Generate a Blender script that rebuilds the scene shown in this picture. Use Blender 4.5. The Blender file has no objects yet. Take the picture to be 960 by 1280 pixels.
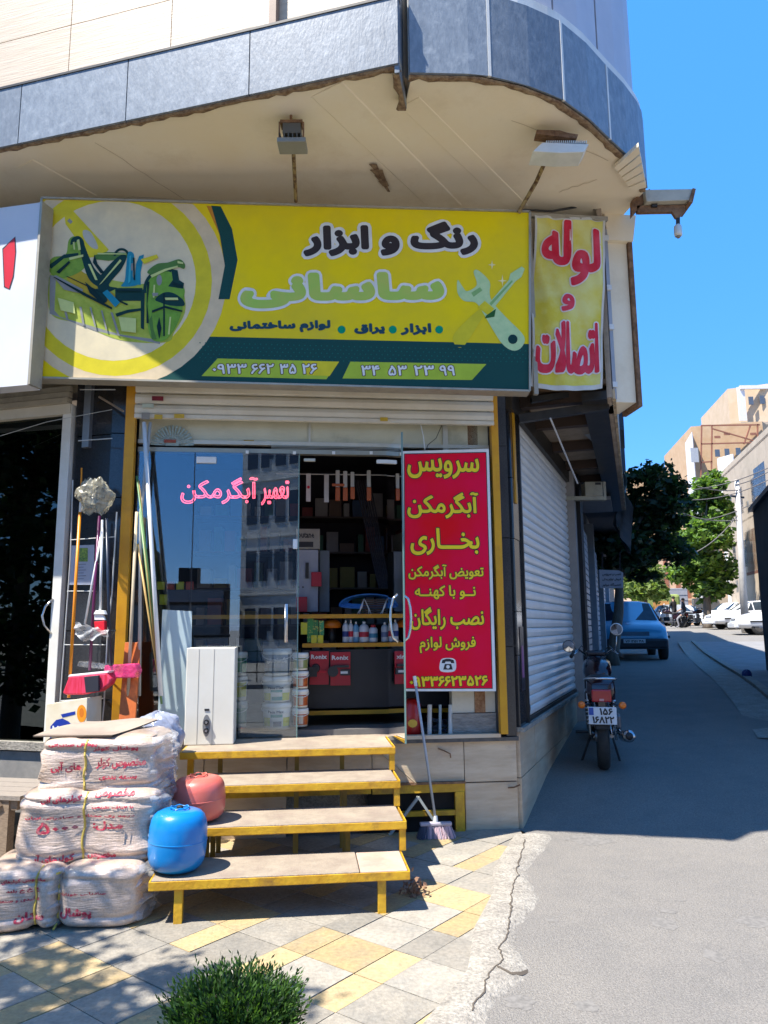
import bpy, time, math, random, unicodedata
import numpy as np
from mathutils import Vector, Matrix, geometry, noise
from mathutils.bvhtree import BVHTree
R=math.radians; rnd=random.Random(7)
S=bpy.context.scene; C=S.collection
# ---------------- camera, sky, sun, exposure ----------------
FPX=930.; PITCH=R(8.86); ROLL=R(.5); EYE=1.5
cd=bpy.data.cameras.new('camera'); cam=bpy.data.objects.new('camera',cd); C.objects.link(cam)
cd.sensor_fit='VERTICAL'; cd.sensor_height=36; cd.lens=36*FPX/1280; cd.clip_start=.05; cd.clip_end=3000
cam.matrix_world=Matrix.Translation((0,0,EYE))@Matrix.Rotation(math.pi/2+PITCH,4,'X')@Matrix.Rotation(-ROLL,4,'Z')
S.camera=cam
SUN_EL=61.6; SUN_TRAVEL=30.          # travel azimuth of the light, degrees from +X
wd=bpy.data.worlds.new('World'); S.world=wd; wd.use_nodes=True
wn=wd.node_tree.nodes; bg=wn['Background']; sky=wn.new('ShaderNodeTexSky'); sky.sky_type='NISHITA'; sky.sun_disc=False
sky.sun_elevation=R(SUN_EL); sky.sun_rotation=R(90-(SUN_TRAVEL+180)); sky.air_density=1.0; sky.dust_density=.1; sky.ozone_density=3.0; sky.altitude=1200
hs=wn.new('ShaderNodeHueSaturation'); hs.inputs['Saturation'].default_value=1.22
wd.node_tree.links.new(sky.outputs[0],hs.inputs['Color']); mxs=wn.new('ShaderNodeMix'); mxs.data_type='RGBA'; mxs.inputs[0].default_value=.62; mxs.inputs[7].default_value=(.42,2.05,5.9,1)
wd.node_tree.links.new(hs.outputs[0],mxs.inputs[6]); wd.node_tree.links.new(mxs.outputs[2],bg.inputs[0]); bg.inputs[1].default_value=.12
sl=bpy.data.lights.new('sun','SUN'); sl.energy=5.; sl.angle=R(.5); sl.color=(1,.955,.88); so=bpy.data.objects.new('sun',sl); C.objects.link(so)
a=R(SUN_TRAVEL); e=R(SUN_EL); tv=Vector((math.cos(a)*math.cos(e),math.sin(a)*math.cos(e),-math.sin(e)))
so.rotation_euler=tv.to_track_quat('-Z','Y').to_euler(); so.location=(-20,-10,40)
S.view_settings.view_transform='Standard'; S.view_settings.look='None'; S.view_settings.exposure=1.22; S.view_settings.gamma=1
S.cycles.max_bounces=8; S.cycles.transparent_max_bounces=16; S.cycles.use_denoising=True
# ---------------- frames: real planes of the place ----------------
def ray(px,py):
    x=px-480; y=640-py; c,s=math.cos(ROLL),math.sin(ROLL); x,y=c*x+s*y,-s*x+c*y
    return Vector((x,FPX*math.cos(PITCH)-y*math.sin(PITCH),FPX*math.sin(PITCH)+y*math.cos(PITCH)))
class Frame:
    def __init__(s,o,a): s.o=Vector(o); s.a=R(a); s.m=Matrix.Translation(s.o)@Matrix.Rotation(s.a,4,'Z'); s.i=s.m.inverted()
    def px(s,px,py,d=0):               # local (x,d,z) on the plane y=d
        o=s.i@Vector((0,0,EYE)); r=s.i.to_3x3()@ray(px,py); t=(d-o.y)/r.y; p=o+r*t; return Vector((p.x,d,p.z))
    def at(s,x,y,z=0): return s.m@Vector((x,y,z))
    def sub(s,x,y,z,rot=0): return s.m@Matrix.Translation((x,y,z))@Matrix.Rotation(R(rot),4,'Z')
CO=(1.0053,5.9153,0)
F=Frame(CO,6.2); L=Frame(CO,68.5); Mf=Frame((-2.03,5.586,0),-15.2); Mo=Frame((.12,4.17,0),-15.2); L2=Frame((2.32,9.27,0),71.8)
W=Frame((0,0,0),0)
def prof(t):
    K=[(-900,0),(.05,0),(1.2,.2),(3.5,.42),(7,.6),(13,.72),(21,.8),(28,1.08),(40,1.42),(58,1.55),(900,1.6)]
    for (a,b),(c,d) in zip(K,K[1:]):
        if t<=c:
            u=(t-a)/(c-a); return b+(d-b)*u
    return 1.6
def lane_t(x,y): return (x-CO[0])*math.cos(R(68.5))+(y-CO[1])*math.sin(R(68.5))
def gz(x,y): return prof(lane_t(x,y))
def G(px,py,z0=None):                 # where a sight line meets the ground
    z=0
    r=ray(px,py)
    if z0 is not None:
        t=(z0-EYE)/r.z; return Vector((r.x*t,r.y*t,z0))
    lo=1.0
    for k in range(4000):
        q=r*(lo/r.y); h=EYE+q.z
        if h<=gz(q.x,q.y): return Vector((q.x,q.y,gz(q.x,q.y)))
        lo*=1.003
    return Vector((q.x,q.y,gz(q.x,q.y)))
def atY(px,py,Y): r=ray(px,py); t=Y/r.y; return Vector((r.x*t,Y,EYE+r.z*t))
# ---------------- materials ----------------
MC={}
def mat(name,c=(.5,.5,.5),rough=.6,metal=0,c2=None,sc=8,lo=.35,hi=.65,bump=0,bsc=60,spec=.4,emit=0,stretch=None,dirt=0,dc=(.12,.1,.08),rv=0,coat=0,trans=0,sheen=0,detail=5,speck=0,ss=150):
    if name in MC: return MC[name]
    m=bpy.data.materials.new(name); m.use_nodes=True; n=m.node_tree.nodes; l=m.node_tree.links; b=n['Principled BSDF']
    def c4(x): return (x[0],x[1],x[2],1)
    b.inputs['Roughness'].default_value=rough; b.inputs['Metallic'].default_value=metal; b.inputs['Specular IOR Level'].default_value=spec
    b.inputs['Coat Weight'].default_value=coat; b.inputs['Coat Roughness'].default_value=.08; b.inputs['Transmission Weight'].default_value=trans; b.inputs['Sheen Weight'].default_value=sheen
    g=n.new('ShaderNodeNewGeometry'); src=g.outputs['Position']
    if stretch:
        mp=n.new('ShaderNodeMapping'); mp.inputs['Scale'].default_value=stretch; l.new(src,mp.inputs[0]); src=mp.outputs[0]
    if c2 is None: c2=tuple(x*.86 for x in c)
    no=n.new('ShaderNodeTexNoise'); no.inputs['Scale'].default_value=sc; no.inputs['Detail'].default_value=detail; no.inputs['Roughness'].default_value=.62; l.new(src,no.inputs['Vector'])
    mr=n.new('ShaderNodeMapRange'); mr.inputs[1].default_value=lo; mr.inputs[2].default_value=hi; l.new(no.outputs[0],mr.inputs[0])
    mx=n.new('ShaderNodeMix'); mx.data_type='RGBA'; mx.inputs[6].default_value=c4(c); mx.inputs[7].default_value=c4(c2); l.new(mr.outputs[0],mx.inputs[0]); out=mx.outputs[2]
    if dirt:
        d=n.new('ShaderNodeTexNoise'); d.inputs['Scale'].default_value=sc*.35+1.3; d.inputs['Detail'].default_value=8; d.inputs['Roughness'].default_value=.7; l.new(g.outputs['Position'],d.inputs['Vector'])
        r2=n.new('ShaderNodeMapRange'); r2.inputs[1].default_value=.52; r2.inputs[2].default_value=.72; r2.inputs[4].default_value=dirt; l.new(d.outputs[0],r2.inputs[0])
        x2=n.new('ShaderNodeMix'); x2.data_type='RGBA'; x2.inputs[7].default_value=c4(dc); l.new(out,x2.inputs[6]); l.new(r2.outputs[0],x2.inputs[0]); out=x2.outputs[2]
    if speck:
        v=n.new('ShaderNodeTexNoise'); v.inputs['Scale'].default_value=ss; v.inputs['Detail'].default_value=3; l.new(g.outputs['Position'],v.inputs['Vector'])
        r4=n.new('ShaderNodeMapRange'); r4.inputs[1].default_value=.3; r4.inputs[2].default_value=.7; r4.inputs[3].default_value=1-speck; r4.inputs[4].default_value=1+speck; l.new(v.outputs[0],r4.inputs[0])
        h4=n.new('ShaderNodeHueSaturation'); l.new(r4.outputs[0],h4.inputs['Value']); l.new(out,h4.inputs['Color']); out=h4.outputs[0]
    if rv:
        oi=n.new('ShaderNodeObjectInfo'); h=n.new('ShaderNodeHueSaturation'); r3=n.new('ShaderNodeMapRange'); r3.inputs[3].default_value=1-rv; r3.inputs[4].default_value=1+rv
        l.new(oi.outputs['Random'],r3.inputs[0]); l.new(r3.outputs[0],h.inputs['Value']); l.new(out,h.inputs['Color']); out=h.outputs[0]
    l.new(out,b.inputs['Base Color'])
    if emit: l.new(out,b.inputs['Emission Color']); b.inputs['Emission Strength'].default_value=emit
    if bump:
        bn=n.new('ShaderNodeTexNoise'); bn.inputs['Scale'].default_value=bsc; bn.inputs['Detail'].default_value=6; l.new(src,bn.inputs['Vector'])
        bu=n.new('ShaderNodeBump'); bu.inputs['Strength'].default_value=min(1,bump); bu.inputs['Distance'].default_value=.012; l.new(bn.outputs[0],bu.inputs['Height']); l.new(bu.outputs[0],b.inputs['Normal'])
    MC[name]=m; return m
def glass(name,refl=.08,tint=(1,1,1),rough=0,rc=(1,1,1)):
    if name in MC: return MC[name]
    m=bpy.data.materials.new(name); m.use_nodes=True; n=m.node_tree.nodes; l=m.node_tree.links; n.remove(n['Principled BSDF'])
    t=n.new('ShaderNodeBsdfTransparent'); t.inputs[0].default_value=(*tint,1); gl=n.new('ShaderNodeBsdfGlossy'); gl.inputs['Roughness'].default_value=rough; gl.inputs[0].default_value=(*rc,1)
    f=n.new('ShaderNodeFresnel'); f.inputs[0].default_value=1.5; ma=n.new('ShaderNodeMath'); ma.operation='ADD'; ma.use_clamp=True; ma.inputs[1].default_value=refl; l.new(f.outputs[0],ma.inputs[0])
    mx=n.new('ShaderNodeMixShader'); l.new(ma.outputs[0],mx.inputs[0]); l.new(t.outputs[0],mx.inputs[1]); l.new(gl.outputs[0],mx.inputs[2]); l.new(mx.outputs[0],n['Material Output'].inputs[0])
    MC[name]=m; return m
def plastic_film(name,c,alpha,rough=.2):
    if name in MC: return MC[name]
    m=mat(name,c,rough,bump=.8,bsc=25,spec=.7); n=m.node_tree.nodes; l=m.node_tree.links
    no=n.new('ShaderNodeTexNoise'); no.inputs['Scale'].default_value=14; no.inputs['Detail'].default_value=6; r=n.new('ShaderNodeMapRange'); r.inputs[1].default_value=.35; r.inputs[2].default_value=.7; r.inputs[3].default_value=alpha*.4; r.inputs[4].default_value=min(1,alpha*1.6)
    g=n.new('ShaderNodeNewGeometry'); l.new(g.outputs['Position'],no.inputs['Vector']); l.new(no.outputs[0],r.inputs[0]); l.new(r.outputs[0],n['Principled BSDF'].inputs['Alpha']); return m
yellow=mat('yellow_paint',(.60,.35,.02),.45,c2=(.46,.24,.015),sc=12,dirt=.85,dc=(.16,.08,.03),bump=.25,bsc=40)
orange_y=mat('amber_paint',(.62,.30,.012),.4,c2=(.55,.25,.01),sc=6,dirt=.35,dc=(.2,.1,.03))
black_st=mat('black_granite',(.018,.017,.019),.13,c2=(.03,.03,.033),sc=90,spec=.6)
dark_metal=mat('dark_metal',(.03,.028,.026),.45,metal=.4,c2=(.05,.045,.04))
soffit_m=mat('cream_plaster',(.84,.71,.50),.75,c2=(.86,.76,.58),sc=1.2,dirt=.4,dc=(.60,.46,.28),bump=.2,bsc=12)
slate=mat('blue_grey_slate',(.13,.155,.185),.4,c2=(.23,.26,.29),sc=26,lo=.3,hi=.75,dirt=.35,dc=(.42,.45,.47),bump=.15,rv=.12,stretch=(1,1,.4),detail=9)
travertine=mat('cream_travertine',(.54,.42,.29),.5,c2=(.60,.48,.35),sc=5,stretch=(.4,.4,6),dirt=.25,dc=(.5,.4,.28),bump=.15,bsc=14,rv=.05)
plinth_m=mat('beige_marble',(.50,.37,.24),.4,c2=(.62,.49,.34),sc=6,stretch=(.5,.5,3),dirt=.6,dc=(.36,.27,.22),bump=.2,rv=.06)
white_m=mat('white_enamel',(.72,.70,.64),.4,c2=(.64,.61,.54),sc=5,dirt=.25,dc=(.45,.38,.28))
shut_m=mat('cream_shutter',(.68,.63,.52),.42,c2=(.60,.54,.43),sc=3,dirt=.3,dc=(.42,.34,.22))
shut_s=mat('silver_shutter',(.74,.73,.70),.34,metal=.12,c2=(.68,.67,.64),sc=3,dirt=.2,dc=(.5,.48,.44))
white_pl=mat('white_plastic',(.75,.75,.73),.35,c2=(.68,.68,.66))
steel=mat('bright_steel',(.62,.62,.62),.22,metal=1,c2=(.5,.5,.5))
rust=mat('rusty_steel',(.14,.075,.04),.8,metal=.2,c2=(.30,.17,.09),sc=20,bump=.5,bsc=80)
rubble=mat('broken_render',(.16,.09,.05),.9,c2=(.36,.25,.14),sc=26,bump=1,bsc=60)
asphalt=mat('asphalt',(.225,.205,.178),.85,c2=(.195,.18,.16),sc=2.2,dirt=.5,dc=(.15,.142,.13),bump=.9,bsc=160,detail=12,speck=.24,ss=105)
conc=mat('concrete',(.33,.30,.25),.85,speck=.3,ss=60,c2=(.24,.215,.18),sc=7,dirt=.4,dc=(.22,.2,.17),bump=.8,bsc=90)
tile_g=mat('grey_paver',(.30,.265,.21),.7,c2=(.23,.21,.175),sc=5,dirt=.6,dc=(.20,.17,.13),bump=.4,bsc=90,rv=.18,speck=.15,ss=45)
tile_y=mat('ochre_paver',(.42,.30,.14),.7,c2=(.33,.25,.14),sc=6,dirt=.45,dc=(.36,.31,.22),bump=.35,bsc=90,rv=.16,speck=.15,ss=45)
board=mat('stone_board',(.33,.27,.20),.6,c2=(.25,.20,.15),sc=9,dirt=.55,dc=(.24,.17,.14),bump=.3)
wood=mat('weathered_wood',(.20,.14,.09),.8,c2=(.30,.22,.15),sc=14,stretch=(1,8,8),bump=.5)
red_p=mat('red_print',(.62,.012,.03),.45,c2=(.55,.01,.02))
mag_p=mat('magenta_print',(.58,.008,.09),.4,c2=(.60,.008,.05),sc=2)
yel_p=mat('yellow_print',(.88,.66,.01),.5,c2=(.76,.57,.015),sc=3)
blk_p=mat('black_print',(.02,.02,.022),.5)
wht_p=mat('white_print',(.72,.72,.70),.5)
# ---------------- mesh helpers ----------------
class MB:
    def __init__(s): s.v=[]; s.f=[]; s.mi=[]; s.sm=False
    def add(s,vs,fs,m=0):
        k=len(s.v); s.v+= [Vector(p) for p in vs]; s.f+=[tuple(i+k for i in f) for f in fs]; s.mi+=[m]*len(fs); return s
    def box(s,x0,x1,y0,y1,z0,z1,m=0):
        return s.add([(x0,y0,z0),(x1,y0,z0),(x1,y1,z0),(x0,y1,z0),(x0,y0,z1),(x1,y0,z1),(x1,y1,z1),(x0,y1,z1)],[(0,3,2,1),(4,5,6,7),(0,1,5,4),(1,2,6,5),(2,3,7,6),(3,0,4,7)],m)
    def hexa(s,q,m=0): return s.add(q,[(0,3,2,1),(4,5,6,7),(0,1,5,4),(1,2,6,5),(2,3,7,6),(3,0,4,7)],m)
    def bar(s,a,b,w,h=None,up=(0,0,1),m=0):
        h=h or w; a=Vector(a); b=Vector(b); d=(b-a).normalized(); u=Vector(up)
        if abs(d.dot(u))>.98: u=Vector((0,1,0))
        x=d.cross(u).normalized()*w/2; y=x.cross(d).normalized()*h/2
        return s.hexa([a-x-y,a+x-y,b+x-y,b-x-y,a-x+y,a+x+y,b+x+y,b-x+y],m)
    def prism(s,poly,y0,y1,m=0):        # poly in x,z ; extruded along y
        n=len(poly); v=[(p[0],y0,p[1]) for p in poly]+[(p[0],y1,p[1]) for p in poly]
        return s.add(v,[tuple(range(n)),tuple(range(2*n-1,n-1,-1))]+[(i,i+n,(i+1)%n+n,(i+1)%n) for i in range(n)],m)
    def slab(s,poly,z0,z1,m=0):         # poly in x,y ; extruded along z
        n=len(poly); v=[(p[0],p[1],z0) for p in poly]+[(p[0],p[1],z1) for p in poly]
        return s.add(v,[tuple(range(n-1,-1,-1)),tuple(range(n,2*n))]+[(i,(i+1)%n,(i+1)%n+n,i+n) for i in range(n)],m)
    def tube(s,pts,r,n=8,m=0,cap=True):
        pts=[Vector(p) for p in pts]; rs=r if isinstance(r,(list,tuple)) else [r]*len(pts); V=[];Fa=[]; pu=None
        for i,p in enumerate(pts):
            d=((pts[min(i+1,len(pts)-1)]-pts[max(i-1,0)])).normalized()
            if pu is None: u=Vector((0,0,1)) if abs(d.z)<.9 else Vector((1,0,0))
            else: u=pu
            x=d.cross(u).normalized(); y=x.cross(d).normalized(); pu=y
            for k in range(n): a=2*math.pi*k/n; V.append(p+(x*math.cos(a)+y*math.sin(a))*rs[i])
        for i in range(len(pts)-1):
            for k in range(n): a=i*n+k; b=i*n+(k+1)%n; Fa.append((a,b,b+n,a+n))
        if cap: Fa+= [tuple(range(n-1,-1,-1)),tuple(range((len(pts)-1)*n,len(pts)*n))]
        return s.add(V,Fa,m)
    def lathe(s,pr,c=(0,0,0),n=20,m=0,axis='z',cap=True):
        V=[];Fa=[]; c=Vector(c)
        for r,z in pr:
            for k in range(n):
                a=2*math.pi*k/n; x,y=r*math.cos(a),r*math.sin(a)
                V.append(c+(Vector((x,y,z)) if axis=='z' else Vector((x,z,y)) if axis=='y' else Vector((z,x,y))))
        for i in range(len(pr)-1):
            for k in range(n): a=i*n+k;b=i*n+(k+1)%n; Fa.append((a,b,b+n,a+n))
        if cap: Fa+=[tuple(range(n-1,-1,-1)),tuple(range((len(pr)-1)*n,len(pr)*n))]
        return s.add(V,Fa,m)
    def quad(s,a,b,c,d,m=0): return s.add([a,b,c,d],[(0,1,2,3)],m)
    def grid(s,fn,nu,nv,m=0,close=False):
        V=[fn(i/nu,j/nv) for j in range(nv+1) for i in range(nu+1)]
        return s.add(V,[(j*(nu+1)+i,j*(nu+1)+i+1,(j+1)*(nu+1)+i+1,(j+1)*(nu+1)+i) for j in range(nv) for i in range(nu)],m)
WM={}                                   # world matrices of the things
def thing(name,label,cat,fr=None,loc=(0,0,0),rot=0,group=None):
    o=bpy.data.objects.new(name,None); C.objects.link(o); o.empty_display_size=.1
    m=(fr.m if fr else Matrix())@Matrix.Translation(loc)@Matrix.Rotation(R(rot),4,'Z'); o.matrix_world=m; WM[o.name]=m
    o['label']=label; o['category']=cat
    if group: o['group']=group
    return o
def mesh(name,mb,mats,xf=None,smooth=False,tri_fix=False):
    me=bpy.data.meshes.new(name); v=mb.v
    if xf is not None: v=[xf@p for p in v]
    me.from_pydata([tuple(p) for p in v],[],mb.f)
    mats=mats if isinstance(mats,(list,tuple)) else [mats]
    for m in mats: me.materials.append(m)
    if len(mats)>1: me.polygons.foreach_set('material_index',mb.mi)
    if smooth: me.polygons.foreach_set('use_smooth',[True]*len(me.polygons)); 
    me.update()
    if smooth is True: me.set_sharp_from_angle(angle=R(40))
    return me
def part(name,mb,mats,parent=None,fr=None,smooth=False,bev=0,label=None,sub=0,kind=None):
    """mb coordinates are in fr (default: the parent's own space)"""
    pw=Matrix()
    p=parent
    if parent is not None: pw=WM[parent.name]
    xf=None
    if fr is not None: xf=pw.inverted()@(fr.m if isinstance(fr,Frame) else fr)
    o=bpy.data.objects.new(name,mesh(name,mb,mats,xf,smooth)); C.objects.link(o); WM[o.name]=pw
    if parent is not None: o.parent=parent
    if bev:
        b=o.modifiers.new('bevel','BEVEL'); b.width=bev; b.segments=2; b.limit_method='ANGLE'; b.angle_limit=R(50)
    if sub: q=o.modifiers.new('sub','SUBSURF'); q.levels=sub; q.render_levels=sub
    if label: o['label']=label
    if kind: o['kind']=kind
    return o
def single(name,mb,mats,label,cat,fr=None,group=None,loc=None,**k):
    """a thing that is one mesh; its origin moved to loc (in fr)"""
    fm=(fr.m if isinstance(fr,Frame) else (fr if fr is not None else Matrix()))
    if loc is None:
        c=sum(mb.v,Vector())/len(mb.v); loc=(c.x,c.y,min(p.z for p in mb.v))
    ww=fm@Matrix.Translation(loc); mb.v=[Vector(p)-Vector(loc) for p in mb.v]
    o=bpy.data.objects.new(name,mesh(name,mb,mats,None,k.get('smooth',False))); C.objects.link(o); o.matrix_world=ww; WM[o.name]=ww
    if k.get('bev'): b=o.modifiers.new('bevel','BEVEL'); b.width=k['bev']; b.segments=2; b.limit_method='ANGLE'; b.angle_limit=R(50)
    if k.get('sub'): q=o.modifiers.new('sub','SUBSURF'); q.levels=k['sub']; q.render_levels=k['sub']
    o['label']=label; o['category']=cat
    if group: o['group']=group
    return o
def struct(name,mb,mats,fr=None,smooth=False):
    o=bpy.data.objects.new(name,mesh(name,mb,mats,fr.m if isinstance(fr,Frame) else fr,smooth)); C.objects.link(o); o['kind']='structure'; WM[o.name]=Matrix(); return o
def piece(name,me,parent,loc,rot=0,scale=None):
    o=bpy.data.objects.new(name,me); C.objects.link(o); o.parent=parent; o.location=loc; o.rotation_euler=(0,0,rot)
    if scale: o.scale=scale
    return o
def copy_thing(o,loc=None,rotz=None,label=None,group=None):
    def cp(q,par):
        c=q.copy(); C.objects.link(c)
        if par is not None: c.parent=par
        for ch in [x for x in bpy.data.objects if x.parent==q]: cp(ch,c)
        return c
    n=cp(o,None)
    if loc is not None: n.location=loc
    if rotz is not None: n.rotation_euler=(0,0,rotz)
    if label: n['label']=label
    if group: n['group']=group
    WM[n.name]=Matrix.Translation(n.location)@n.rotation_euler.to_matrix().to_4x4()
    return n
# ---------------- lettering ----------------
FM={}
for cp in range(0xFB50,0xFEFD):
    d=unicodedata.decomposition(chr(cp)).split()
    if len(d)==2 or (len(d)==3 and d[1]=='0644'): FM.setdefault(''.join(chr(int(x,16)) for x in d[1:]),{})[d[0][1:-1]]=chr(cp)
def fa(s):
    toks=[];i=0;out=[];prev=False
    while i<len(s):
        if s[i:i+2]=='لا': toks.append('لا'); i+=2
        else: toks.append(s[i]); i+=1
    for k,t in enumerate(toks):
        f=FM.get(t)
        if t=='ـ': out.append(t); prev=True; continue
        if not f: out.append(t); prev=False; continue
        nx=toks[k+1] if k+1<len(toks) else ''; nj=nx=='ـ' or (nx in FM and 'final' in FM[nx]); dual='initial' in f
        g='medial' if prev and dual and nj else 'final' if prev and 'final' in f else 'initial' if dual and nj else 'isolated'
        out.append(f.get(g,t)); prev=dual and nj
    # digits stay left to right
    r=''.join(reversed(out)); res='';num=''
    for ch in r:
        if ch.isdigit(): num=ch+num
        else: res+=num+ch; num=''
    return res+num
TC={}
def contours(s,reso=3):
    if (s,reso) in TC: return TC[(s,reso)]
    c=bpy.data.curves.new('t','FONT'); c.body=s; c.size=1; c.fill_mode='NONE' if False else 'FRONT'; c.resolution_u=reso
    c.dimensions='3D'; c.fill_mode='HALF'
    try: c.fill_mode='NONE'
    except Exception: pass
    c.dimensions='2D'
    try: c.fill_mode='NONE'
    except Exception: pass
    o=bpy.data.objects.new('t',c); C.objects.link(o); dg=bpy.context.evaluated_depsgraph_get(); dg.update()
    me=bpy.data.meshes.new_from_object(o.evaluated_get(dg)); V=[v.co.xy.copy() for v in me.vertices]; nb={}
    if me.polygons: print('WARN filled text')
    for e_ in me.edges: a,b=e_.vertices; nb.setdefault(a,[]).append(b); nb.setdefault(b,[]).append(a)
    seen=set(); cs=[]
    for st in sorted(nb):
        if st in seen: continue
        loop=[st]; seen.add(st); cur=st
        while True:
            nx=[q for q in nb[cur] if q not in seen]
            if not nx: break
            nx=cur+1 if cur+1 in nx else nx[0]
            loop.append(nx); seen.add(nx); cur=nx
        if len(loop)>2: cs.append(np.array([V[i][:] for i in loop]))
    bpy.data.objects.remove(o); bpy.data.curves.remove(c); bpy.data.meshes.remove(me)
    TC[(s,reso)]=cs; return cs
def segs(polys): return np.vstack([c for c in polys]),np.vstack([np.roll(c,-1,0) for c in polys])
def wind(P,A,B):
    w=np.zeros(len(P))
    for k in range(0,len(P),400):
        x,y=P[k:k+400,0:1],P[k:k+400,1:2]; cr=(B[:,0]-A[:,0])*(y-A[:,1])-(x-A[:,0])*(B[:,1]-A[:,1])
        w[k:k+400]=((A[:,1]<=y)&(B[:,1]>y)&(cr>0)).sum(1)-((A[:,1]>y)&(B[:,1]<=y)&(cr<0)).sum(1)
    return w
def segdist(P,A,B):
    d=np.zeros(len(P)); AB=B-A; L2_=(AB**2).sum(1)+1e-18
    for k in range(0,len(P),400):
        p=P[k:k+400,None,:]; t=np.clip(((p-A)*AB).sum(2)/L2_,0,1); q=A+AB*t[...,None]; d[k:k+400]=np.sqrt(((p-q)**2).sum(2)).min(1)
    return d
def text2d(s,w,h,grow=0,stroke=False,shear=0):
    """triangles of a text fitted to w x h; grow fattens the letters, stroke keeps only the outline"""
    cs=contours(fa(s) if any('\u0600'<=ch<='\u06ff' for ch in s) else s,3 if h>.12 else (2 if h>.055 else 1))
    al=np.vstack(cs); mn=al.min(0); mx=al.max(0); sc=np.array([w,h])/(mx-mn); cs=[(c-mn)*sc for c in cs]
    if shear: cs=[np.column_stack([c[:,0]+shear*c[:,1],c[:,1]]) for c in cs]
    ex=[]; qs=[]
    if grow:
        for c in cs:
            q=[c[0]]
            for p in c[1:]:
                if np.hypot(*(p-q[-1]))>max(grow*.5,h*.035): q.append(p)
            q=np.array(q); qs.append(q)
            for a,b in zip(q,np.roll(q,-1,0)):
                d=b-a; n=np.hypot(*d)
                if n<1e-9: continue
                d=d/n*grow; e_=np.array([-d[1],d[0]])
                ex.append(np.array([a-d*1.0+e_*.0,a-d*.7-e_*.7,a-e_,b-e_,b+d*.7-e_*.7,b+d,b+d*.7+e_*.7,b+e_,a+e_,a-d*.7+e_*.7]))
    polys=([] if stroke else cs)+ex
    vs=[];ed=[]
    for c in polys:
        k=len(vs); vs+=[Vector((float(p[0]),float(p[1]))) for p in c]; ed+=[(k+i,k+(i+1)%len(c)) for i in range(len(c))]
    r=geometry.delaunay_2d_cdt(vs,ed,[],0,1e-6); V=np.array([v[:] for v in r[0]]); T=np.array([t for t in r[2] if len(t)==3])
    ce=V[T].mean(1); ins=np.zeros(len(T),bool)
    if not stroke: ins|=np.abs(wind(ce,*segs(cs)))>.5
    if ex:
        k=np.flatnonzero(~ins); ins[k]=segdist(ce[k].astype(np.float32),*[x.astype(np.float32) for x in segs(qs)])<grow*.985
    return V,T[ins]
def lettering(name,parent,fr,s,x0,x1,z0,z1,y,m,grow=0,stroke=False,fn=None,shear=0,label=None,emb=None):
    V,T=text2d(s,x1-x0,z1-z0,grow,stroke,shear); mb=MB()
    if fn is None: vs=[(x0+p[0],y,z0+p[1]) for p in V]
    else: vs=[fn(p[0],p[1]) for p in V]
    mb.add(vs,[tuple(int(i) for i in t) for t in T])
    return part(name,mb,m,parent,fr)
def bilinear(a,b,c,d,w,h,off=Vector((0,0,0))):   # a bl, b br, c tr, d tl
    a,b,c,d=[Vector(q) for q in (a,b,c,d)]
    def f(u,v): u/=w; v/=h; return a*(1-u)*(1-v)+b*u*(1-v)+c*u*v+d*(1-u)*v+off
    return f
# ================= GROUND =================
mb=MB(); xs=[-900,-300,-100,-40,-20,-10]+[-6+.5*i for i in range(0,10)]+[-1+.125*i for i in range(0,40)]+[4+.5*i for i in range(0,40)]+[26,30,40,60,120,300,900]; ys=[-900,-300,-100,-40,-20,-8,-4]+[-2+.5*i for i in range(0,13)]+[4.5+.125*i for i in range(0,36)]+[9+.5*i for i in range(0,44)]+[32,34,36,40,45,50,60,80,120,300,900]
mb.add([(x,y,gz(x,y)-.008) for y in ys for x in xs],[(j*len(xs)+i,j*len(xs)+i+1,(j+1)*len(xs)+i+1,(j+1)*len(xs)+i) for j in range(len(ys)-1) for i in range(len(xs)-1)])
struct('road',mb,asphalt,smooth='s')
# pavement of large slabs in front of the shop
edge=[G(*p,0) for p in [(664,1044),(640,1085),(640,1120),(622,1160),(618,1212),(590,1250),(560,1290),(520,1340)]]
EP=[(p.x,p.y) for p in edge]
def edge_x(y):
    for (x0,y0),(x1,y1) in zip(EP,EP[1:]):
        if y1<=y<=y0: return x0+(x1-x0)*(y-y0)/(y1-y0)
    return EP[0][0] if y>EP[0][1] else EP[-1][0]
mb=MB(); mb.add([(-9,1.6,-.008),(edge_x(1.6),1.6,-.008)]+[(x,y,-.008) for x,y in reversed(EP[:-1])]+[(.99,5.95,-.008),(-2.2,5.6,-.008),(-9,7.4,-.008)],[tuple(range(len(EP)-1+5))])
pav=struct('pavement',mb,mat('joint_grey',(.16,.14,.115),.9,sc=20,bump=.5))
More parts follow.
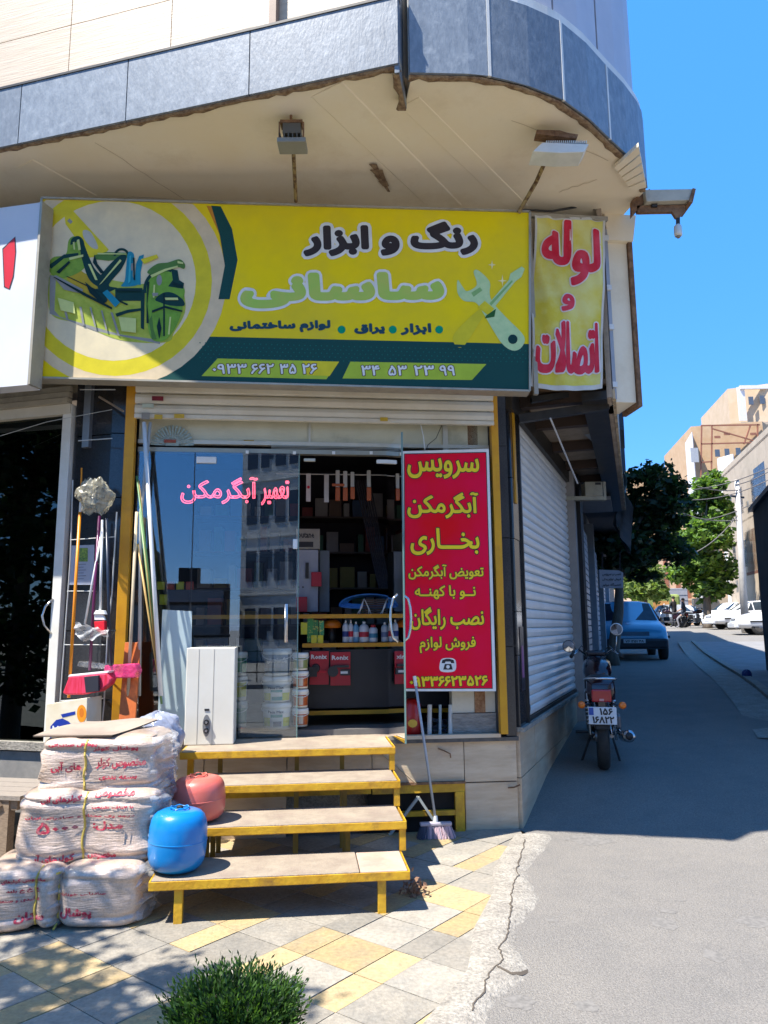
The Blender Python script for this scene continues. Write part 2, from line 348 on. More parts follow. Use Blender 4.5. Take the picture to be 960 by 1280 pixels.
# slabs laid at an angle; rows parallel to the kerb of the lane
ta=R(52); tx=Vector((math.cos(ta),math.sin(ta))); ty=Vector((-math.sin(ta),math.cos(ta))); TW=.40
def clip_poly(poly,fn):
    out=[]
    for i in range(len(poly)):
        a=poly[i];b=poly[(i+1)%len(poly)];fa_,fb=fn(a),fn(b)
        if fa_>=0: out.append(a)
        if (fa_>=0)!=(fb>=0): t=fa_/(fa_-fb); out.append((a[0]+(b[0]-a[0])*t,a[1]+(b[1]-a[1])*t))
    return out
def inwall(p):
    q=F.i@Vector((p[0],p[1],0)); q2=Mf.i@Vector((p[0],p[1],0)); return min(-q.y-.0, -q2.y+.0)-.004 if p[0]<-1.5 else -q.y-.004
cnt=0
def cell_w(i,j):
    return 1
rows=[]; y=-12; k=0
jr=random.Random(3)
for i in range(-18,26):
    for j in range(-8,22):
        # alternate wide and narrow strips like the photo's two-size paving
        u0=i*.30; u1=u0+.295; v0=(j//2)*.46+(0 if j%2==0 else .30); v1=v0+(.295 if j%2==0 else .155)
        poly=[tuple((tx*u+ty*v).xy) for u,v in ((u0,v0),(u1,v0),(u1,v1),(u0,v1))]
        cx=sum(p[0] for p in poly)/4; cy=sum(p[1] for p in poly)/4
        if cy<1.9 or cy>6.3 or cx<-5 or abs(cx)>cy*.75+1.3: continue
        poly=clip_poly(poly,lambda p: edge_x(p[1])-p[0]-.06)
        if len(poly)<3: continue
        poly=clip_poly(poly,inwall)
        if len(poly)<3: continue
        ar=abs(sum(a[0]*b[1]-a[1]*b[0] for a,b in zip(poly,poly[1:]+poly[:1])))/2
        if ar<.004: continue
        m=tile_y if ((j%2==1 and (i%3)!=1) or (j%4==2 and i%3==0)) else tile_g
        b=MB(); dz=jr.uniform(-.002,.002); b.slab(poly,-.007,.003+dz); part('paving_slab',b,m,pav,fr=Matrix()); cnt+=1
print('slabs',cnt)
# rough concrete kerb strip between slabs and lane, with a crack
mb=MB(); N=60; V=[]
ks=[]
for i in range(N+1):
    t=i/N*(len(EP)-1); k=min(int(t),len(EP)-2); f=t-k; x=EP[k][0]+(EP[k+1][0]-EP[k][0])*f; y=EP[k][1]+(EP[k+1][1]-EP[k][1])*f
    wl=-.13; wr=.13+.03*math.sin(i*.37+1)+.008*math.sin(i*1.9)
    for q,z in ((wl,-.006),(wl+.02,.010),(0.03,.014),(wr-.04,.006),(wr,-.012)): V.append((x+q,y,z))
mb.add(V,[(i*5+j,(i+1)*5+j,(i+1)*5+j+1,i*5+j+1) for i in range(N) for j in range(4)])
struct('kerb_strip',mb,conc,smooth='s'); KB=BVHTree.FromPolygons(mb.v,mb.f)
mb=MB(); P=[G(*q,0) for q in [(655,1052),(646,1090),(638,1130),(634,1170),(622,1200),(619,1213),(604,1235),(592,1268)]]
for a,b in zip(P,P[1:]):
    for k in range(16):
        p=a.lerp(b,k/16); q=a.lerp(b,(k+1)/16); o=Vector((.035*noise.noise(Vector((0,p.y*7,3)))+.012*noise.noise(Vector((0,p.y*31,1))),0,0)); o2=Vector((.035*noise.noise(Vector((0,q.y*7,3)))+.012*noise.noise(Vector((0,q.y*31,1))),0,0)); w=.007+.009*max(0,noise.noise(Vector((5,p.y*5,1)))); mb.add([p+o+Vector((0,0,.021)),p+o+Vector((w,0,.021)),q+o2+Vector((w,0,.021)),q+o2+Vector((0,0,.021))],[(0,1,2,3)])
P=[G(*q,0) for q in [(621,1212),(640,1220),(652,1217),(660,1212)]]
for a,b in zip(P,P[1:]): mb.add([a+Vector((0,-.012,.024)),b+Vector((0,-.012,.02)),b+Vector((0,.012,.02)),a+Vector((0,.012,.024))],[(0,1,2,3)])

for v in mb.v:
    h=KB.ray_cast(Vector((v.x,v.y,1)),Vector((0,0,-1))); v.z=(h[0].z+.003) if h[0] else -.005
struct('crack',mb,mat('dark_crack',(.10,.08,.06),1))
# oil spots and patches on the lane
mb=MB()
for px,py,w,h in [(738,1048,.17,.09),(830,1152,.07,.05),(945,1150,.10,.05),(893,1193,.05,.04),(690,1148,.03,.02),(733,1255,.05,.03),(780,1094,.04,.02),(836,1137,.05,.02),(650,1250,.06,.04),(852,1124,.03,.01)]:
    c=G(px,py,0); n=14; q=jr.random()*6; pts=[(c.x+w*math.cos(2*math.pi*k/n)*(1+.25*math.sin(3*k+q)),c.y+h*1.6*math.sin(2*math.pi*k/n)*(1+.2*math.cos(2*k+q)),gz(c.x,c.y)-.0072) for k in range(n)]
    mb.add(pts,[tuple(range(n))])
struct('oil_stains',mb,mat('oil_stain',(.12,.112,.10),.8,c2=(.20,.185,.165),sc=40,lo=.3,hi=.6))
# lane drain channel on the right with a paler concrete lip
dr=[G(*q) for q in [(864,803),(880,818),(902,833),(925,847),(945,862),(965,880),(1010,925)]]
mb=MB(); mc=MB()
for a,b in zip(dr,dr[1:]):
    d=(b-a); n_=Vector((d.y,-d.x,0)).normalized()
    if n_.x<0: n_=-n_
    z=Vector((0,0,.012)); mb.add([a+z,a+n_*-.45+z*.3,b+n_*-.45+z*.3,b+z],[(0,1,2,3)]); mb.add([a+z+Vector((0,0,.05)),a+n_*.12+Vector((0,0,.06)),b+n_*.12+Vector((0,0,.06)),b+z+Vector((0,0,.05)),a,b],[(0,1,2,3),(0,3,5,4)])
    mc.add([a+n_*.13+Vector((0,0,.02)),a+n_*5+Vector((0,0,.03)),b+n_*5+Vector((0,0,.03)),b+n_*.13+Vector((0,0,.02))],[(0,1,2,3)])
struct('drain_channel',mb,conc); struct('side_path',mc,mat('old_paving',(.26,.25,.24),.85,c2=(.2,.19,.18),sc=3,bump=.4))
# ================= CORNER BUILDING =================
bld=thing('corner_building','cream corner building with blue grey slate band, rounded overhang and plastered soffit above the shop','building',F)
# shop walls F: plinth, sill, pillars, interior shell
def slabs(fr,parent,cells,y0,y1,m,name='stone_slab',gap=.003,bev=0):
    for (x0,x1,z0,z1) in cells:
        b=MB(); b.box(x0+gap,x1-gap,y0+jr.uniform(-.0015,.0015),y1,z0+gap,z1-gap); part(name,b,m,parent,fr)
slabs(F,bld,[(-1.12,-.42,.345,.645),(-.42,-.012,.345,.645),(-.42,-.012,-.02,.342),(-2.95,-2.35,.32,.645),(-2.35,-1.75,.32,.645),(-1.75,-1.12,.32,.645),(-2.95,-2.35,-.02,.317),(-2.35,-1.75,-.02,.317)],-.02,.1,plinth_m)
mb=MB(); mb.box(-2.95,-.42,.12,.2,-.02,.36); part('plinth_back',mb,conc,bld,F)
mb=MB(); mb.box(-1.15,.0,-.055,.22,.645,.672); part('window_sill',mb,mat('dark_sill',(.06,.06,.06),.4,c2=(.1,.09,.08),sc=20),bld,F)
mb=MB(); mb.box(-.92,-.14,-.06,.0,.673,.70); part('sill_lip',mb,travertine,bld,F)
mb=MB(); mb.box(-2.95,-.93,-.03,.9,.645,.695); mb.box(-2.95,-.01,.22,4.2,.6,.66); part('shop_floor',mb,board,bld,F)
# black pillar right of the door (front face) and the corner return on the lane side
slabs(F,bld,[(-.09,-.005,.675,1.35),(-.09,-.005,1.35,2.2),(-.09,-.005,2.2,2.95),(-.09,-.005,2.95,3.42)],-.03,.15,black_st,'granite_slab')
slabs(L,bld,[(.02,.3,.70,1.28),(.02,.3,1.28,1.62),(.02,.3,1.62,2.2),(.02,.3,2.2,2.7),(.02,.3,2.7,3.35)],-.03,.1,black_st,'granite_slab')
mb=MB(); mb.box(.30,.34,-.045,.05,.70,3.34); part('shutter_rail',mb,dark_metal,bld,L)
mb=MB(); mb.box(.09,.15,-.045,-.032,2.5,3.3); part('yellow_edge',mb,orange_y,bld,L)
# poster-coloured reflections in the granite return, put in as thin coloured strips
mb=MB(); mb.box(.10,.24,-.034,-.031,1.0,1.5); part('thin_patch',mb,mat('dark_reflection',(.03,.03,.04),.3),bld,L)
mb=MB(); mb.box(.13,.20,-.037,-.0345,1.1,1.35); part('thin_patch',mb,mat('pink_reflection',(.3,.12,.25),.4),bld,L)
# lane side plinth
cs=[];x=.012
for w_ in (.62,.6,.65,.6,.62,.45):
    cs+= [(x,x+w_,.36,.70),(x,x+w_,-.02,.36)]; x+=w_
slabs(L,bld,cs,-.02,.1,plinth_m)
mb=MB(); mb.box(.0,3.6,-.06,.1,.70,.735); part('lane_sill',mb,conc,bld,L)
mb=MB(); mb.box(0,3.6,.12,.2,-.02,5.1); mb.box(3.42,3.56,-.05,.12,.72,3.4); part('lane_wall',mb,mat('grey_render',(.20,.18,.16),.8,bump=.3),bld,L)
mb=MB(); mb.box(-.02,3.56,-.06,.1,3.26,3.5); part('shutter_box',mb,dark_metal,bld,L)
# header behind the signs
mb=MB(); mb.box(-3.05,0,.02,.25,3.42,5.05); part('header_wall',mb,mat('header_render',(.45,.38,.28),.8),bld,F)
mb=MB(); mb.box(-5.6,-.0,.02,.2,3.38,5.05); part('header_wall',mb,mat('header_render',(.45,.38,.28),.8),bld,Mf)
# dark column between the two shops: granite slabs
slabs(Mf,bld,[(-.40,-.02,z,z+.498) for z in (.5,1.0,1.5,2.0,2.5,3.0)],-.02,.1,black_st,'granite_slab')
slabs(F,bld,[(-3.12,-3.0,z,z+.498) for z in (.5,1.0,1.5,2.0,2.5,3.0)],-.02,.1,black_st,'granite_slab')
mb=MB(); mb.box(-.30,-.24,-.06,-.022,2.9,3.42); part('steel_post',mb,mat('grey_steel',(.25,.27,.3),.4,metal=.6),bld,Mf)
# left shop plinth
slabs(Mf,bld,[(-4.2,-2.9,.1,.62),(-2.9,-1.7,.1,.62),(-1.7,-.9,.1,.62),(-.9,-.1,.1,.62),(-4.2,-2.2,-.02,.1),(-2.2,-.1,-.02,.1)],-.04,.1,mat('grey_plinth',(.20,.19,.175),.6,c2=(.28,.26,.23),sc=9,dirt=.5))
mb=MB(); mb.box(-5,-.45,-.07,.15,.63,.69); part('window_sill',mb,conc,bld,Mf)
# soffit: one plastered slab with low ribs
arc=[(.64,4.29),(.93,4.38),(1.21,4.52),(1.45,4.72),(1.66,4.94),(1.86,5.14),(2.02,5.33),(2.10,5.45),(2.15,5.57)]
f0=Mo.at(-7,0); f1=Mo.at(0,0); r1=Vector((.175,4.50,0))
bay=[(.185,4.27)]+arc
def Lp(x,y): p=L.at(x,y); return (p.x,p.y)
far=[Lp(.75,-.80),Lp(6.9,-.42),Lp(6.9,.3)]
sof=[(f0.x,f0.y),(f1.x,f1.y),(r1.x,r1.y)]+[(.2,4.29)]+arc+far+[(2.0,6.6),(-2.2,6.0),(f0.x-.3,7.9)]
mb=MB(); mb.slab(sof,5.0,5.06); part('soffit',mb,soffit_m,bld,Matrix())
mb=MB()
# plaster ribs that run from the band back to the wall
for (a,b,w_) in [((408,112),(560,262),.16),((512,128),(650,262),.10),((30,206),(110,250),.14)]:
    rb=MB(); p=G(*a,4.995); q=G(*b,4.995); d=(q-p).normalized(); n_=Vector((d.y,-d.x,0))*w_/2; rb.hexa([p-n_*1.5+Vector((0,0,.0)),p+n_*1.5,q+n_*1.5,q-n_*1.5,p-n_*2.2+Vector((0,0,.03)),p+n_*2.2+Vector((0,0,.03)),q+n_*2.2+Vector((0,0,.03)),q-n_*2.2+Vector((0,0,.03))]); part('plaster_rib',rb,soffit_m,bld,Matrix())
mb=MB(); p=G(466,205,4.985); 
for k in range(5):
    q=G(466+k*4,205+k*7,4.985); w_=[.03,.05,.04,.035,.015][k]; q2=G(466+k*4+4,212+k*7,4.985); mb.add([q-Vector((w_,0,0)),q+Vector((w_,0,0)),q2+Vector((w_*.8,0,0)),q2-Vector((w_*.6,0,0))],[(0,3,2,1)])
part('plaster_scar',mb,rubble,bld,Matrix())
r_s=random.Random(12)
for (a,b) in [((120,178),(250,262)),((640,150),(760,200)),((700,240),(745,225))]:
    p=G(*a,4.997); q=G(*b,4.997); cb=MB(); pts=[p.lerp(q,k/9)+Vector((r_s.gauss(0,.007),r_s.gauss(0,.007),0)) for k in range(10)]
    for u,v in zip(pts,pts[1:]): d=(v-u).normalized(); n_=Vector((d.y,-d.x,0))*.0028; cb.add([u-n_,u+n_,v+n_,v-n_],[(0,3,2,1)])
    part('hairline_crack',cb,mat('crack_tan',(.60,.48,.31),.9),bld,Matrix())
# moulded plaster corner block at the lane end of the soffit
mb=MB()
pb=[G(768,205,4.98),G(798,178,4.98),G(808,232,4.98),G(790,236,4.98)]
for k in range(5):
    t0,t1=k/5,(k+.8)/5; a=pb[0].lerp(pb[3],t0); b=pb[1].lerp(pb[2],t0); c=pb[1].lerp(pb[2],t1); d=pb[0].lerp(pb[3],t1); dn=Vector((0,0,-.03)); mb.hexa([a+dn,b+dn,c+dn,d+dn,a,b,c,d])
part('plaster_moulding',mb,soffit_m,bld,Matrix())
# slate band of the straight front
top=.47; cells=[-7,-5.9,-4.75,-3.62,-2.84,-1.95,-1.02,0.0]
for a,b in zip(cells,cells[1:]):
    m_=MB(); m_.box(a+.004,b-.004,-.015,.03,4.985,4.985+top); part('slate_panel',m_,slate,bld,Mo)
m_=MB(); a=f1; b=r1; d=(b-a).normalized(); n_=Vector((d.y,-d.x,0))*.03
m_.hexa([a+n_*0+Vector((0,0,4.93)),b+Vector((0,0,4.93)),b-n_+Vector((0,0,4.93)),a-n_+Vector((0,0,4.93)),a+Vector((0,0,5.62)),b+Vector((0,0,5.62)),b-n_+Vector((0,0,5.62)),a-n_+Vector((0,0,5.62))]); part('slate_return',m_,slate,bld,Matrix())
# ragged rubble lip under the bands
def lip(path,z,parent,w0=.045,seed=1,dz=.035):
    r=random.Random(seed); mb=MB(); pts=[]
    for a,b in zip(path,path[1:]):
        n=max(2,int((Vector(b)-Vector(a)).length/.06))
        for k in range(n): pts.append(Vector(a).lerp(Vector(b),k/n))
    pts.append(Vector(path[-1])); V=[]
    for i,p in enumerate(pts):
        d=(pts[min(i+1,len(pts)-1)]-pts[max(i-1,0)]).normalized(); n_=Vector((-d.y,d.x)); w=w0*(.6+.6*r.random()); h=dz*(.3+.35*r.random())
        for q,zz in ((.004,0),(.004,-h),(w,-h*.6),(w*1.2,.004)): V.append((p.x+n_.x*q,p.y+n_.y*q,z+zz))
    mb.add(V,[(i*4+j,i*4+j+1,(i+1)*4+j+1,(i+1)*4+j) for i in range(len(pts)-1) for j in range(3)]); return part('rubble_lip',mb,rubble,parent,Matrix(),smooth='s')
lip([(f0.x,f0.y),(f1.x,f1.y)],4.985,bld); lip([(f1.x,f1.y),(r1.x,r1.y)],4.93,bld,.05,3); lip(bay,4.997,bld,.05,2,.03)
m_=MB(); a=Mo.at(-7,-.012,4.985+top); m_.box(-7,.0,-.022,.05,4.985+top,4.985+top+.018); part('joint_strip',m_,dark_metal,bld,Mo)
# bay band: slate panels along the curve
def arclen(pts): 
    L_=[0]
    for a,b in zip(pts,pts[1:]): L_.append(L_[-1]+math.dist(a,b))
    return L_
bl=arclen(bay)
def bp(s):
    for i in range(len(bl)-1):
        if s<=bl[i+1] or i==len(bl)-2: 
            t=(s-bl[i])/(bl[i+1]-bl[i]); return Vector((bay[i][0]+(bay[i+1][0]-bay[i][0])*t,bay[i][1]+(bay[i+1][1]-bay[i][1])*t,0))
def curved(s0,s1,z0,z1,off,th,m,name):
    mb=MB(); n=max(1,int((s1-s0)/.12)); V=[]
    for k in range(n+1):
        s=s0+(s1-s0)*k/n; p=bp(s); d=(bp(min(s+.05,bl[-1]))-bp(max(s-.05,0))).normalized(); nn=Vector((d.y,-d.x,0)); 
        for o,z in ((off,z0),(off,z1),(off-th,z1),(off-th,z0)): V.append(p+nn*o+Vector((0,0,z)))
    fs=[(k*4+j,(k+1)*4+j,(k+1)*4+(j+1)%4,k*4+(j+1)%4) for k in range(n) for j in range(4)]+[(0,1,2,3),(4*n+3,4*n+2,4*n+1,4*n)]
    mb.add(V,fs); return part(name,mb,m,bld,Matrix())
js=[0]+[ (lambda q: min(range(400),key=lambda i:(bp(bl[-1]*i/400)-q).length)*bl[-1]/400)(G(px,py,5.0)) for px,py in [(612,97),(704,127),(762,175)]]+[bl[-1]]
for a,b in zip(js,js[1:]): curved(a+.004,b-.016,5.0,5.60,.014,.05,slate,'slate_panel')
curved(0,bl[-1],5.03,5.6,-.042,.05,white_m,'band_backing')
for q_ in js[1:-1]: curved(q_-.014,q_+.006,5.0,5.60,.017,.04,white_m,'white_joint')
curved(0,bl[-1],5.602,5.68,.0,.12,white_m,'band_cornice')
Lb=Frame(L.at(0,-.80),68.5+3.0)
mb=MB(); mb.box(.9,6.9,.02,.06,5.0,5.6); part('slate_panel',mb,slate,bld,Lb)
glz=mat('grey_glazing',(.42,.41,.44),.35,c2=(.48,.47,.50),sc=2)
for i,(a,b) in enumerate(zip(js,js[1:])):
    for z in (5.69,7.2): curved(a+.012,b-.012,z,z+1.49,-.05,.05,glz,'grey_panel')
curved(0,bl[-1],5.68,8.7,-.075,.1,dark_metal,'panel_frame')
# upper straight wall, cream slabs, a window
wx=[-7,-6.1,-5.2,-4.3,-3.4,-2.5,-1.66,-.91]
for r_ in range(9):
    z=5.5+r_*.42
    for a,b in zip(wx,wx[1:]):
        o=.42*(r_%2); m_=MB(); m_.box(a+.003,b-.003,.05,.09,z+.003,z+.417); part('cladding_slab',m_,travertine,bld,Mo)
m_=MB(); m_.box(-.91,-.86,.04,.3,5.5,9.3); part('window_reveal',m_,mat('wood_reveal',(.35,.24,.17),.6),bld,Mo)
m_=MB(); m_.box(-.86,-.02,.22,.25,5.5,9.3); part('window_pane',m_,mat('dark_pane',(.05,.06,.08),.08),bld,Mo)
m_=MB(); m_.box(-.84,-.80,.16,.22,5.5,9.3); m_.box(-.35,-.3,.16,.22,5.5,9.3); m_.box(-.86,-.02,.1,.3,5.49,5.52); part('window_frame',m_,white_m,bld,Mo)
m_=MB(); m_.box(-.66,-.40,.17,.2,5.53,7.2); part('curtain',m_,mat('curtain',(.5,.5,.5),.8),bld,Mo)
# mass of the upper storeys
core=[(Mo.at(-9,.1).x,Mo.at(-9,.1).y),(Mo.at(-.05,.1).x,Mo.at(-.05,.1).y),(.3,4.6)]+[(x-.09,y+.09) for x,y in arc]+[Lp(.7,-.72),Lp(6.9,-.36),Lp(6.9,6),Lp(0,9)]
mb=MB(); mb.slab(core,5.07,12.6); part('upper_storeys',mb,travertine,bld,Matrix())
m_=MB(); m_.box(-9,-.02,.26,.3,5.48,9.4); part('wall_core',m_,travertine,bld,Mo)
# lane side box under the first floor: dark underside with beams
bx=thing('lane_overhang','low dark boxed overhang on the lane side with open steel beams below','overhang',L,(.0,-.4,3.3))
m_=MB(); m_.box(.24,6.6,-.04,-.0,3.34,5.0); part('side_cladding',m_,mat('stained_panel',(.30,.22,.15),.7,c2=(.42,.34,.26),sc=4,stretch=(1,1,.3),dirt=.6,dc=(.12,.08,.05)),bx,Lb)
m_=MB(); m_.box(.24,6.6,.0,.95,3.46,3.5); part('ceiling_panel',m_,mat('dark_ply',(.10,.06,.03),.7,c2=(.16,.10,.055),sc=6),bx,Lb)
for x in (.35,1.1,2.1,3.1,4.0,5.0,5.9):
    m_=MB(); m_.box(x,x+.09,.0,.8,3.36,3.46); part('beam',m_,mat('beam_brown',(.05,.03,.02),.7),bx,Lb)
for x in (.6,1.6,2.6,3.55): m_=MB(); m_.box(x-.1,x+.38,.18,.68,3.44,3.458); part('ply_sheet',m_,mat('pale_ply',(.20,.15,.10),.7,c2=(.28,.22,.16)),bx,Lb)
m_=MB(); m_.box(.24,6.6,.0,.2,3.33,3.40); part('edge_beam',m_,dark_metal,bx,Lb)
for k in range(57):
    m_=MB(); m_.box(.25+k*.11,.35+k*.11,-.065,-.042,3.33,3.41); part('edge_tile',m_,mat('edge_tile',(.42,.32,.20),.7,rv=.25),bx,Lb)
m_=MB(); m_.bar(F.px(648,524,.1),F.px(760,507,.05),.06,.07); part('tie_beam',m_,dark_metal,bx,F)
m_=MB(); m_.bar(F.px(664,500,.1),F.px(735,491,.1),.05,.05); part('tie_beam',m_,dark_metal,bx,F)
m_=MB(); m_.tube([L.px(688,523,-.35),L.px(722,604,-.35)],.008,6); part('hanging_rod',m_,mat('pale_rod',(.5,.5,.5),.5),bx,L)
# corner pilaster beside the vertical banner
pil=thing('corner_pilaster','cream box pilaster with rusty edge strip at the lane corner beside the vertical banner','pilaster',F,(.85,-.1,3.3))
m_=MB()
a=[F.px(770,485,-.05),F.px(791,480,.0)]; a[0].z=a[1].z=4.78
m_.prism([(a[0].x,a[0].z),(a[1].x,a[1].z),(a[1].x,3.34),(a[0].x,3.34)],-.04,.3); part('shaft',m_,soffit_m,pil,F)
m_=MB(); m_.prism([(a[0].x-.01,a[0].z-.02),(a[1].x+.04,a[1].z-.02),(a[1].x+.08,5.0),(a[0].x-.03,5.0)],-.09,.3); part('capital',m_,soffit_m,pil,F)
m_=MB(); m_.box(a[1].x+.005,a[1].x+.04,-.07,.25,3.3,4.86); part('rust_strip',m_,rust,pil,F)
m_=MB(); m_.box(a[0].x-.045,a[0].x-.015,-.09,-.05,3.35,4.86); part('cable_duct',m_,mat('pale_duct',(.42,.42,.44),.4,metal=.4),pil,F)
for z in (4.75,4.3,3.95,3.45): m_=MB(); m_.box(a[0].x-.05,a[0].x-.01,-.105,-.09,z,z+.045); part('clip',m_,white_pl,pil,F)
m_=MB(); m_.tube([F.px(650,262,-.2),F.px(690,264,-.2),F.px(725,258,-.15),F.px(752,248,-.1)],.009,6); m_.tube([F.px(748,240,-.1),F.px(742,262,-.15),F.px(756,264,-.1),F.px(748,250,-.1)],.006,6); m_.tube([F.px(752,250,-.1),F.px(780,253,-.1),F.px(800,251,-.1)],.01,6); part('cable',m_,dark_metal,pil,F)
# ================= ROLLER SHUTTERS =================
def slat_mesh(w,h,name):
    mb=MB(); pr=[(0,0),(-.014,.012),(-.02,h*.5),(-.014,h*.8),(-.002,h-.006),(.004,h-.003),(.004,0)]
    n=len(pr); v=[(0,y,z) for y,z in pr]+[(w,y,z) for y,z in pr]; mb.add(v,[(i,(i+1)%n,(i+1)%n+n,i+n) for i in range(n)]+[tuple(range(n-1,-1,-1)),tuple(range(n,2*n))]); return mb
sh=thing('roller_shutter','closed ribbed silver white roller shutter filling the lane side wall','roller shutter',L,(.34,-.0,.735))
sm=mesh('slat',slat_mesh(3.08,.081,'slat'),shut_s)
for k in range(31): piece('slat',sm,sh,(0,0,.03+k*.081))
mb=MB(); mb.box(0,3.08,-.03,.01,0,.03); part('bottom_bar',mb,dark_metal,sh)
mb=MB(); mb.lathe([(.035,0),(.035,.03),(.02,.04)],(.12,-.02,.10),14,axis='y'); part('lock',mb,dark_metal,sh)
s2=thing('shutter_curtain','cream roller shutter rolled up under the yellow shop sign with its last slats showing','roller shutter',F,(-2.93,-.1,3.13))
sm=mesh('slat',slat_mesh(2.80,.085,'slat'),shut_m)
for k in range(4): piece('slat',sm,s2,(0,0,.0+k*.086))
mb=MB(); mb.box(0,2.8,-.02,.02,-.03,-.002); part('bottom_bar',mb,shut_m,s2)
for (px,py,w_,h_,m_) in [(197,498,.085,.035,mat('maroon_label',(.18,.01,.02),.5)),(185,507,.085,.03,mat('pale_green_label',(.45,.5,.4),.5)),(198,521,.06,.035,mat('amber_sticker',(.55,.36,.03),.5)),(224,520,.075,.032,mat('amber_sticker',(.55,.36,.03),.5)),(480,524,.06,.03,mat('amber_sticker',(.55,.36,.03),.5)),(182,520,.06,.05,mat('grey_smudge',(.25,.23,.2),.7))]:
    p=F.px(px,py,-.14); b=MB(); b.box(p.x-w_/2,p.x+w_/2,-.1405,-.1375,p.z-h_/2,p.z+h_/2); part('label',b,m_,s2,F)
# front door posts
for nm,x0,x1,lab in (('door_post',-3.0,-2.925,'yellow steel door post left of the shop glass beside the orange plank'),('door_post',-.15,-.092,'yellow steel door post between the red poster and the dark granite pillar')):
    b=MB(); b.box(x0,x1,-.10,-.035,.70,3.44)
    single('door_post',b,orange_y,lab,'door post',F,bev=.004,group='yellow door posts')
# ================= SIGNS =================
def fp(fr,pts,d): return [(lambda v:(v.x,v.z))(fr.px(px,py,d)) for px,py in pts]
def flat(name,parent,fr,pts,d,m,label=None,pix=True):
    q=fp(fr,pts,d) if pix else pts
    mb=MB(); n=len(q); mb.add([(x,d,z) for x,z in q],[tuple(range(n))]); return part(name,mb,m,parent,fr,label=label)
def ngon_smooth(pts,n=6):     # closed Catmull-Rom
    out=[]; k=len(pts)
    for i in range(k):
        p0,p1,p2,p3=[np.array(pts[(i+j-1)%k],float) for j in range(4)]
        for t in np.arange(0,1,1/n): out.append(tuple(.5*((2*p1)+(-p0+p2)*t+(2*p0-5*p1+4*p2-p3)*t*t+(-p0+3*p1-3*p2+p3)*t**3)))
    return out
def print_shapes(name,parent,fr,d0,shapes):
    """flat print: many inked shapes, each layer a hair above the one below"""
    mb=MB(); ms=[]
    for i,(m,pts) in enumerate(shapes):
        if m not in ms: ms.append(m)
        q=fp(fr,pts,d0-.0002*i); vs=[Vector((x,z)) for x,z in q]
        r=geometry.delaunay_2d_cdt(vs,[(k,(k+1)%len(vs)) for k in range(len(vs))],[],1,1e-6)
        mb.add([(v.x,d0-.0002*i,v.y) for v in r[0]],[tuple(t) for t in r[2]],ms.index(m))
    return part(name,mb,ms,parent,fr)
def ink(n,c,c2=None,sc=8): return mat('ink_'+n,c,.5,c2=c2,sc=sc,spec=.15)
D=0.
SF=Frame((-1.,5.25,0),0)
sg=thing('shop_sign','wide yellow and green shop signboard with printed tools and Persian lettering above the shutter','sign',SF,(0,D,3.33))
q=fp(SF,[(37,472),(662,489),(662,265),(53,248)],D)
mb=MB(); mb.prism(q,D,D+.12,0); part('panel',mb,mat('sign_yellow',(.88,.66,.0),.5,spec=.15,c2=(.74,.56,.02),sc=1.5,dirt=.15,dc=(.6,.45,.1)),sg,SF)
for a,b in ((0,1),(1,2),(2,3),(3,0)): 
    m_=MB(); m_.bar((q[a][0],D+.05,q[a][1]),(q[b][0],D+.05,q[b][1]),.014,.13,up=(0,1,0)); part('frame_edge',m_,mat('worn_alu',(.42,.38,.30),.5,metal=.4,dirt=.5),sg,SF)
cream=ink('cream',(.78,.66,.42),(.64,.55,.37),4); ringy=ink('ring_yellow',(.72,.60,.03)); dgreen=ink('deep_green',(.012,.075,.065),(.01,.055,.05),200); 
tan=ink('tan_ring',(.72,.57,.36)); orange_i=ink('orange',(.6,.25,.03)); lime=ink('lime',(.42,.55,.05)); 
def ell(cx,cy,rx,ry,a0=0,a1=360,n=40): return [(cx+rx*math.cos(R(a0+(a1-a0)*i/n)),cy+ry*math.sin(R(a0+(a1-a0)*i/n))) for i in range(n+1)]
def clipx(poly):
    def lft(p):  # inside the panel
        x0=53+(37-53)*(p[1]-248)/(472-248); return p[0]-x0-1
    poly=clip_poly(poly,lft); poly=clip_poly(poly,lambda p:p[1]-(248+(p[0]-53)*17/609)-1.5); poly=clip_poly(poly,lambda p:(472+(p[0]-37)*17/625)-p[1]-2); return poly
def ring(cx,cy,r,w,a0,a1,n=40): return ell(cx,cy,r,r,a0,a1,n)+ell(cx,cy,r-w,r-w,a1,a0,n)
CX,CY=146,351
shapes=[(dgreen,clipx([(232,420),(662,430),(662,489),(140,475),(206,450)])),
 (tan,clipx(ell(CX,CY,137,133)[:-1])),(ringy,clipx(ell(CX-2,CY,121,119)[:-1])),(cream,clipx(ell(CX-4,CY,103,100)[:-1])),
 (orange_i,clipx([(258,257),(266,258),(281,290),(288,330),(286,373),(280,373),(281,332),(274,292)])),
 (dgreen,clipx([(264,257),(276,258),(290,286),(297,325),(287,374),(273,374),(281,332),(275,295)])),
 (lime,[(272,448),(424,452),(408,474),(252,470)]),(lime,[(438,452),(608,455),(590,475),(428,473)]),
 (ringy,[(378,451),(424,452),(412,470),(384,469)])]
print_shapes('printed_background',sg,SF,D-.0005,shapes)
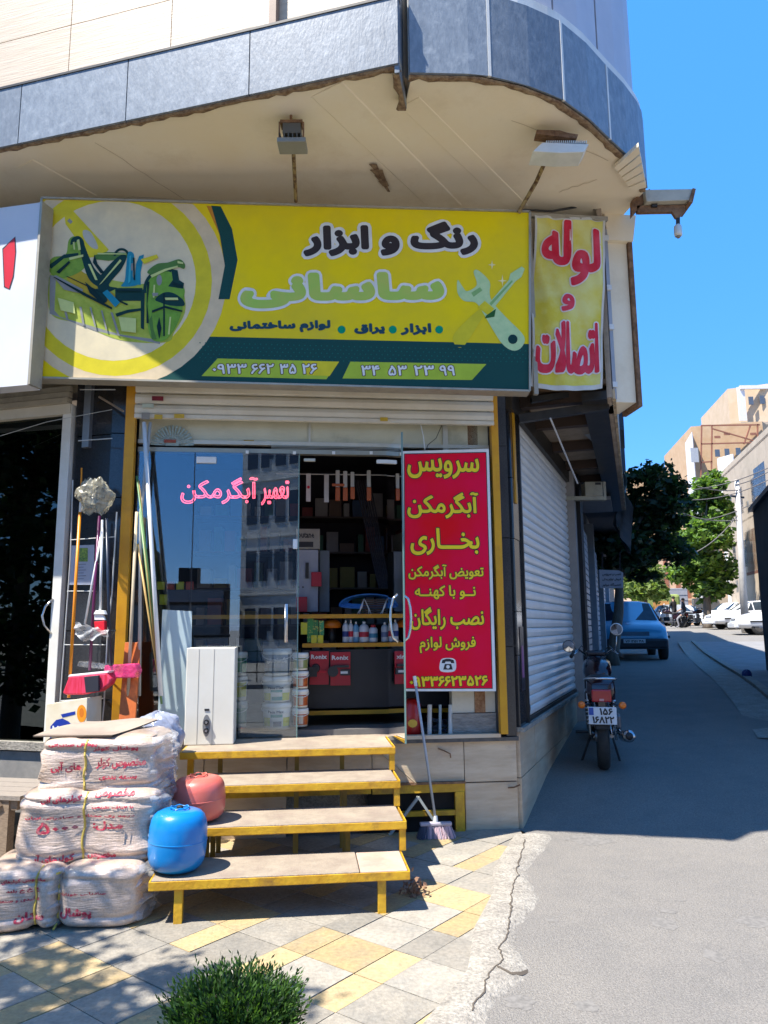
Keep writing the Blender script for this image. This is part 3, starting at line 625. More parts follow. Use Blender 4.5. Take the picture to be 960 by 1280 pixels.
# the printed bag of tools
g1=ink('tool_dark',(.01,.05,.045)); g2=ink('tool_green',(.16,.30,.04),(.24,.38,.05),20); g3=ink('tool_lime',(.34,.42,.05),(.45,.50,.08),14); g4=ink('tool_teal',(.02,.26,.36)); g5=ink('bag_shade',(.10,.22,.05)); gg=ink('tool_grey',(.30,.30,.28))
sm_=ngon_smooth
tools=[(g3,sm_([(62,345),(78,335),(130,348),(176,355),(220,352),(232,385),(218,415),(206,428),(150,425),(100,405),(66,395),(60,370)])),
 (gg,[(62,344),(70,344),(68,388),(75,396),(150,418),(200,425),(200,430),(120,414),(62,392)]),
 (ink('bag_gold',(.50,.36,.03)),[(84,340),(98,336),(150,372),(140,384),(118,375),(84,350)]),
 (ringy,[(80,266),(90,262),(136,312),(128,320),(112,322),(82,280)]),(gg,[(84,276),(87,273),(91,277),(88,280)]),(ink('hole',(.5,.48,.4)),sm_([(104,288),(113,290),(121,304),(122,311),(114,309),(105,298)])),
 (g2,sm_([(60,335),(66,322),(82,318),(86,300),(95,296),(106,310),(108,330),(96,342),(72,348)])),(g1,[(60,332),(80,318),(98,316),(98,320),(80,323),(64,336)]),
 (g1,sm_([(88,306),(90,298),(98,295),(104,300),(107,310),(118,335),(134,352),(128,360),(112,350),(103,326),(98,303),(93,304)])),
 (g5,[(118,319),(132,315),(160,316),(160,322),(136,326),(118,324)]),(g1,sm_([(122,350),(146,322),(158,320),(152,336),(136,356),(146,360),(128,366)])),
 (g1,ring(152,320,10,3,180,360,12)),(g4,sm_([(160,316),(165,315),(168,322),(166,345),(172,356),(152,358),(156,350),(158,330)])),(g4,[(170,330),(174,320),(180,318),(176,340),(176,356),(168,356)]),
 (gg,[(163,330),(168,328),(168,338),(164,338)]),(g1,[(144,360),(178,360),(178,376),(144,376)]),(g1,[(176,362),(181,362),(180,412),(176,410)]),
 (ink('pouch_green',(.20,.40,.05),(.14,.30,.04),14),sm_([(186,350),(196,338),(212,338),(220,350),(230,360),(230,372),(224,400),(208,424),(190,424),(184,400),(182,370)])),
 (g1,ring(206,362,27,4,170,290,16)),(g5,sm_([(184,340),(196,330),(210,328),(224,324),(231,330),(230,336),(222,334),(208,338),(194,344)])),
 (g1,[(214,336),(222,338),(224,350),(230,354),(229,361),(210,358),(216,350)]),(g1,sm_([(194,374),(204,366),(216,366),(228,374),(230,382),(214,382),(200,378)])),
 (gg,ell(199,350,3.5,7,0,360,10)[:-1]),(g1,sm_([(118,362),(126,362),(134,374),(130,378),(120,370)])),(g1,[(144,392),(160,387),(178,385),(178,388),(160,391),(146,396)]),(g5,[(186,400),(190,394),(192,412),(196,424),(190,424)]),
 (gg,[(78,379),(81,380),(86,401),(83,400)]),(gg,[(99,383),(102,384),(106,407),(103,406)]),(gg,[(138,390),(141,391),(150,420),(147,419)]),(gg,[(66,345),(70,344),(104,362),(102,367),(80,362)])]

hl=ink('tool_light',(.62,.68,.25)); ol=ink('tool_outline',(.008,.03,.03)); cy=ink('tool_cyan',(.05,.42,.50))
tools+=[(ol,[(82,345),(84,345),(160,380),(159,382)]),(hl,[(96,300),(99,299),(101,312),(98,313)]),(hl,[(91,303),(93,302),(94,312),(92,312)]),(hl,[(86,322),(104,318),(104,321),(87,325)]),(ol,[(70,340),(86,326),(88,328),(74,342)]),
 (hl,[(124,356),(127,354),(152,326),(150,324)]),(hl,[(122,316),(158,317),(158,318),(122,318)]),(hl,[(110,330),(113,330),(122,350),(119,350)]),(ol,[(118,318),(122,330),(130,340),(126,342),(116,328)]),
 (cy,[(162,320),(164,319),(163,352),(160,354)]),(ol,[(166,322),(168,322),(169,350),(167,350)]),(ringy,[(176,324),(196,318),(198,322),(180,330)]),(hl,[(188,344),(206,336),(222,332),(222,334),(206,339),(190,347)]),
 (ol,[(184,352),(187,352),(184,380),(186,404),(183,404)]),(hl,[(192,356),(194,356),(193,372),(191,372)]),(ol,[(190,388),(206,382),(228,388),(228,390),(206,385),(190,391)]),(ol,[(204,366),(206,366),(206,420),(204,420)]),
 (hl,[(206,372),(222,372),(223,375),(207,375)]),(gg,[(190,366),(198,366),(197,370),(191,370)]),(ol,[(196,408),(199,396),(202,410),(199,424)]),(hl,[(212,396),(214,396),(212,418),(210,418)]),
 (ol,[(66,346),(68,346),(106,366),(140,384),(140,387),(104,369)]),(gg,[(112,384),(114,384),(120,408),(118,408)]),(gg,[(126,388),(128,388),(134,412),(132,412)]),(hl,[(72,372),(92,378),(94,392),(76,388)]),(hl,[(148,396),(170,398),(170,416),(152,414)]),
 (g4,[(128,366),(134,362),(150,378),(144,384)]),(ol,[(146,362),(176,362),(176,364),(146,364)]),(ol,[(106,352),(118,362),(132,378),(128,380),(112,366)]),(hl,[(222,326),(229,328),(229,330),(222,329)]),(ol,[(216,352),(228,356),(228,358),(215,356)])]
print_shapes('printed_tools',sg,SF,D-.0025,tools)
wg=ink('pale_green',(.42,.60,.30),(.52,.66,.34),20); wd_=ink('pale_green_dark',(.25,.45,.16))
print_shapes('printed_wrench',sg,SF,D-.0025,[(ringy,sm_([(566,424),(572,412),(600,386),(606,392),(600,402),(582,430),(572,434)])),(dgreen,[(560,430),(600,432),(596,434),(560,434)]) ,
 (wg,sm_([(572,350),(578,358),(584,364),(596,356),(592,340),(598,338),(612,352),(612,366),(616,378),(632,396),(652,416),(656,426),(650,436),(640,438),(628,430),(616,412),(602,388),(594,378),(580,376),(572,366)],4)),
 (wd_,[(589,366),(600,359),(603,363),(592,371)]),(ringy,[(597,384),(606,376),(618,386),(610,394)]),(ink('grip_dark',(.03,.12,.03)),[(608,394),(620,386),(618,396),(606,398)]),
 (wg,[(612,378),(636,350),(638,342),(652,333),(656,336),(652,346),(644,352),(618,384)]),(wd_,[(612,379),(640,350),(641,352),(614,382)]),(g1,ell(641,424,6,6,0,360,14)[:-1]),
 (ink('star',(.9,.8,.4)),[(614,330),(615,325),(616,330),(620,331),(616,332),(615,337),(614,332),(610,331)]),(ink('star',(.9,.8,.4)),[(627,350),(628,343),(629,350),(634,351),(629,352),(628,358),(627,352),(622,351)])])
def sign_text(s,bl,tr,m,grow,d,parent=sg,fr=SF,name='lettering',**k):
    a=fr.px(*bl,D if d is None else d); b=fr.px(*tr,d)
    return lettering(name,parent,fr,s,a.x,b.x,a.z,b.z,d,m,grow,**k)
ltr_w=ink('letter_white',(.78,.77,.72)); ltr_d=ink('letter_dark',(.045,.035,.035)); navy=ink('letter_navy',(.02,.07,.10)); lg=mat('letter_green',(.30,.58,.07),.5,c2=(.52,.52,.10),sc=2.4,lo=.3,hi=.7)
sign_text('رنگ و ابزار',(382,318),(594,279),ltr_w,.042,D-.0030)
sign_text('رنگ و ابزار',(382,318),(594,279),ltr_d,.017,D-.0040)
sign_text('ساسانی',(304,382),(551,343),ltr_w,.045,D-.0031); sign_text('ساسانی',(304,382),(551,343),lg,.024,D-.0041)
sign_text('لوازم ساختمانی',(288,415),(412,401),navy,.0065,D-.003)
sign_text('یراق',(444,417),(480,405),navy,.0065,D-.003); sign_text('ابزار',(502,418),(538,405),navy,.0065,D-.003)
teal=ink('teal_dot',(.0,.30,.16))
for x_ in (427,491,549): print_shapes('printed_dot',sg,SF,D-.003,[(teal,ell(x_,412,5,5,0,360,14)[:-1])])
for s_,x0,x1 in (('۰۹۳۳',266,308),('۶۶۲',314,342),('۳۵',350,370),('۲۶',378,396)):
    sign_text(s_,(x0,467),(x1,455),ink('brown_outline',(.12,.06,.02)),.0085,D-.003); sign_text(s_,(x0,467),(x1,455),ltr_w,.003,D-.004)
for s_,x0,x1 in (('۳۴',452,474),('۵۳',486,508),('۲۳',518,542),('۹۹',550,568)):
    sign_text(s_,(x0,469),(x1,457),ink('brown_outline',(.12,.06,.02)),.0085,D-.003); sign_text(s_,(x0,469),(x1,457),ltr_w,.003,D-.004)
# dots texture of the green band
mb=MB()
for i in range(60):
    for j in range(7):
        x=250+i*6.9+(j%2)*3.4; y=428+j*4.6+ (x-232)*.025
        if y<452 or y>478 or j<4:
            p=SF.px(x,y,D-.0022); s_=.006; mb.add([(p.x-s_,p.y,p.z),(p.x,p.y,p.z-s_),(p.x+s_,p.y,p.z),(p.x,p.y,p.z+s_)],[(0,1,2,3)])
part('printed_pattern',mb,ink('pattern_green',(.01,.14,.11)),sg,SF,kind='stuff')
# vertical banner: cloth with soft folds
vb=thing('vertical_banner','narrow yellow cloth banner with red Persian lettering hanging right of the big shop sign','banner',F,(.6,-.3,3.3))
VD=-.26
bl_,br_,tr_,tl_=[F.px(*p,VD) for p in ((664,482),(752,486),(757,273),(667,270))]
def bsurf(u,v,off=0):
    sag=-.03*math.sin(math.pi*u)*(1-v)**6
    p=bl_*(1-u)*(1-v)+br_*u*(1-v)+tr_*u*v+tl_*(1-u)*v
    w=.010*math.sin(u*9+v*5)+.012*math.sin(u*4-v*9+1)*(1-v*.3)+.006*math.sin(u*23+v*13)+ .006*math.sin((u+v)*31)*v
    return Vector((p.x+.008*math.sin(v*9)*(1-u),VD+w-off,p.z+sag))
mb=MB(); mb.grid(lambda u,v:bsurf(u,v),26,44); 
part('cloth',mb,mat('banner_cloth',(.70,.66,.22),.6,c2=(.66,.55,.04),sc=2.2,lo=.42,hi=.6,dirt=.15,bump=.2,bsc=20),vb,F,smooth='s')
mb=MB(); mb.grid(lambda u,v:bsurf(u*.03,v,.002),1,40); mb.grid(lambda u,v:bsurf(.97+u*.03,v,.002),1,40); mb.grid(lambda u,v:bsurf(u,.985+v*.015,.002),26,1); mb.grid(lambda u,v:bsurf(u,v*.025,.002),26,1); part('hem',mb,mat('hem_white',(.62,.60,.54),.7),vb,F,smooth='s')
def on_banner(s,u0,u1,v0,v1,m,grow,off,shear=0,parent=vb):
    w=(br_-bl_).length; h=(tl_-bl_).length
    return lettering('lettering',parent,F,s,0,(u1-u0)*w,0,(v1-v0)*h,0,m,grow,fn=lambda x,y:bsurf(u0+x/w,v0+y/h,off),shear=shear)
pink=ink('pinkish_white',(.78,.70,.68)); redl=ink('letter_red',(.60,.015,.04),(.66,.06,.09),5)
for s_,u0,u1,v0,v1,g1_,g2_ in (('له',.13,.50,.72,.97,.028,.017),('لو',.56,.90,.60,.92,.028,.017),('و',.42,.58,.44,.53,.02,.010),('اتصالات',.06,.93,.09,.37,.024,.012)):
    on_banner(s_,u0,u1,v0,v1,pink,g1_,.006); on_banner(s_,u0,u1,v0,v1,redl,g2_,.009)
mb=MB(); mb.box(tl_.x-.02,tr_.x+.02,VD-.0,VD+.03,tl_.z-.005,tl_.z+.03); part('top_rail',mb,mat('worn_alu',(.42,.38,.30),.5),vb,F)
mb=MB(); mb.box(tl_.x-.055,tl_.x-.02,VD-.0,VD+.04,3.32,tl_.z); part('side_rail',mb,mat('worn_alu',(.42,.38,.30),.5),vb,F)
# white sign of the next shop
ls=thing('white_sign','white signboard with one red slanted letter at the left edge of the photo','sign',Mf,(-1.5,-.35,3.34))
a,b,c,d_=[Mf.px(*p,-.58) for p in ((34,481),(50,253),(0,258),(0,485))]
mb=MB(); mb.prism([(-5,3.34),(a.x,a.z),(b.x,b.z),(-5,4.86)],-.58,-.45); part('panel',mb,mat('sign_white',(.66,.67,.70),.5,c2=(.6,.61,.65),sc=1.5),ls,Mf)
mb=MB(); mb.bar((a.x+.02,-.53,a.z),(b.x+.02,-.53,b.z),.02,.12,up=(0,1,0)); part('frame_edge',mb,mat('worn_alu',(.42,.38,.30),.5),ls,Mf)
rl=[(4,312),(18,297),(19,316),(16,345),(11,361),(6,358)]
print_shapes('lettering',ls,Mf,-.582,[(blk_p,[(p[0]+ (1.2 if p[0]>10 else -1.2),p[1]+(1 if p[1]>320 else -1.5)) for p in rl]),(red_p,rl)])
# ================= RED POSTER =================
PD=-.13
po=thing('poster_board','tall red poster with yellow Persian lettering in a white frame right of the open door','poster',F,(-.5,PD,1.0))
q=fp(F,[(503,864),(620,864),(611,561),(502,564)],PD)
mb=MB(); mb.prism(q,PD,PD+.03); part('frame',mb,white_pl,po,F)
flat('border_sheet',po,F,[(506,861),(616,861),(608,565),(505,567)],PD-.002,blk_p)
flat('red_sheet',po,F,[(507,860),(615,860),(607,566),(506,568)],PD-.003,mat('poster_red',(.80,.002,.05),.5,spec=.15,c2=(.78,.002,.008),sc=.9,lo=.4,hi=.6))
def ptext(s,x0,y1,x1,y0,g1_=.0115,g2_=.005):
    for m,g,dd in ((blk_p,g1_,PD-.005),(yel_p,g2_,PD-.0065)):
        sign_text(s,(x0+2,y1-1),(x1-2,y0+1),m,g,dd,parent=po,fr=F)
ptext('سرویس',508,598,600,573); ptext('آبگرمکن',508,648,599,615); ptext('بخـــاری',512,694,600,660)
ptext('تعویض آبگرمکن',509,725,606,705,.008,.003); ptext('نــو با کهنــه',517,750,596,731,.008,.003); ptext('نصب رایگان',512,788,606,758,.010,.004); ptext('فروش لوازم',523,817,596,795,.008,.003)
for m,g,dd in ((blk_p,.009,PD-.005),(yel_p,.0045,PD-.0065)): 
    sign_text('۰۹۳۳۶۶۲۳۵۲۶',(513,858),(609,845),m,g,dd,parent=po,fr=F)
# phone pictogram
ph=[(551,837),(551,830),(555,829),(555,833),(563,833),(563,829),(568,830),(568,837),(565,837)]
print_shapes('phone_symbol',po,F,PD-.004,[(wht_p,sm_([(551,839),(550,828),(554,823),(566,823),(570,828),(568,839)],4)),(blk_p,[(552,829),(553,825),(558,823.5),(562,823.5),(567,825),(568,829),(564,829),(563,827),(557,827),(556,829)]),(blk_p,[(554,837),(556,830),(564,830),(566,837)]),(wht_p,ell(560,833.5,2.3,2.3,0,360,10)[:-1])])
mb=MB(); mb.tube([F.px(523,518,-.02),F.px(529,545,-.1),F.px(531,562,PD)],.004,5); part('hanging_wire',mb,white_pl,po,F)
mb=MB(); mb.tube([F.px(553,530,-.02),F.px(545,548,-.06),F.px(535,556,PD),F.px(533,562,PD)],.003,5); part('hanging_wire',mb,blk_p,po,F)
# ================= SHOPFRONT =================
inn=thing('shop_interior','dark shop room behind the glass with grey walls and low ceiling','room',F,(-1.5,1.5,.7))
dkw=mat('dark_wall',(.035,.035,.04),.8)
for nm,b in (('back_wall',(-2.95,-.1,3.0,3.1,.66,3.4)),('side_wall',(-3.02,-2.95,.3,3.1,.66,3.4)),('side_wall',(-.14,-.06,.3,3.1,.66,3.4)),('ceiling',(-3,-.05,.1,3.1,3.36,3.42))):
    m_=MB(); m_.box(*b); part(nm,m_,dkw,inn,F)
trn=thing('transom','cream transom strip over the glass door with dusty panel and track','transom',F,(-1.5,.02,2.93))
m_=MB(); m_.box(-2.92,-.15,.02,.05,2.96,3.42); part('panel',m_,mat('dusty_glass',(.50,.47,.33),.3,c2=(.58,.55,.40),sc=3,dirt=.5,dc=(.2,.19,.13)),trn,F)
m_=MB(); m_.box(-2.92,-.15,.0,.06,2.865,2.90); part('door_track',m_,mat('grey_alu',(.35,.34,.28),.4,metal=.5),trn,F)
m_=MB(); m_.box(-2.92,-.15,-.005,.05,2.93,2.96); part('door_track',m_,mat('pale_alu',(.55,.53,.45),.4,metal=.3),trn,F)
for k,z in enumerate((2.905,2.915,2.923)): m_=MB(); m_.box(-1.9,-.9,-.004-.002*k,.0,z,z+.004); part('track_rib',m_,mat('grey_alu',(.35,.34,.28),.4),trn,F)
m_=MB(); p=F.px(387,550,0); m_.box(p.x-.008,p.x+.008,.0,.055,2.96,3.4); part('mullion',m_,mat('pale_alu',(.55,.53,.45),.4),trn,F); m_=MB(); p=F.px(557,560,0); m_.box(p.x-.02,p.x+.02,.0,.055,2.7,3.4); part('mullion',m_,mat('pale_alu',(.55,.53,.45),.4),trn,F)
for px,py in ((309,565),(368,566),(417,566),(464,566)): p=F.px(px,py,-.01); m_=MB(); m_.box(p.x-.012,p.x+.012,-.012,-.004,p.z-.012,p.z+.012); part('clip',m_,white_pl,trn,F)
# round fan sticker
fan=MB(); c0=F.px(216,558,.01)
for k in range(17):
    a0=math.pi*k/17+.03; a1=math.pi*(k+1)/17-.03; r0,r1=.06,.165
    fan.add([(c0.x+r0*math.cos(a0),-.010,c0.z+r0*math.sin(a0)),(c0.x+r1*math.cos(a0),-.010,c0.z+r1*math.sin(a0)),(c0.x+r1*math.cos(a1),-.010,c0.z+r1*math.sin(a1)),(c0.x+r0*math.cos(a1),-.010,c0.z+r0*math.sin(a1))],[(0,1,2,3)])
fan.add([(c0.x+.055*math.cos(math.pi*k/10),-.010,c0.z+.055*math.sin(math.pi*k/10)) for k in range(11)],[tuple(range(11))])
part('ventilator_fins',fan,mat('fan_teal',(.30,.38,.36),.4,c2=(.22,.26,.22),sc=30),trn,F,kind='stuff')
m_=MB(); p=F.px(213,552,0); m_.box(p.x-.045,p.x+.045,-.018,-.013,p.z-.012,p.z+.012); part('red_tag',m_,mat('dull_red',(.3,.06,.03),.5),trn,F)
m_=MB(); p=F.px(311,553,0); m_.box(p.x-.04,p.x+.04,.004,.01,p.z-.02,p.z+.02); part('thin_patch',m_,mat('ochre_sticker',(.4,.25,.02),.5),trn,F)
# left fixed glass + door leaf (reflective)
gl=thing('shopfront_glazing','large mirror like shopfront glazing left of the open doorway','shopfront glazing',F,(-2.3,-.02,.7))
a=F.px(243,600,0).x; b=F.px(373,650,0).x
gm=glass('reflecting_glass',.06,(.93,.97,.98),rc=(.86,.93,1))
m_=MB(); m_.box(-2.915,a-.003,-.004,.004,.70,2.865); part('pane',m_,gm,gl,F)
m_=MB(); m_.box(a+.003,b,-.004,.004,.70,2.865); part('pane',m_,gm,gl,F)
m_=MB(); z=F.px(300,655,0).z; m_.box(a-.003,a+.003,-.006,.006,.70,2.86); part('joint',m_,blk_p,gl,F)
m_=MB(); m_.box(b-.002,b+.006,-.006,.006,.70,2.86); part('glass_edge',m_,mat('glass_green',(.16,.26,.24),.15),gl,F)
for px,py,w_,h_ in ((258,575,.15,.05),(369,680,.035,.075),(387,575,.09,.022),(480,577,.12,.03)):
    p=F.px(px,py,-.01); m_=MB(); m_.box(p.x-w_/2,p.x+w_/2,-.02,.012,p.z-h_/2,p.z+h_/2); part('patch_fitting',m_,white_pl if px!=387 else mat('pale_alu',(.5,.5,.45)),gl,F,bev=.003)
p0=F.px(358,755,-.05); p1=F.px(358,803,-.05); m_=MB(); m_.tube([(p0.x,0,p0.z-.03),(p0.x,-.05,p0.z-.03),(p0.x,-.05,p0.z),(p0.x,-.05,p1.z),(p0.x,-.05,p1.z+.03),(p0.x,0,p1.z+.03)],.011,8); part('handle',m_,steel,gl,F,smooth='s')
# neon outline lettering on the pane
neon=mat('neon_red',(1,.08,.13),.4,c2=(1,.10,.16),emit=1.6); 
ne=thing('neon_lettering','glowing red outline Persian lettering behind the left glass pane','neon sign',F,(-2,.03,2.5))
for s_,x0,x1,y0,y1 in (('تعمیر',327,361,601,631),('آبگرمکن',226,322,597,629)):
    a_=F.px(x0,y1,.03); b_=F.px(x1,y0,.03)
    lettering('neon_outline',ne,F,s_,a_.x,b_.x,a_.z,b_.z,.03,neon,.0036,stroke=True)
# right door leaf, swung outwards, seen nearly edge on
hx=F.px(497,700,0).x
rd=thing('glass_door','frameless glass door leaf swung open toward the street beside the poster','glass door',F,(hx,0,.71))
m_=MB(); y0=-.55
xe=F.px(505,830,-.5).x
m_.hexa([(hx-.08,0,.71),(hx-.07,0,.71),(xe+.012,-.50,.71),(xe,-.50,.71),(hx-.08,0,2.92),(hx-.07,0,2.92),(xe+.012,-.5,2.92),(xe,-.5,2.92)]); part('pane',m_,glass('clear_glass',.0,(.86,.92,.90)),rd,F)
m_=MB(); m_.box(xe-.002,xe+.010,-.512,-.502,.71,2.92); part('glass_edge',m_,mat('glass_green',(.16,.26,.24),.15),rd,F)
pa=[(-.02,.60),(-.055,.55),(-.07,.45),(-.075,.33),(-.07,.21),(-.055,.11),(-.02,.06)]
hz=F.px(500,800,-.45).z-.05
for sgn in (1,-1):
    m_=MB(); m_.tube([(xe-.012+sgn*(-x)*1.0,-.44,hz+z_*.62) for x,z_ in pa],.010,8); part('handle',m_,steel,rd,F,smooth='s')
# clear pane right of the door opening (behind the poster)
m_=MB(); m_.box(hx,-.155,.0,.008,1.02,2.86); single('side_window','x' and m_,glass('clear_glass',.0,(.86,.92,.90)),'clear side window behind the red poster with a cream post inside','window',F)
cp=thing('cream_panel','cream inner wall strip with brown stripe and stone skirting behind the red poster','wall panel',F,(-.35,.1,.7))
x0=F.px(563,880,.1).x; 
m_=MB(); m_.box(x0,-.155,.03,.14,.85,3.3); part('panel',m_,mat('cream_board',(.60,.55,.44),.6),cp,F)
xa,xb=F.px(591,880,.09).x,F.px(604,880,.09).x; m_=MB(); m_.box(xa,xb,.02,.03,.85,3.3); part('stripe',m_,mat('brown_stripe',(.2,.08,.03),.7,c2=(.35,.2,.1),sc=40),cp,F)
m_=MB(); m_.box(x0,-.155,.015,.14,.70,.845); part('stone_skirting',m_,mat('rough_stone',(.35,.32,.28),.9,c2=(.2,.18,.16),sc=14,stretch=(1,1,4),bump=1,bsc=30),cp,F)
# ================= STEPS =================
st=thing('yellow_steps','four stone topped steps on a yellow steel frame leading up to the shop door','steps',F,(-1.7,-1.0,0))
# tread: x0,x1,y front,y back,z top
TR=[(-2.42,-1.06,-1.58,-1.20,.215),(-2.28,-1.03,-1.24,-.84,.385),(-2.30,-1.02,-.90,-.48,.545),(-2.44,-1.01,-.57,-.04,.70)]
for i,(x0,x1,y0,y1,z) in enumerate(TR):
    m_=MB(); xm=x1-.27 if i==0 else x1-.02
    m_.box(x0+.01,xm,y0+.006,y1,z-.022,z+.004); part('tread_board',m_,board,st,F,bev=.003)
    if i==0: m_=MB(); m_.box(xm+.006,x1-.012,y0+.008,y1-.02,z-.022,z+.002); part('tread_board',m_,mat('pinkish_board',(.50,.36,.28),.6,c2=(.42,.30,.22),dirt=.4),st,F,bev=.003)
    m_=MB(); m_.box(x0,x1,y0-.006,y0+.003,z-.042,z-.001); m_.box(x0,x1,y0,y0+.04,z-.046,z-.042); part('front_angle',m_,yellow,st,F,bev=.0015)
    
    for xa_ in (x1-.008,x0): m_=MB(); m_.box(xa_,xa_+.008,y0,y1,z-.042,z+.001); part('side_angle',m_,yellow,st,F)
    m_=MB(); m_.box(x0,x1,y1-.03,y1,z-.05,z-.024); part('rear_bar',m_,yellow,st,F)
for x,y,z0,z1 in ((-2.27,-1.55,-.005,.172),(-1.21,-1.55,-.005,.172)): m_=MB(); m_.box(x-.022,x+.022,y-.02,y+.02,z0,z1); part('leg',m_,yellow,st,F,bev=.002)
for i in range(3):
    a_=TR[i]; b=TR[i+1]
    m_=MB(); m_.box(b[1]-.04,b[1]-.004,b[2]+.005,b[2]+.045,a_[4]+.006,b[4]-.046); part('upright',m_,yellow,st,F)
    for fx in (.0,.50,.80):
        x=-2.20+ (1.05)*fx; m_=MB(); m_.box(x-.015,x+.015,b[2]+.22,b[2]+.25,0.0,b[4]-.05); part('upright',m_,mat('grimy_yellow',(.28,.18,.03),.6,dirt=.5),st,F)
m_=MB(); m_.box(-2.40,-2.36,-.5,-.46,0,.65); part('upright',m_,yellow,st,F)
m_=MB(); m_.bar(F.at(-2.15,-1.1,.05),F.at(-1.35,-1.0,.10),.025,.012); part('loose_lath',m_,wood,st,Matrix())
# basement opening with yellow bars
bw=thing('basement_grille','low dark opening with yellow steel bars at pavement level right of the steps','grille',F,(-.7,0,0))
m_=MB(); m_.box(-1.12,-.425,-.045,-.0,.285,.345); part('bar',m_,yellow,bw,F); m_=MB(); m_.box(-1.12,-.50,-.045,-.01,.12,.155); part('bar',m_,yellow,bw,F)
m_=MB(); m_.box(-.50,-.43,-.05,-.0,-.0,.285); part('post',m_,yellow,bw,F); m_=MB(); m_.box(-2.3,-1.13,-.045,-.0,.29,.345); part('bar',m_,yellow,bw,F)
m_=MB(); m_.box(-1.15,-.43,.0,.02,-.01,.35); part('dark_back',m_,mat('void_dark',(.015,.013,.012),.9),bw,F)
m_=MB(); m_.bar((-1.0,-.06,.0),(-.78,-.055,.26),.02,.02); m_.bar((-.78,-.055,.26),(-.62,-.06,.02),.018); part('brace',m_,mat('pale_brace',(.35,.38,.36),.6),bw,F)
m_=MB(); m_.box(-1.15,-.42,-.055,.0,.345,.36); part('rust_lip',m_,rust,bw,F)
# dry leaf heap under the front step
b=MB(); c=F.at(-1.0,-1.32); r=random.Random(2); 
for k in range(90): p=Vector((c.x+r.gauss(0,.035),c.y+r.gauss(0,.03),.01+abs(r.gauss(0,.035)))); d=Vector((r.gauss(0,1),r.gauss(0,1),r.gauss(0,1))).normalized()*.018; e_=d.orthogonal().normalized()*.009; b.add([p-d,p+e_,p+d,p-e_],[(0,1,2,3)])
o=single('leaf_litter',b,mat('dead_leaf',(.16,.08,.05),.8,c2=(.25,.14,.07),sc=40),'small heap of dead leaves beside the foot of the steps','litter'); o['kind']='stuff'; del o['category']; del o['label']
# ================= GAS CYLINDERS =================
def tank(name,label,mcol,c,r,h,tilt):
    n=12; pr=[]
    for k in range(n+1):
        a=-math.pi/2+math.pi*k/n; ca=max(0,math.cos(a)); sa=math.sin(a); pr.append((r*ca**.42,h/2*(1 if sa>0 else -1)*abs(sa)**.62+h/2))
    pr=[(max(q,.001),z) for q,z in pr]
    t=thing(name,label,'gas cylinder',None,c); t.rotation_euler=(R(tilt[0]),R(tilt[1]),R(20)); WM[t.name]=Matrix.Translation(c)@t.rotation_euler.to_matrix().to_4x4()
    b=MB(); b.lathe(pr,n=48); part('body',b,mcol,t,smooth='s')
    b=MB(); b.lathe([(r*1.004,h*.5-.004),(r*1.012,h*.5-.002),(r*1.012,h*.5+.002),(r*1.004,h*.5+.004)],n=48,cap=False); part('weld_seam',b,mcol,t,smooth='s')
    b=MB(); b.tube([(.05*math.cos(q_),.05*math.sin(q_),h-.002+.012*(1 if k_%2 else .4)) for k_,q_ in enumerate([math.pi*2*z_/12 for z_ in range(13)])],.004,6); part('collar_ring',b,mcol,t,smooth='s')
    b=MB(); b.lathe([(.018,h-.004),(.018,h+.012),(.012,h+.016)],n=12); part('valve',b,dark_metal,t)
    return t
blue_t=mat('blue_paint',(.003,.20,.52),.32,c2=(.002,.16,.45),sc=3,coat=.3,dirt=.45,dc=(.06,.25,.42),bump=.12,bsc=9)
pink_t=mat('salmon_paint',(.62,.12,.09),.38,c2=(.55,.15,.11),sc=4,coat=.2,dirt=.4,dc=(.45,.25,.2))
pb=F.at(-2.31,-1.42,.222); tank('gas_cylinder','rounded bright blue gas cylinder standing on the lowest step',blue_t,(pb.x,pb.y,pb.z),.155,.315,(0,2))
pp=F.at(-2.24,-1.07,.392); tank('gas_cylinder','rounded salmon red gas cylinder on the second step behind the blue one',pink_t,(pp.x,pp.y,pp.z),.155,.25,(0,-2))
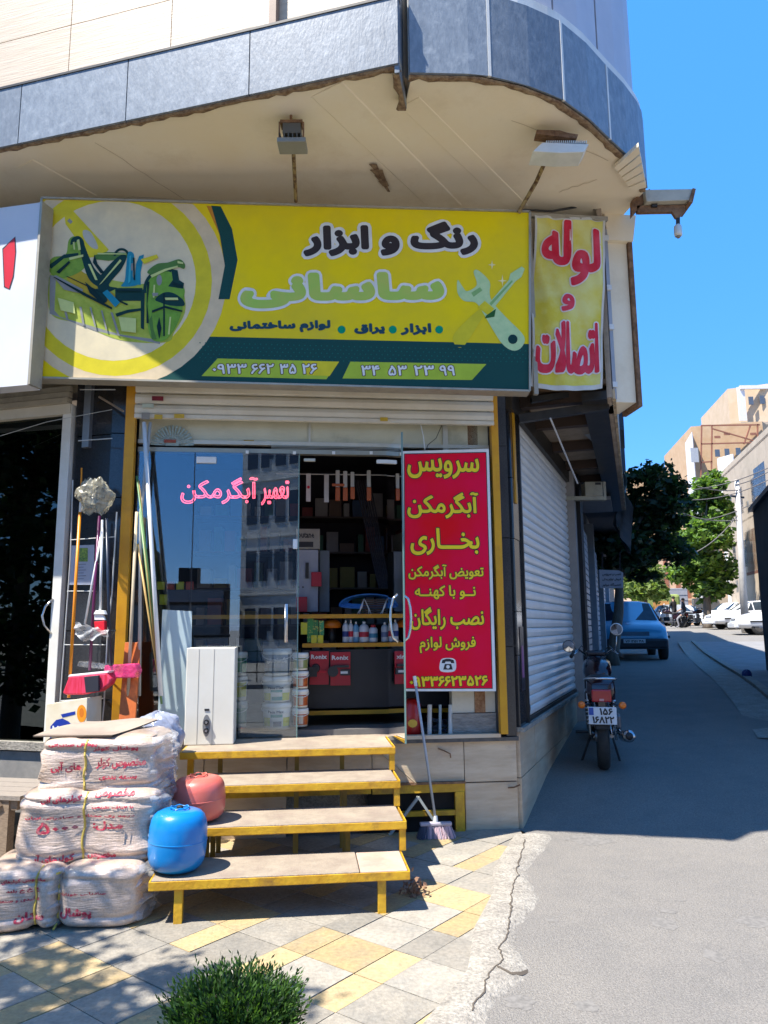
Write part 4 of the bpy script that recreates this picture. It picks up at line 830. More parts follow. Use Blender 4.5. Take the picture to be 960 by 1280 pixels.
# ================= BALES =================
bagm=mat('woven_bag',(.60,.47,.38),.3,c2=(.45,.33,.24),sc=11,stretch=(1,1,5),lo=.3,hi=.7,bump=.45,bsc=22,spec=.7,detail=9,coat=.6,speck=.15,ss=120)
bagp=plastic_film('clear_wrap',(.75,.74,.74),.35,.18)
inkr=mat('bag_red_ink',(.45,.03,.06),.5,c2=(.58,.40,.34),sc=34,lo=.48,hi=.8)
twine=mat('yellow_twine',(.58,.42,.08),.6)
def bale(label,c,w,d,h,xc,seed,lines,rot=6,foldn=7):
    t=thing('straw_bale',label,'bale',None,c,rot,'stacked bales wrapped in plastic')
    def surf(u,v):
        th=2*math.pi*u; ph=-math.pi/2+math.pi*v
        ex=.36; ez=.30
        sg=lambda q,e_: math.copysign(abs(q)**e_,q)
        cz=abs(math.cos(ph))**ez if abs(math.cos(ph))>1e-6 else 0
        x=w/2*cz*sg(math.cos(th),ex); y=d/2*cz*sg(math.sin(th),ex); z=h/2*sg(math.sin(ph),ez)
        nz=noise.noise(Vector((x*4+seed,y*4,z*6))); n2=noise.noise(Vector((x*3+seed*3,y*5,z*28))); n3=noise.noise(Vector((x*14,y*14+seed,z*22)))
        cr_=abs(math.sin(math.pi*foldn*(z/h+.5)+nz*1.2+x*1.5)); f=1+.04*nz+.02*n2+.007*n3+.085*(cr_**.45-.8)
        pin=math.exp(-((x-xc)/.035)**2); f2=1-.16*pin
        x2=x*(1+.045*nz+.015*n2+.007*n3+.07*(cr_**.45-.8)); 
        return Vector((x2+(x-xc)*-.10*pin,y*f*f2,h/2+z*(1+.05*nz)*(1-.10*pin)))
    b=MB(); b.grid(surf,120,56); o=part('bag',b,bagm,t,smooth='s')
    bv=BVHTree.FromPolygons(b.v,[f for f in b.f])
    def proj(x,z,off=.004):
        h_=bv.ray_cast(Vector((x,-2,z)),Vector((0,1,0)))
        return (h_[0]+Vector((0,-off,0))) if h_[0] else Vector((x,-d/2,z))
    b=MB(); b.tube([proj(xc+.004*math.sin(k),h*.06+h*.88*k/14,.003) for k in range(15)],.006,6); part('twine',b,twine,t)
    for (s,x0,x1,z0,z1,g) in lines:
        V,T=text2d(s,x1-x0,z1-z0,g); bb=MB(); bb.add([proj(x0+p[0],z0+p[1]) for p in V],[tuple(int(i) for i in q) for q in T]); part('print',bb,inkr,t)
    # crumpled clear ends
    for sx in (1,):
        def wrap(u,v):
            a=(u-.5)*math.pi*.9; z=h*(.06+.88*v); rr=.055+.035*abs(math.sin(v*17+seed))+.03*noise.noise(Vector((u*6,v*9,seed)))
            return Vector((sx*(w/2-.06+rr*math.cos(a)*1.3),d/2*.86*math.sin(a)*(1+.1*math.sin(v*23)),z))
        b=MB(); b.grid(wrap,24,40); part('clear_wrap',b,bagp,t,smooth='s')
    return t
def wpos(px,py,dy,z=0): v=F.px(px,py,dy); return F.at(v.x,dy,z)
cA=wpos(40,1100,-1.36); cB=wpos(133,1100,-1.36); cM=wpos(120,1050,-1.20); cT=wpos(136,960,-1.10)
bale('bottom left bale of the stack, on the pavement, cut by the photo edge',(cA.x,cA.y,0),.42,.50,.31,.10,1,[('ستان',.015,.15,.055,.10,.003),('مخصوص کولرهای',-.06,.15,.24,.262,.0012),('تولیدی و صنعتی',-.09,.12,.15,.168,.001),('خ خ خ بلند',-.03,.12,.195,.215,.0012)],rot=4,foldn=4)
bale('bottom right bale on the pavement beside the steps, red lettering facing the street',(cB.x,cB.y,0),.44,.48,.30,-.19,2,[('پوشال',-.17,-.01,.06,.11,.003),('صادراتی خوزان',-.17,.06,.17,.185,.001)],rot=6,foldn=4)
bale('middle bale of the stack, the largest, bound with yellow twine',(cM.x,cM.y,.255),.76,.52,.40,-.01,3,[('مخصوص',.04,.25,.355,.39,.002),('کولرهای آبی',-.23,-.03,.335,.375,.002),('درجه یک ممتاز و صادراتی ایران',-.31,.26,.255,.27,.001),('مدل:',.04,.20,.19,.235,.0028),('۵۰۰۰',-.24,-.04,.185,.24,.003),('مخصوص',.02,.17,.045,.08,.002),('کولرهای آبی',-.28,-.05,.035,.08,.002),('با الیاف طبیعی',.03,.25,.30,.315,.001)],foldn=6)
bale('topmost bale of the stack, with a cardboard sheet on top',(cT.x,cT.y,.605),.66,.56,.315,-.06,5,[('مخصوص کولر',.0,.26,.145,.20,.002),('های آبی',-.24,-.08,.13,.185,.002),('پوشال کولر',-.02,.22,.235,.262,.0015),('بسته بندی',.02,.22,.085,.107,.0015),('پوشال صادراتی',-.26,.0,.262,.285,.002)],foldn=4)
b=MB(); r=random.Random(4)
c=cT+Vector((-.06,-.02,.925)); 
def sheetf(u,v): return Vector((c.x+(u-.5)*.44+(v-.5)*.12,c.y+(v-.5)*.46,c.z+.012*math.sin(u*5+1)*math.sin(v*4)+.03*v))
b.grid(sheetf,14,10); n0=len(b.v); b.grid(lambda u,v:sheetf(u,v)-Vector((0,0,.007)),14,10)
for k in range(14): b.f.append((k,k+1,n0+k+1,n0+k)); b.mi.append(0)
single('cardboard_sheet',b,mat('grey_card',(.27,.21,.165),.8,c2=(.34,.28,.22),sc=5,dirt=.2),'thin brown cardboard sheet lying on the topmost bale','cardboard',smooth='s')
# grey shiny wrapped roll beside the bales
def blob(u,v):
    th=2*math.pi*u; ph=-math.pi/2+math.pi*v; n1=noise.noise(Vector((math.cos(th)*2,math.sin(th)*2,ph*3)))
    rr=1+.10*n1+.04*math.sin(th*9+ph*6); return Vector((.165*rr*math.cos(ph)*math.cos(th),.12*rr*math.cos(ph)*math.sin(th),.17*rr*math.sin(ph)))
b=MB(); b.grid(blob,48,28); p=wpos(197,925,-.62,.75); b.v=[v+Vector((p.x,p.y,.80)) for v in b.v]
single('wrapped_bundle',b,mat('grey_film',(.20,.22,.29),.16,c2=(.34,.36,.44),sc=9,spec=.9,bump=1,bsc=18),'grey shiny plastic wrapped bundle behind the bales next to the heater','bundle',smooth='s')
b=MB(); q=wpos(216,930,-.60); b.tube([(q.x+.02*math.sin(k*.8),q.y,.90-k*.05) for k in range(10)],[.035-.001*k for k in range(10)],10); single('purple_cloth','x' and b,mat('purple_cloth',(.20,.10,.18),.8,c2=(.35,.25,.32),sc=30,bump=1),'crumpled purple net hanging beside the grey wrapped bundle','cloth',smooth='s')
# ================= HEATER PANEL, PLANK, PIPES =================
wh=thing('water_heater','white gas water heater casing with two black knobs standing left of the steps','water heater',F,(-2.33,-.22,.70))
a_=F.px(229,926,-.30); b_=F.px(292,924,-.30); tp=F.px(236,810,-.30)
hx0,hx1,hz1=a_.x+.005,b_.x,tp.z
m_=MB(); m_.box(hx0,hx1,-.30,-.10,.705,hz1); part('casing',m_,mat('heater_white',(.70,.67,.58),.35,c2=(.66,.62,.52),sc=3),wh,F,bev=.006)
cx=(hx0+hx1)/2; m_=MB(); m_.box(hx0+.085,hx0+.088,-.3015,-.299,.71,hz1-.01); m_.box(cx+.02,cx+.023,-.3015,-.299,.71,hz1-.01); part('panel_groove',m_,mat('groove_grey',(.35,.33,.28),.6),wh,F)
kp=F.px(258,907,-.302)
m_=MB(); m_.prism([(kp.x+.026*math.cos(t*math.pi/12),kp.z+.075*math.sin(t*math.pi/12)) for t in range(24)],-.306,-.3005); part('control_plate',m_,mat('plate_grey',(.22,.22,.22),.4),wh,F)
for dz in (.024,-.034):
    m_=MB(); m_.lathe([(.017,-.322),(.019,-.306)][::1],(kp.x,0,kp.z+dz),20,axis='y'); part('knob',m_,blk_p,wh,F); m_=MB(); m_.lathe([(.0095,-.324),(.0095,-.3222)],(kp.x,0,kp.z+dz),16,axis='y'); part('knob_face',m_,steel,wh,F)
m_=MB(); m_.box(kp.x-.016,kp.x+.016,-.3035,-.3005,kp.z+.10,kp.z+.114); part('slot',m_,blk_p,wh,F)
def leaner(name,label,cat,pts,r,m,n=8,**k):
    b=MB(); b.tube(pts,r,n); return single(name,b,m,label,cat,smooth='s',**k)
def W3(px,py,d): v=F.px(px,py,d); return F.at(v.x,d,v.z)
pl=MB(); A,B,C_,D_=W3(147,916,-.35),W3(168,916,-.35),W3(176,803,-.20),W3(156,803,-.20); q=F.m.to_3x3()@Vector((0,.03,0)); pl.hexa([A,B,B+q,A+q,D_,C_,C_+q,D_+q])
single('orange_plank',pl,mat('orange_plank',(.55,.13,.02),.5,c2=(.45,.10,.015),sc=10,stretch=(6,6,1),dirt=.4,dc=(.3,.08,.03)),'broad orange plank leaning against the yellow door post','plank',bev=.003)
leaner('white_pipe','thick white pipe leaning from the shutter corner down to the bales','pipe',[W3(180,528,-.12),W3(201,870,-.30)],.016,white_pl,group=None)
leaner('white_pipe','thinner grey white pipe standing just left of the thick leaning pipe','pipe',[W3(188,528,-.10),W3(176,640,-.14),W3(174,870,-.22)],.013,mat('greyish_pipe',(.45,.45,.43),.4))
leaner('beige_lath','beige wooden lath leaning beside the yellow post','lath',[W3(171,640,-.14),W3(160,870,-.28)],.012,mat('beige_lath',(.52,.42,.28),.7))
rods=[(171,595,196,800,(.10,.22,.07)),(173,600,198,850,(.45,.30,.10)),(175,640,202,880,(.16,.30,.12)),(172,680,200,860,(.55,.36,.12))]
for i,(x0,y0,x1,y1,c_) in enumerate(rods):
    leaner('mop_pole',['dark green pole leaning in the bundle left of the glass','tan pole leaning in the bundle left of the glass, second from front','light green pole of the bundle that reaches lowest','amber pole of the bundle left of the glass, starting lowest'][i],'pole',[W3(x0,y0,-.16),W3(x1,y1,-.26-.01*i)],.008,mat('rod%d'%i,c_,.45,c2=tuple(v*.6 for v in c_),sc=3),group='thin poles leaning left of the glass')
b=MB(); a1,a2,a3,a4=W3(196,920,-.07),W3(238,920,-.07),W3(240,764,-.05),W3(203,762,-.05); q=F.m.to_3x3()@Vector((0,.008,0)); b.hexa([a1,a2,a2+q,a1+q,a4,a3,a3+q,a4+q]); single('glass_sheet',b,mat('pale_blue_glass',(.40,.50,.52),.15,c2=(.46,.55,.56),sc=3),'pale blue green sheet standing against the glass behind the heater','sheet')
# ================= DISPLAY RACK WITH BROOMS =================
RD=-.18
rk=thing('display_rack','thin white wire rack standing against the black granite column, holding mops','rack',Mf,(-.25,RD,.7))
def M3(px,py,d): v=Mf.px(px,py,d); return Mf.at(v.x,d,v.z)
for pts in ([(91,600),(88,700),(75,880)],[(146,640),(140,740),(134,800)],[(134,800),(130,880),(126,920)]):
    b=MB(); b.tube([M3(x,y,RD) for x,y in pts],.005,6); part('upright',b,mat('rack_white',(.5,.5,.48),.5),rk,Matrix())
for pts in ([(88,675),(143,671)],[(84,739),(120,739)],[(80,806),(132,806)],[(75,876),(130,873)],[(98,551),(140,548)],[(100,487),(144,487)]):
    b=MB(); b.tube([M3(x,y,RD) for x,y in pts],.004,6); part('crossbar',b,mat('rack_white',(.5,.5,.48),.5),rk,Matrix())
b=MB(); b.tube([M3(124,496,-.1),M3(154,514,-.15)],.009,6); part('wooden_peg',b,wood,rk,Matrix())
b=MB(); b.tube([M3(0,545,-.2),M3(60,527,-.15),M3(140,512,-.1)],.0025,5); part('wire',b,mat('rack_white',(.5,.5,.48),.5),rk,Matrix())
pz=Mf.px(87,730,-.05); b=MB(); pa=[Mf.px(x,y,-.04) for x,y in ((87,731),(117,731),(118,681),(89,682))]; b.prism([(p.x,p.z) for p in pa],-.042,-.036); part('notice',b,mat('notice_white',(.42,.44,.52),.5),rk,Mf)
pa=[Mf.px(x,y,-.04) for x,y in ((99,702),(110,702),(110,685),(100,685))]; b=MB(); b.prism([(p.x,p.z) for p in pa],-.0445,-.0425); part('notice_picture',b,mat('notice_green',(.04,.12,.04),.5,c2=(.3,.4,.05),sc=60),rk,Mf)
for k in range(6):
    a1=Mf.px(95,706+k*3.6,-.04); b=MB(); b.box(a1.x,a1.x+.09-.02*(k%2),-.0445,-.0425,a1.z,a1.z+.004); part('notice_line',b,mat('notice_ink',(.12,.12,.16),.5),rk,Mf)
# mops and brooms
def mop(label,top,bot,r,m,hd=-.26,d0=-.22):
    t=thing('broom',label,'broom',None,tuple(M3(*bot,hd)))
    b=MB(); b.tube([M3(*top,d0),M3(*bot,hd)],r,10); part('handle',b,m,t,Matrix(),smooth='s'); return t
org=mat('orange_handle',(.75,.27,.01),.35,c2=(.68,.22,.01)); pur=mat('purple_handle',(.13,.015,.08),.35); navyh=mat('navy_handle',(.015,.025,.05),.35)
t1=mop('mop with bright orange handle standing in a printed box on the bales',(100,640),(86,872),.011,org)
b=MB(); b.tube([M3(101,628,-.22),M3(100,642,-.22)],.010,8); part('collar',b,white_pl,t1,Matrix()); b=MB(); b.tube([M3(102,585,-.22),M3(101,628,-.22)],.006,8); part('hook_end',b,org,t1,Matrix())
t2=mop('broom with purple handle and red bristle head wrapped in film',(124,645),(112,838),.010,pur)
t3=mop('brush with white handle and red scraper head in film',(128,650),(125,768),.009,white_pl)
t4=mop('broom with dark navy handle and pink wrapped head',(133,648),(138,832),.010,navyh)
t5=mop('slim white squeegee leaning in the rack between the brooms',(128,660),(106,780),.008,white_pl)
def headbox(pts,d,th,m,parent,name,sm_=False,bev=.01):
    b=MB(); q=[Mf.px(x,y,d) for x,y in pts]; b.prism([(p.x,p.z) for p in q],d-th/2,d+th/2); return part(name,b,m,parent,Mf,bev=bev)
redb=mat('red_bristle',(.50,.01,.03),.5,c2=(.62,.05,.12),sc=60,stretch=(1,1,.1)); pinkf=plastic_film('pink_film',(.75,.05,.2),.85,.2)
headbox([(88,846),(138,841),(140,838),(90,843)],-.28,.06,white_pl,t2,'head_block',bev=.003)
headbox([(82,866),(90,845),(137,841),(143,848),(140,855),(128,864),(106,868),(86,868)],-.28,.07,redb,t2,'bristles')
headbox([(106,846),(124,844),(124,864),(108,866)],-.33,.02,mat('dark_bristle',(.02,.02,.03),.6),t2,'dark_tuft',bev=.003)
headbox([(118,768),(133,768),(131,763),(121,763)],-.27,.03,white_pl,t3,'head_block',bev=.003); headbox([(119,777),(132,776),(132,794),(126,792),(120,786)],-.27,.03,red_p,t3,'scraper',bev=.003)
headbox([(119,775),(119,768),(122,765),(124,768),(129,768),(132,775)],-.265,.02,white_pl,t3,'yoke',bev=.002)
headbox([(134,831),(172,829),(175,838),(172,847),(140,848),(133,840)],-.22,.07,pinkf,t4,'wrapped_head')
headbox([(99,833),(146,838),(147,831),(101,826)],-.20,.06,plastic_film('grey_clear',(.6,.6,.6),.25,.15),t2,'film')
# printed box holding the mop
bx_=thing('mop_box','white carton with blue and orange print holding the orange mop, top left on the bales','box',Mf,(-.45,-.3,.85))
q=[Mf.px(x,y,-.36) for x,y in ((56,928),(108,918),(109,872),(58,880))]
b=MB(); b.prism([(p.x,p.z) for p in q],-.36,-.20); part('carton',b,mat('carton_cream',(.66,.60,.47),.6,c2=(.6,.52,.36)),bx_,Mf,bev=.004)
print_shapes('printed_blue',bx_,Mf,-.3615,[(ink('box_blue',(.015,.04,.28)),[(62,926),(63,908),(70,900),(78,898),(86,902),(94,911),(108,904),(108,917)]),(ink('box_blue',(.015,.04,.28)),[(76,893),(94,889),(94,893),(78,897)]),(ink('box_orange',(.75,.26,.02)),ell(102,892,6,11,0,360,20)[:-1]),(ink('box_orange2',(.55,.16,.02)),ell(102,891,3,6,0,360,14)[:-1])])
a1=Mf.px(65,920,-.365); a2=Mf.px(86,908,-.365); lettering('lettering',bx_,Mf,'Moff',a1.x,a2.x,a1.z,a2.z,-.364,wht_p,.0015)
def bagsurf(u,v):
    th=2*math.pi*u; rr=.085+.02*math.sin(th*3+v*4)+.012*noise.noise(Vector((u*9,v*7,2))); tpr=.45+1.0*math.sin(math.pi*min(1,.12+v*.8))
    w_=1+.16*noise.noise(Vector((math.cos(th)*5,math.sin(th)*5,v*5)))+.10*noise.noise(Vector((math.cos(th)*14,math.sin(th)*14,v*3))); return Vector((rr*w_*tpr*math.cos(th)*.95,rr*w_*tpr*.6*math.sin(th),(v-.5)*.25+.012*math.sin(th*5)+.02*noise.noise(Vector((th*3,v*9,0)))))
c=M3(118,620,-.24); b=MB(); b.grid(bagsurf,90,44); b.v=[v+c for v in b.v]
single('plastic_bag',b,plastic_film('grey_plastic_bag',(.42,.38,.27),.55,.2),'crumpled grey plastic bag tied over the tops of the broom handles','bag',smooth='s')
b=MB(); 
def bag2(u,v): 
    p=M3(93+u*42,786+u*10-8+v*(14+6*math.sin(u*5)),-.30); return p+Vector((0,.02*math.sin(u*14+v*9),.008*math.sin(v*12+u*20)))
b.grid(bag2,26,10); single('clear_wrapper',b,plastic_film('clear_wrapper',(.7,.7,.7),.6,.15),'clear plastic wrapper hanging between the broom handles','wrapper',smooth='s')
# ================= PUSH BROOM =================
pbm=thing('push_broom','push broom with grey handle and pink grey bristles leaning right of the steps','broom',None,tuple(G(545,1056,0)))
hp=G(545,1048,0)+Vector((0,0,.12)); tpn=F.px(518,845,-.17); tpw=F.at(tpn.x,-.17,tpn.z)
b=MB(); b.tube([hp,tpw],.010,10); part('handle',b,mat('grey_handle',(.42,.45,.48),.35),pbm,Matrix(),smooth='s')
b=MB(); b.tube([hp.lerp(tpw,.93),tpw],.013,10); part('grip',b,white_pl,pbm,Matrix())
hf=Frame((hp.x,hp.y,0),4)
b=MB(); b.box(-.115,.115,-.022,.022,.088,.112); part('head_block',b,mat('mauve_block',(.45,.40,.45),.5),pbm,hf,bev=.006)
b=MB(); b.lathe([(.018,0),(.014,.05)],(0,0,.105),12); part('socket',b,mat('pale_socket',(.6,.6,.6),.5),pbm,hf)
b=MB(); r=random.Random(5); ms=[mat('bristle_grey',(.20,.19,.24),.8),mat('bristle_pink',(.60,.42,.46),.8),mat('bristle_dark',(.07,.07,.10),.8)]
for k in range(520):
    u=r.uniform(-1,1); v=r.uniform(-1,1); x0,y0=u*.108,v*.018; x1=x0*1.28+r.gauss(0,.004); y1=y0*1.9+r.gauss(0,.006)-.012; w_=.0022
    m=2 if u<-.55 else (1 if r.random()<.55+.3*u else 0)
    b.add([(x0-w_,y0,.09),(x0+w_,y0,.09),(x1+w_,y1,.004+r.random()*.006),(x1-w_,y1,.004)],[(0,1,2,3)],m)
part('bristles',b,ms,pbm,hf,kind='stuff')
b=MB(); A_=F.at(-1.08,-.03,.60); B_=F.at(-.80,-.05,.36); b.tube([A_,B_],.006,6); single('thin_cane',b,mat('cane_tan',(.45,.34,.22),.7),'thin tan cane leaning on the beige plinth between steps and push broom','cane')
b=MB(); b.tube([F.at(-.62,-.03,.60),F.at(-.58,-.045,.585),F.at(-.53,-.04,.56),F.at(-.525,-.03,.53)],.005,6); single('wall_curve',b,rust,'cast shadow drawn as a small rusty curl on the beige plinth above the grille','shadow curl')  # rust-brown tube in place of a curved cast shadow on the plinth
b=MB(); b.tube([F.at(-.09,-.03,.30),F.at(-.05,-.05,.305),F.at(-.0,-.04,.32)],.006,6); single('wall_curve',b,rust,'small rusty bracket near the foot of the plinth corner','bracket')
# ================= LEFT SHOP =================
lsf=thing('left_shopfront','dark glazed shopfront with white frame and cream shutter box at the left edge','shopfront',Mf,(-1.5,0,.7))
def pw(pts,d): return [(lambda v:(v.x,v.z))(Mf.px(x,y,d)) for x,y in pts]
xR=Mf.px(88,512,-.03).x
b=MB(); b.box(xR-.045,xR+.035,-.06,.0,.69,3.26); part('frame',b,white_m,lsf,Mf,bev=.004)
b=MB(); b.box(-5,xR+.03,-.07,.0,3.18,3.26); part('frame',b,shut_m,lsf,Mf)
for k in range(3): b=MB(); b.box(-5,xR+.02,-.10+.012*k,-.04,3.262+.05*k,3.305+.05*k); part('shutter_slat',b,mat('dusty_shutter',(.42,.37,.28),.6,dirt=.5),lsf,Mf)
b=MB(); b.box(-5,xR-.046,-.02,-.012,.69,3.18); part('pane',b,glass('dark_reflecting',.03,(.10,.12,.12),rc=(.9,1,.95)),lsf,Mf)
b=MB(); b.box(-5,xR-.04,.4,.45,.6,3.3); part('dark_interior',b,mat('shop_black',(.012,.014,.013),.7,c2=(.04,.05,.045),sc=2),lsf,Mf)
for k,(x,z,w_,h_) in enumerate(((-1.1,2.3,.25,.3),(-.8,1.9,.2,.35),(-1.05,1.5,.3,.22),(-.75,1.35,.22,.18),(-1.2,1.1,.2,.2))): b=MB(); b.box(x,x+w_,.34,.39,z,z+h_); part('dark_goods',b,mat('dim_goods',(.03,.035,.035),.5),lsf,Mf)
pc=Mf.px(60,770,-.08); b=MB(); b.tube([(pc.x+.02,-.06,pc.z+.13),(pc.x-.02,-.09,pc.z+.07),(pc.x-.035,-.10,pc.z),(pc.x-.02,-.09,pc.z-.07),(pc.x+.02,-.06,pc.z-.13)],.008,8); part('handle',b,steel,lsf,Mf,smooth='s')
tb=thing('low_table','low weathered grey wooden table at the left edge behind the bales','table',None,tuple(G(20,1060,0)))
tf=Frame((-2.46,4.95,0),-12)
for k in range(4): b=MB(); b.box(-.75,.33,-.24+k*.125,-.122+k*.125,.50,.525); part('board',b,mat('grey_boards',(.22,.19,.16),.8,c2=(.32,.27,.22),sc=20,stretch=(1,10,10),bump=.5),tb,tf)
for x,y in ((.22,-.2),(.22,.18),(-.7,-.2),(-.7,.18)): b=MB(); b.box(x-.03,x+.03,y-.03,y+.03,0,.498); part('leg',b,wood,tb,tf)
b=MB(); b.bar((.2,-.22,.48),(-.25,-.22,.15),.05,.03); part('brace',b,wood,tb,tf); b=MB(); b.box(-.75,.3,-.22,-.19,.44,.497); part('apron',b,wood,tb,tf)
for k in range(3): b=MB(); b.box(-.75,.2,-.16,.2,.06+k*.10,.12+k*.10); single('stacked_batten',b,mat('dark_batten',(.06,.07,.07),.7,dirt=.4),['lowest dark batten stacked under the low table','middle dark batten stacked under the low table','upper dark batten stacked under the low table'][k],'batten',tf,group='battens under the low table')
# ================= FIXTURES ON THE SOFFIT =================
def floodlight(label,fl,px0,px1,arm0,arm1,kind):
    pass
fx=thing('floodlight','small grey floodlight on a rusty arm under the soffit above the middle of the sign','floodlight',None,tuple(atY(363,165,4.62)))
Y=4.62
def fbox(parent,name,x0,y0,x1,y1,Y,th,m,bev=0,tilt=0):
    a=atY(x0,y1,Y); b=atY(x1,y0,Y); mb=MB(); mb.hexa([Vector((a.x,Y,a.z)),Vector((b.x,Y,a.z+tilt)),Vector((b.x,Y+th,a.z+tilt)),Vector((a.x,Y+th,a.z)),Vector((a.x,Y,b.z)),Vector((b.x,Y,b.z+tilt)),Vector((b.x,Y+th,b.z+tilt)),Vector((a.x,Y+th,b.z))]); return part(name,mb,m,parent,Matrix(),bev=bev)
fbox(fx,'mount',350,149,378,153,Y,.08,rust); fbox(fx,'driver_box',353,153,376,166,Y,.07,mat('aged_grey',(.12,.115,.10),.6,dirt=.4),.004); fbox(fx,'lamp_glass',346,171,382,177,Y-.03,.14,mat('aged_white',(.26,.25,.21),.5),.004)
for x in (348,378): fbox(fx,'bracket',x,152,x+2,172,Y,.02,rust)
for k in range(6): fbox(fx,'fin',349+k*5.3,166,350.6+k*5.3,171,Y,.08,mat('aged_grey',(.12,.115,.10),.6))
mb=MB(); mb.tube([atY(366,176,Y+.05),atY(370,252,5.22)],.014,8); part('arm',mb,mat('rust_yellow',(.28,.20,.08),.8,c2=(.10,.05,.02),sc=26,lo=.45,hi=.55),fx,Matrix())
mb=MB(); mb.tube([Vector((atY(363,149,Y).x,Y+.03,atY(363,149,Y).z)),Vector((atY(363,149,Y).x,Y+.03,5.0))],.01,6); part('stem',mb,rust,fx,Matrix())
Y=4.74
f2=thing('floodlight','white ribbed floodlight hanging from the soffit above the right end of the sign','floodlight',None,tuple(atY(700,180,Y)))
def fquad(parent,name,pts,Y,th,m,bev=0):
    P=[atY(x,y,Y) for x,y in pts]; mb=MB(); n=len(P); mb.add(P+[p+Vector((0,th,.0)) for p in P],[tuple(range(n)),tuple(range(2*n-1,n-1,-1))]+[(i,i+n,(i+1)%n+n,(i+1)%n) for i in range(n)]); return part(name,mb,m,parent,Matrix(),bev=bev)
fquad(f2,'mount',[(670,167),(721,173),(723,168),(710,166),(700,163),(671,162)],Y,.08,rust)
fquad(f2,'lamp_body',[(666,189),(678,178),(736,180),(730,190),(700,191)],Y-.03,.16,mat('lamp_white',(.68,.68,.62),.4),.003)
for k in range(20): fquad(f2,'fin',[(683+k*2.6,179),(684.2+k*2.6,179.1),(684.2+k*2.6,175.6),(683+k*2.6,175.5)],Y,.1,mat('lamp_white',(.68,.68,.62),.4))
mb=MB(); mb.tube([atY(686,192,Y+.05),atY(670,228,5.1),atY(648,266,5.24)],.016,8); part('arm',mb,mat('rust_yellow',(.28,.20,.08),.8),f2,Matrix())
Y=5.62
f3=thing('street_floodlight','flat cream floodlight sticking out over the lane from the corner pilaster','floodlight',None,tuple(atY(810,262,Y)))
fquad(f3,'lamp_body',[(806,237),(868,236),(864,250),(808,252)],Y,.20,mat('lamp_cream',(.48,.44,.34),.5,dirt=.4),.004)
fquad(f3,'end_cap',[(866,235),(870,236),(866,253),(861,252)],Y-.01,.22,rust)
fquad(f3,'arm',[(796,257),(856,256),(857,264),(797,265)],Y+.05,.04,rust); fquad(f3,'joint',[(815,240),(821,240),(822,258),(815,258)],Y+.03,.05,dark_metal)
fquad(f3,'brace',[(790,250),(812,236),(814,240),(797,262),(790,270)],Y+.05,.05,rust)
f4=thing('bulb_lamp','small white bulb lamp hanging from the end of the rusty street arm','lamp',None,tuple(atY(847,295,Y)))
fquad(f4,'bracket',[(840,264),(856,264),(850,272),(845,272)],Y+.05,.03,rust); fquad(f4,'stem',[(846,272),(850,272),(850,282),(846,282)],Y+.05,.02,dark_metal)
c=atY(847.5,288,Y+.06); mb=MB(); mb.lathe([(.018,.05),(.03,.035),(.032,-.03),(.028,-.05)],c,16); part('shade',mb,mat('lamp_white',(.68,.68,.62),.4),f4,Matrix(),smooth='s'); mb=MB(); mb.lathe([(.018,-.03),(.020,-.052),(.012,-.066)],c,14); part('bulb',mb,mat('bulb_dark',(.25,.22,.18),.3),f4,Matrix(),smooth='s')
# ================= GOODS INSIDE =================
sd=.62
sh_=thing('goods_shelf','dark shelf unit with yellow edges across the shop interior','shelf',F,(-1.5,sd,.7))
x0=F.px(378,790,sd).x-.55; x1=-.16
for nm,yy,z2 in (('shelf_board',770,None),('shelf_board',806,None),('bottom_rail',890,None)):
    z=F.px(440,yy,sd).z; b=MB(); b.box(x0-.6 if yy==770 else x0+.55,x1,sd,sd+.35,z-.012,z+.010); part(nm,b,mat('dark_shelf',(.06,.055,.05),.5),sh_,F); b=MB(); b.box(x0-.6 if yy==770 else x0+.55,x1,sd-.012,sd,z-.018,z+.016); part('yellow_edge',b,orange_y,sh_,F)
z0=F.px(440,885,sd).z; z1=F.px(440,812,sd).z
b=MB(); b.box(x0+.55,x1,sd+.02,sd+.06,z0,z1); part('front_panel',b,mat('panel_black',(.022,.022,.026),.4),sh_,F)
def F3(px,py,d): return F.px(px,py,d)
bw_=mat('bucket_white',(.80,.80,.76),.35); 
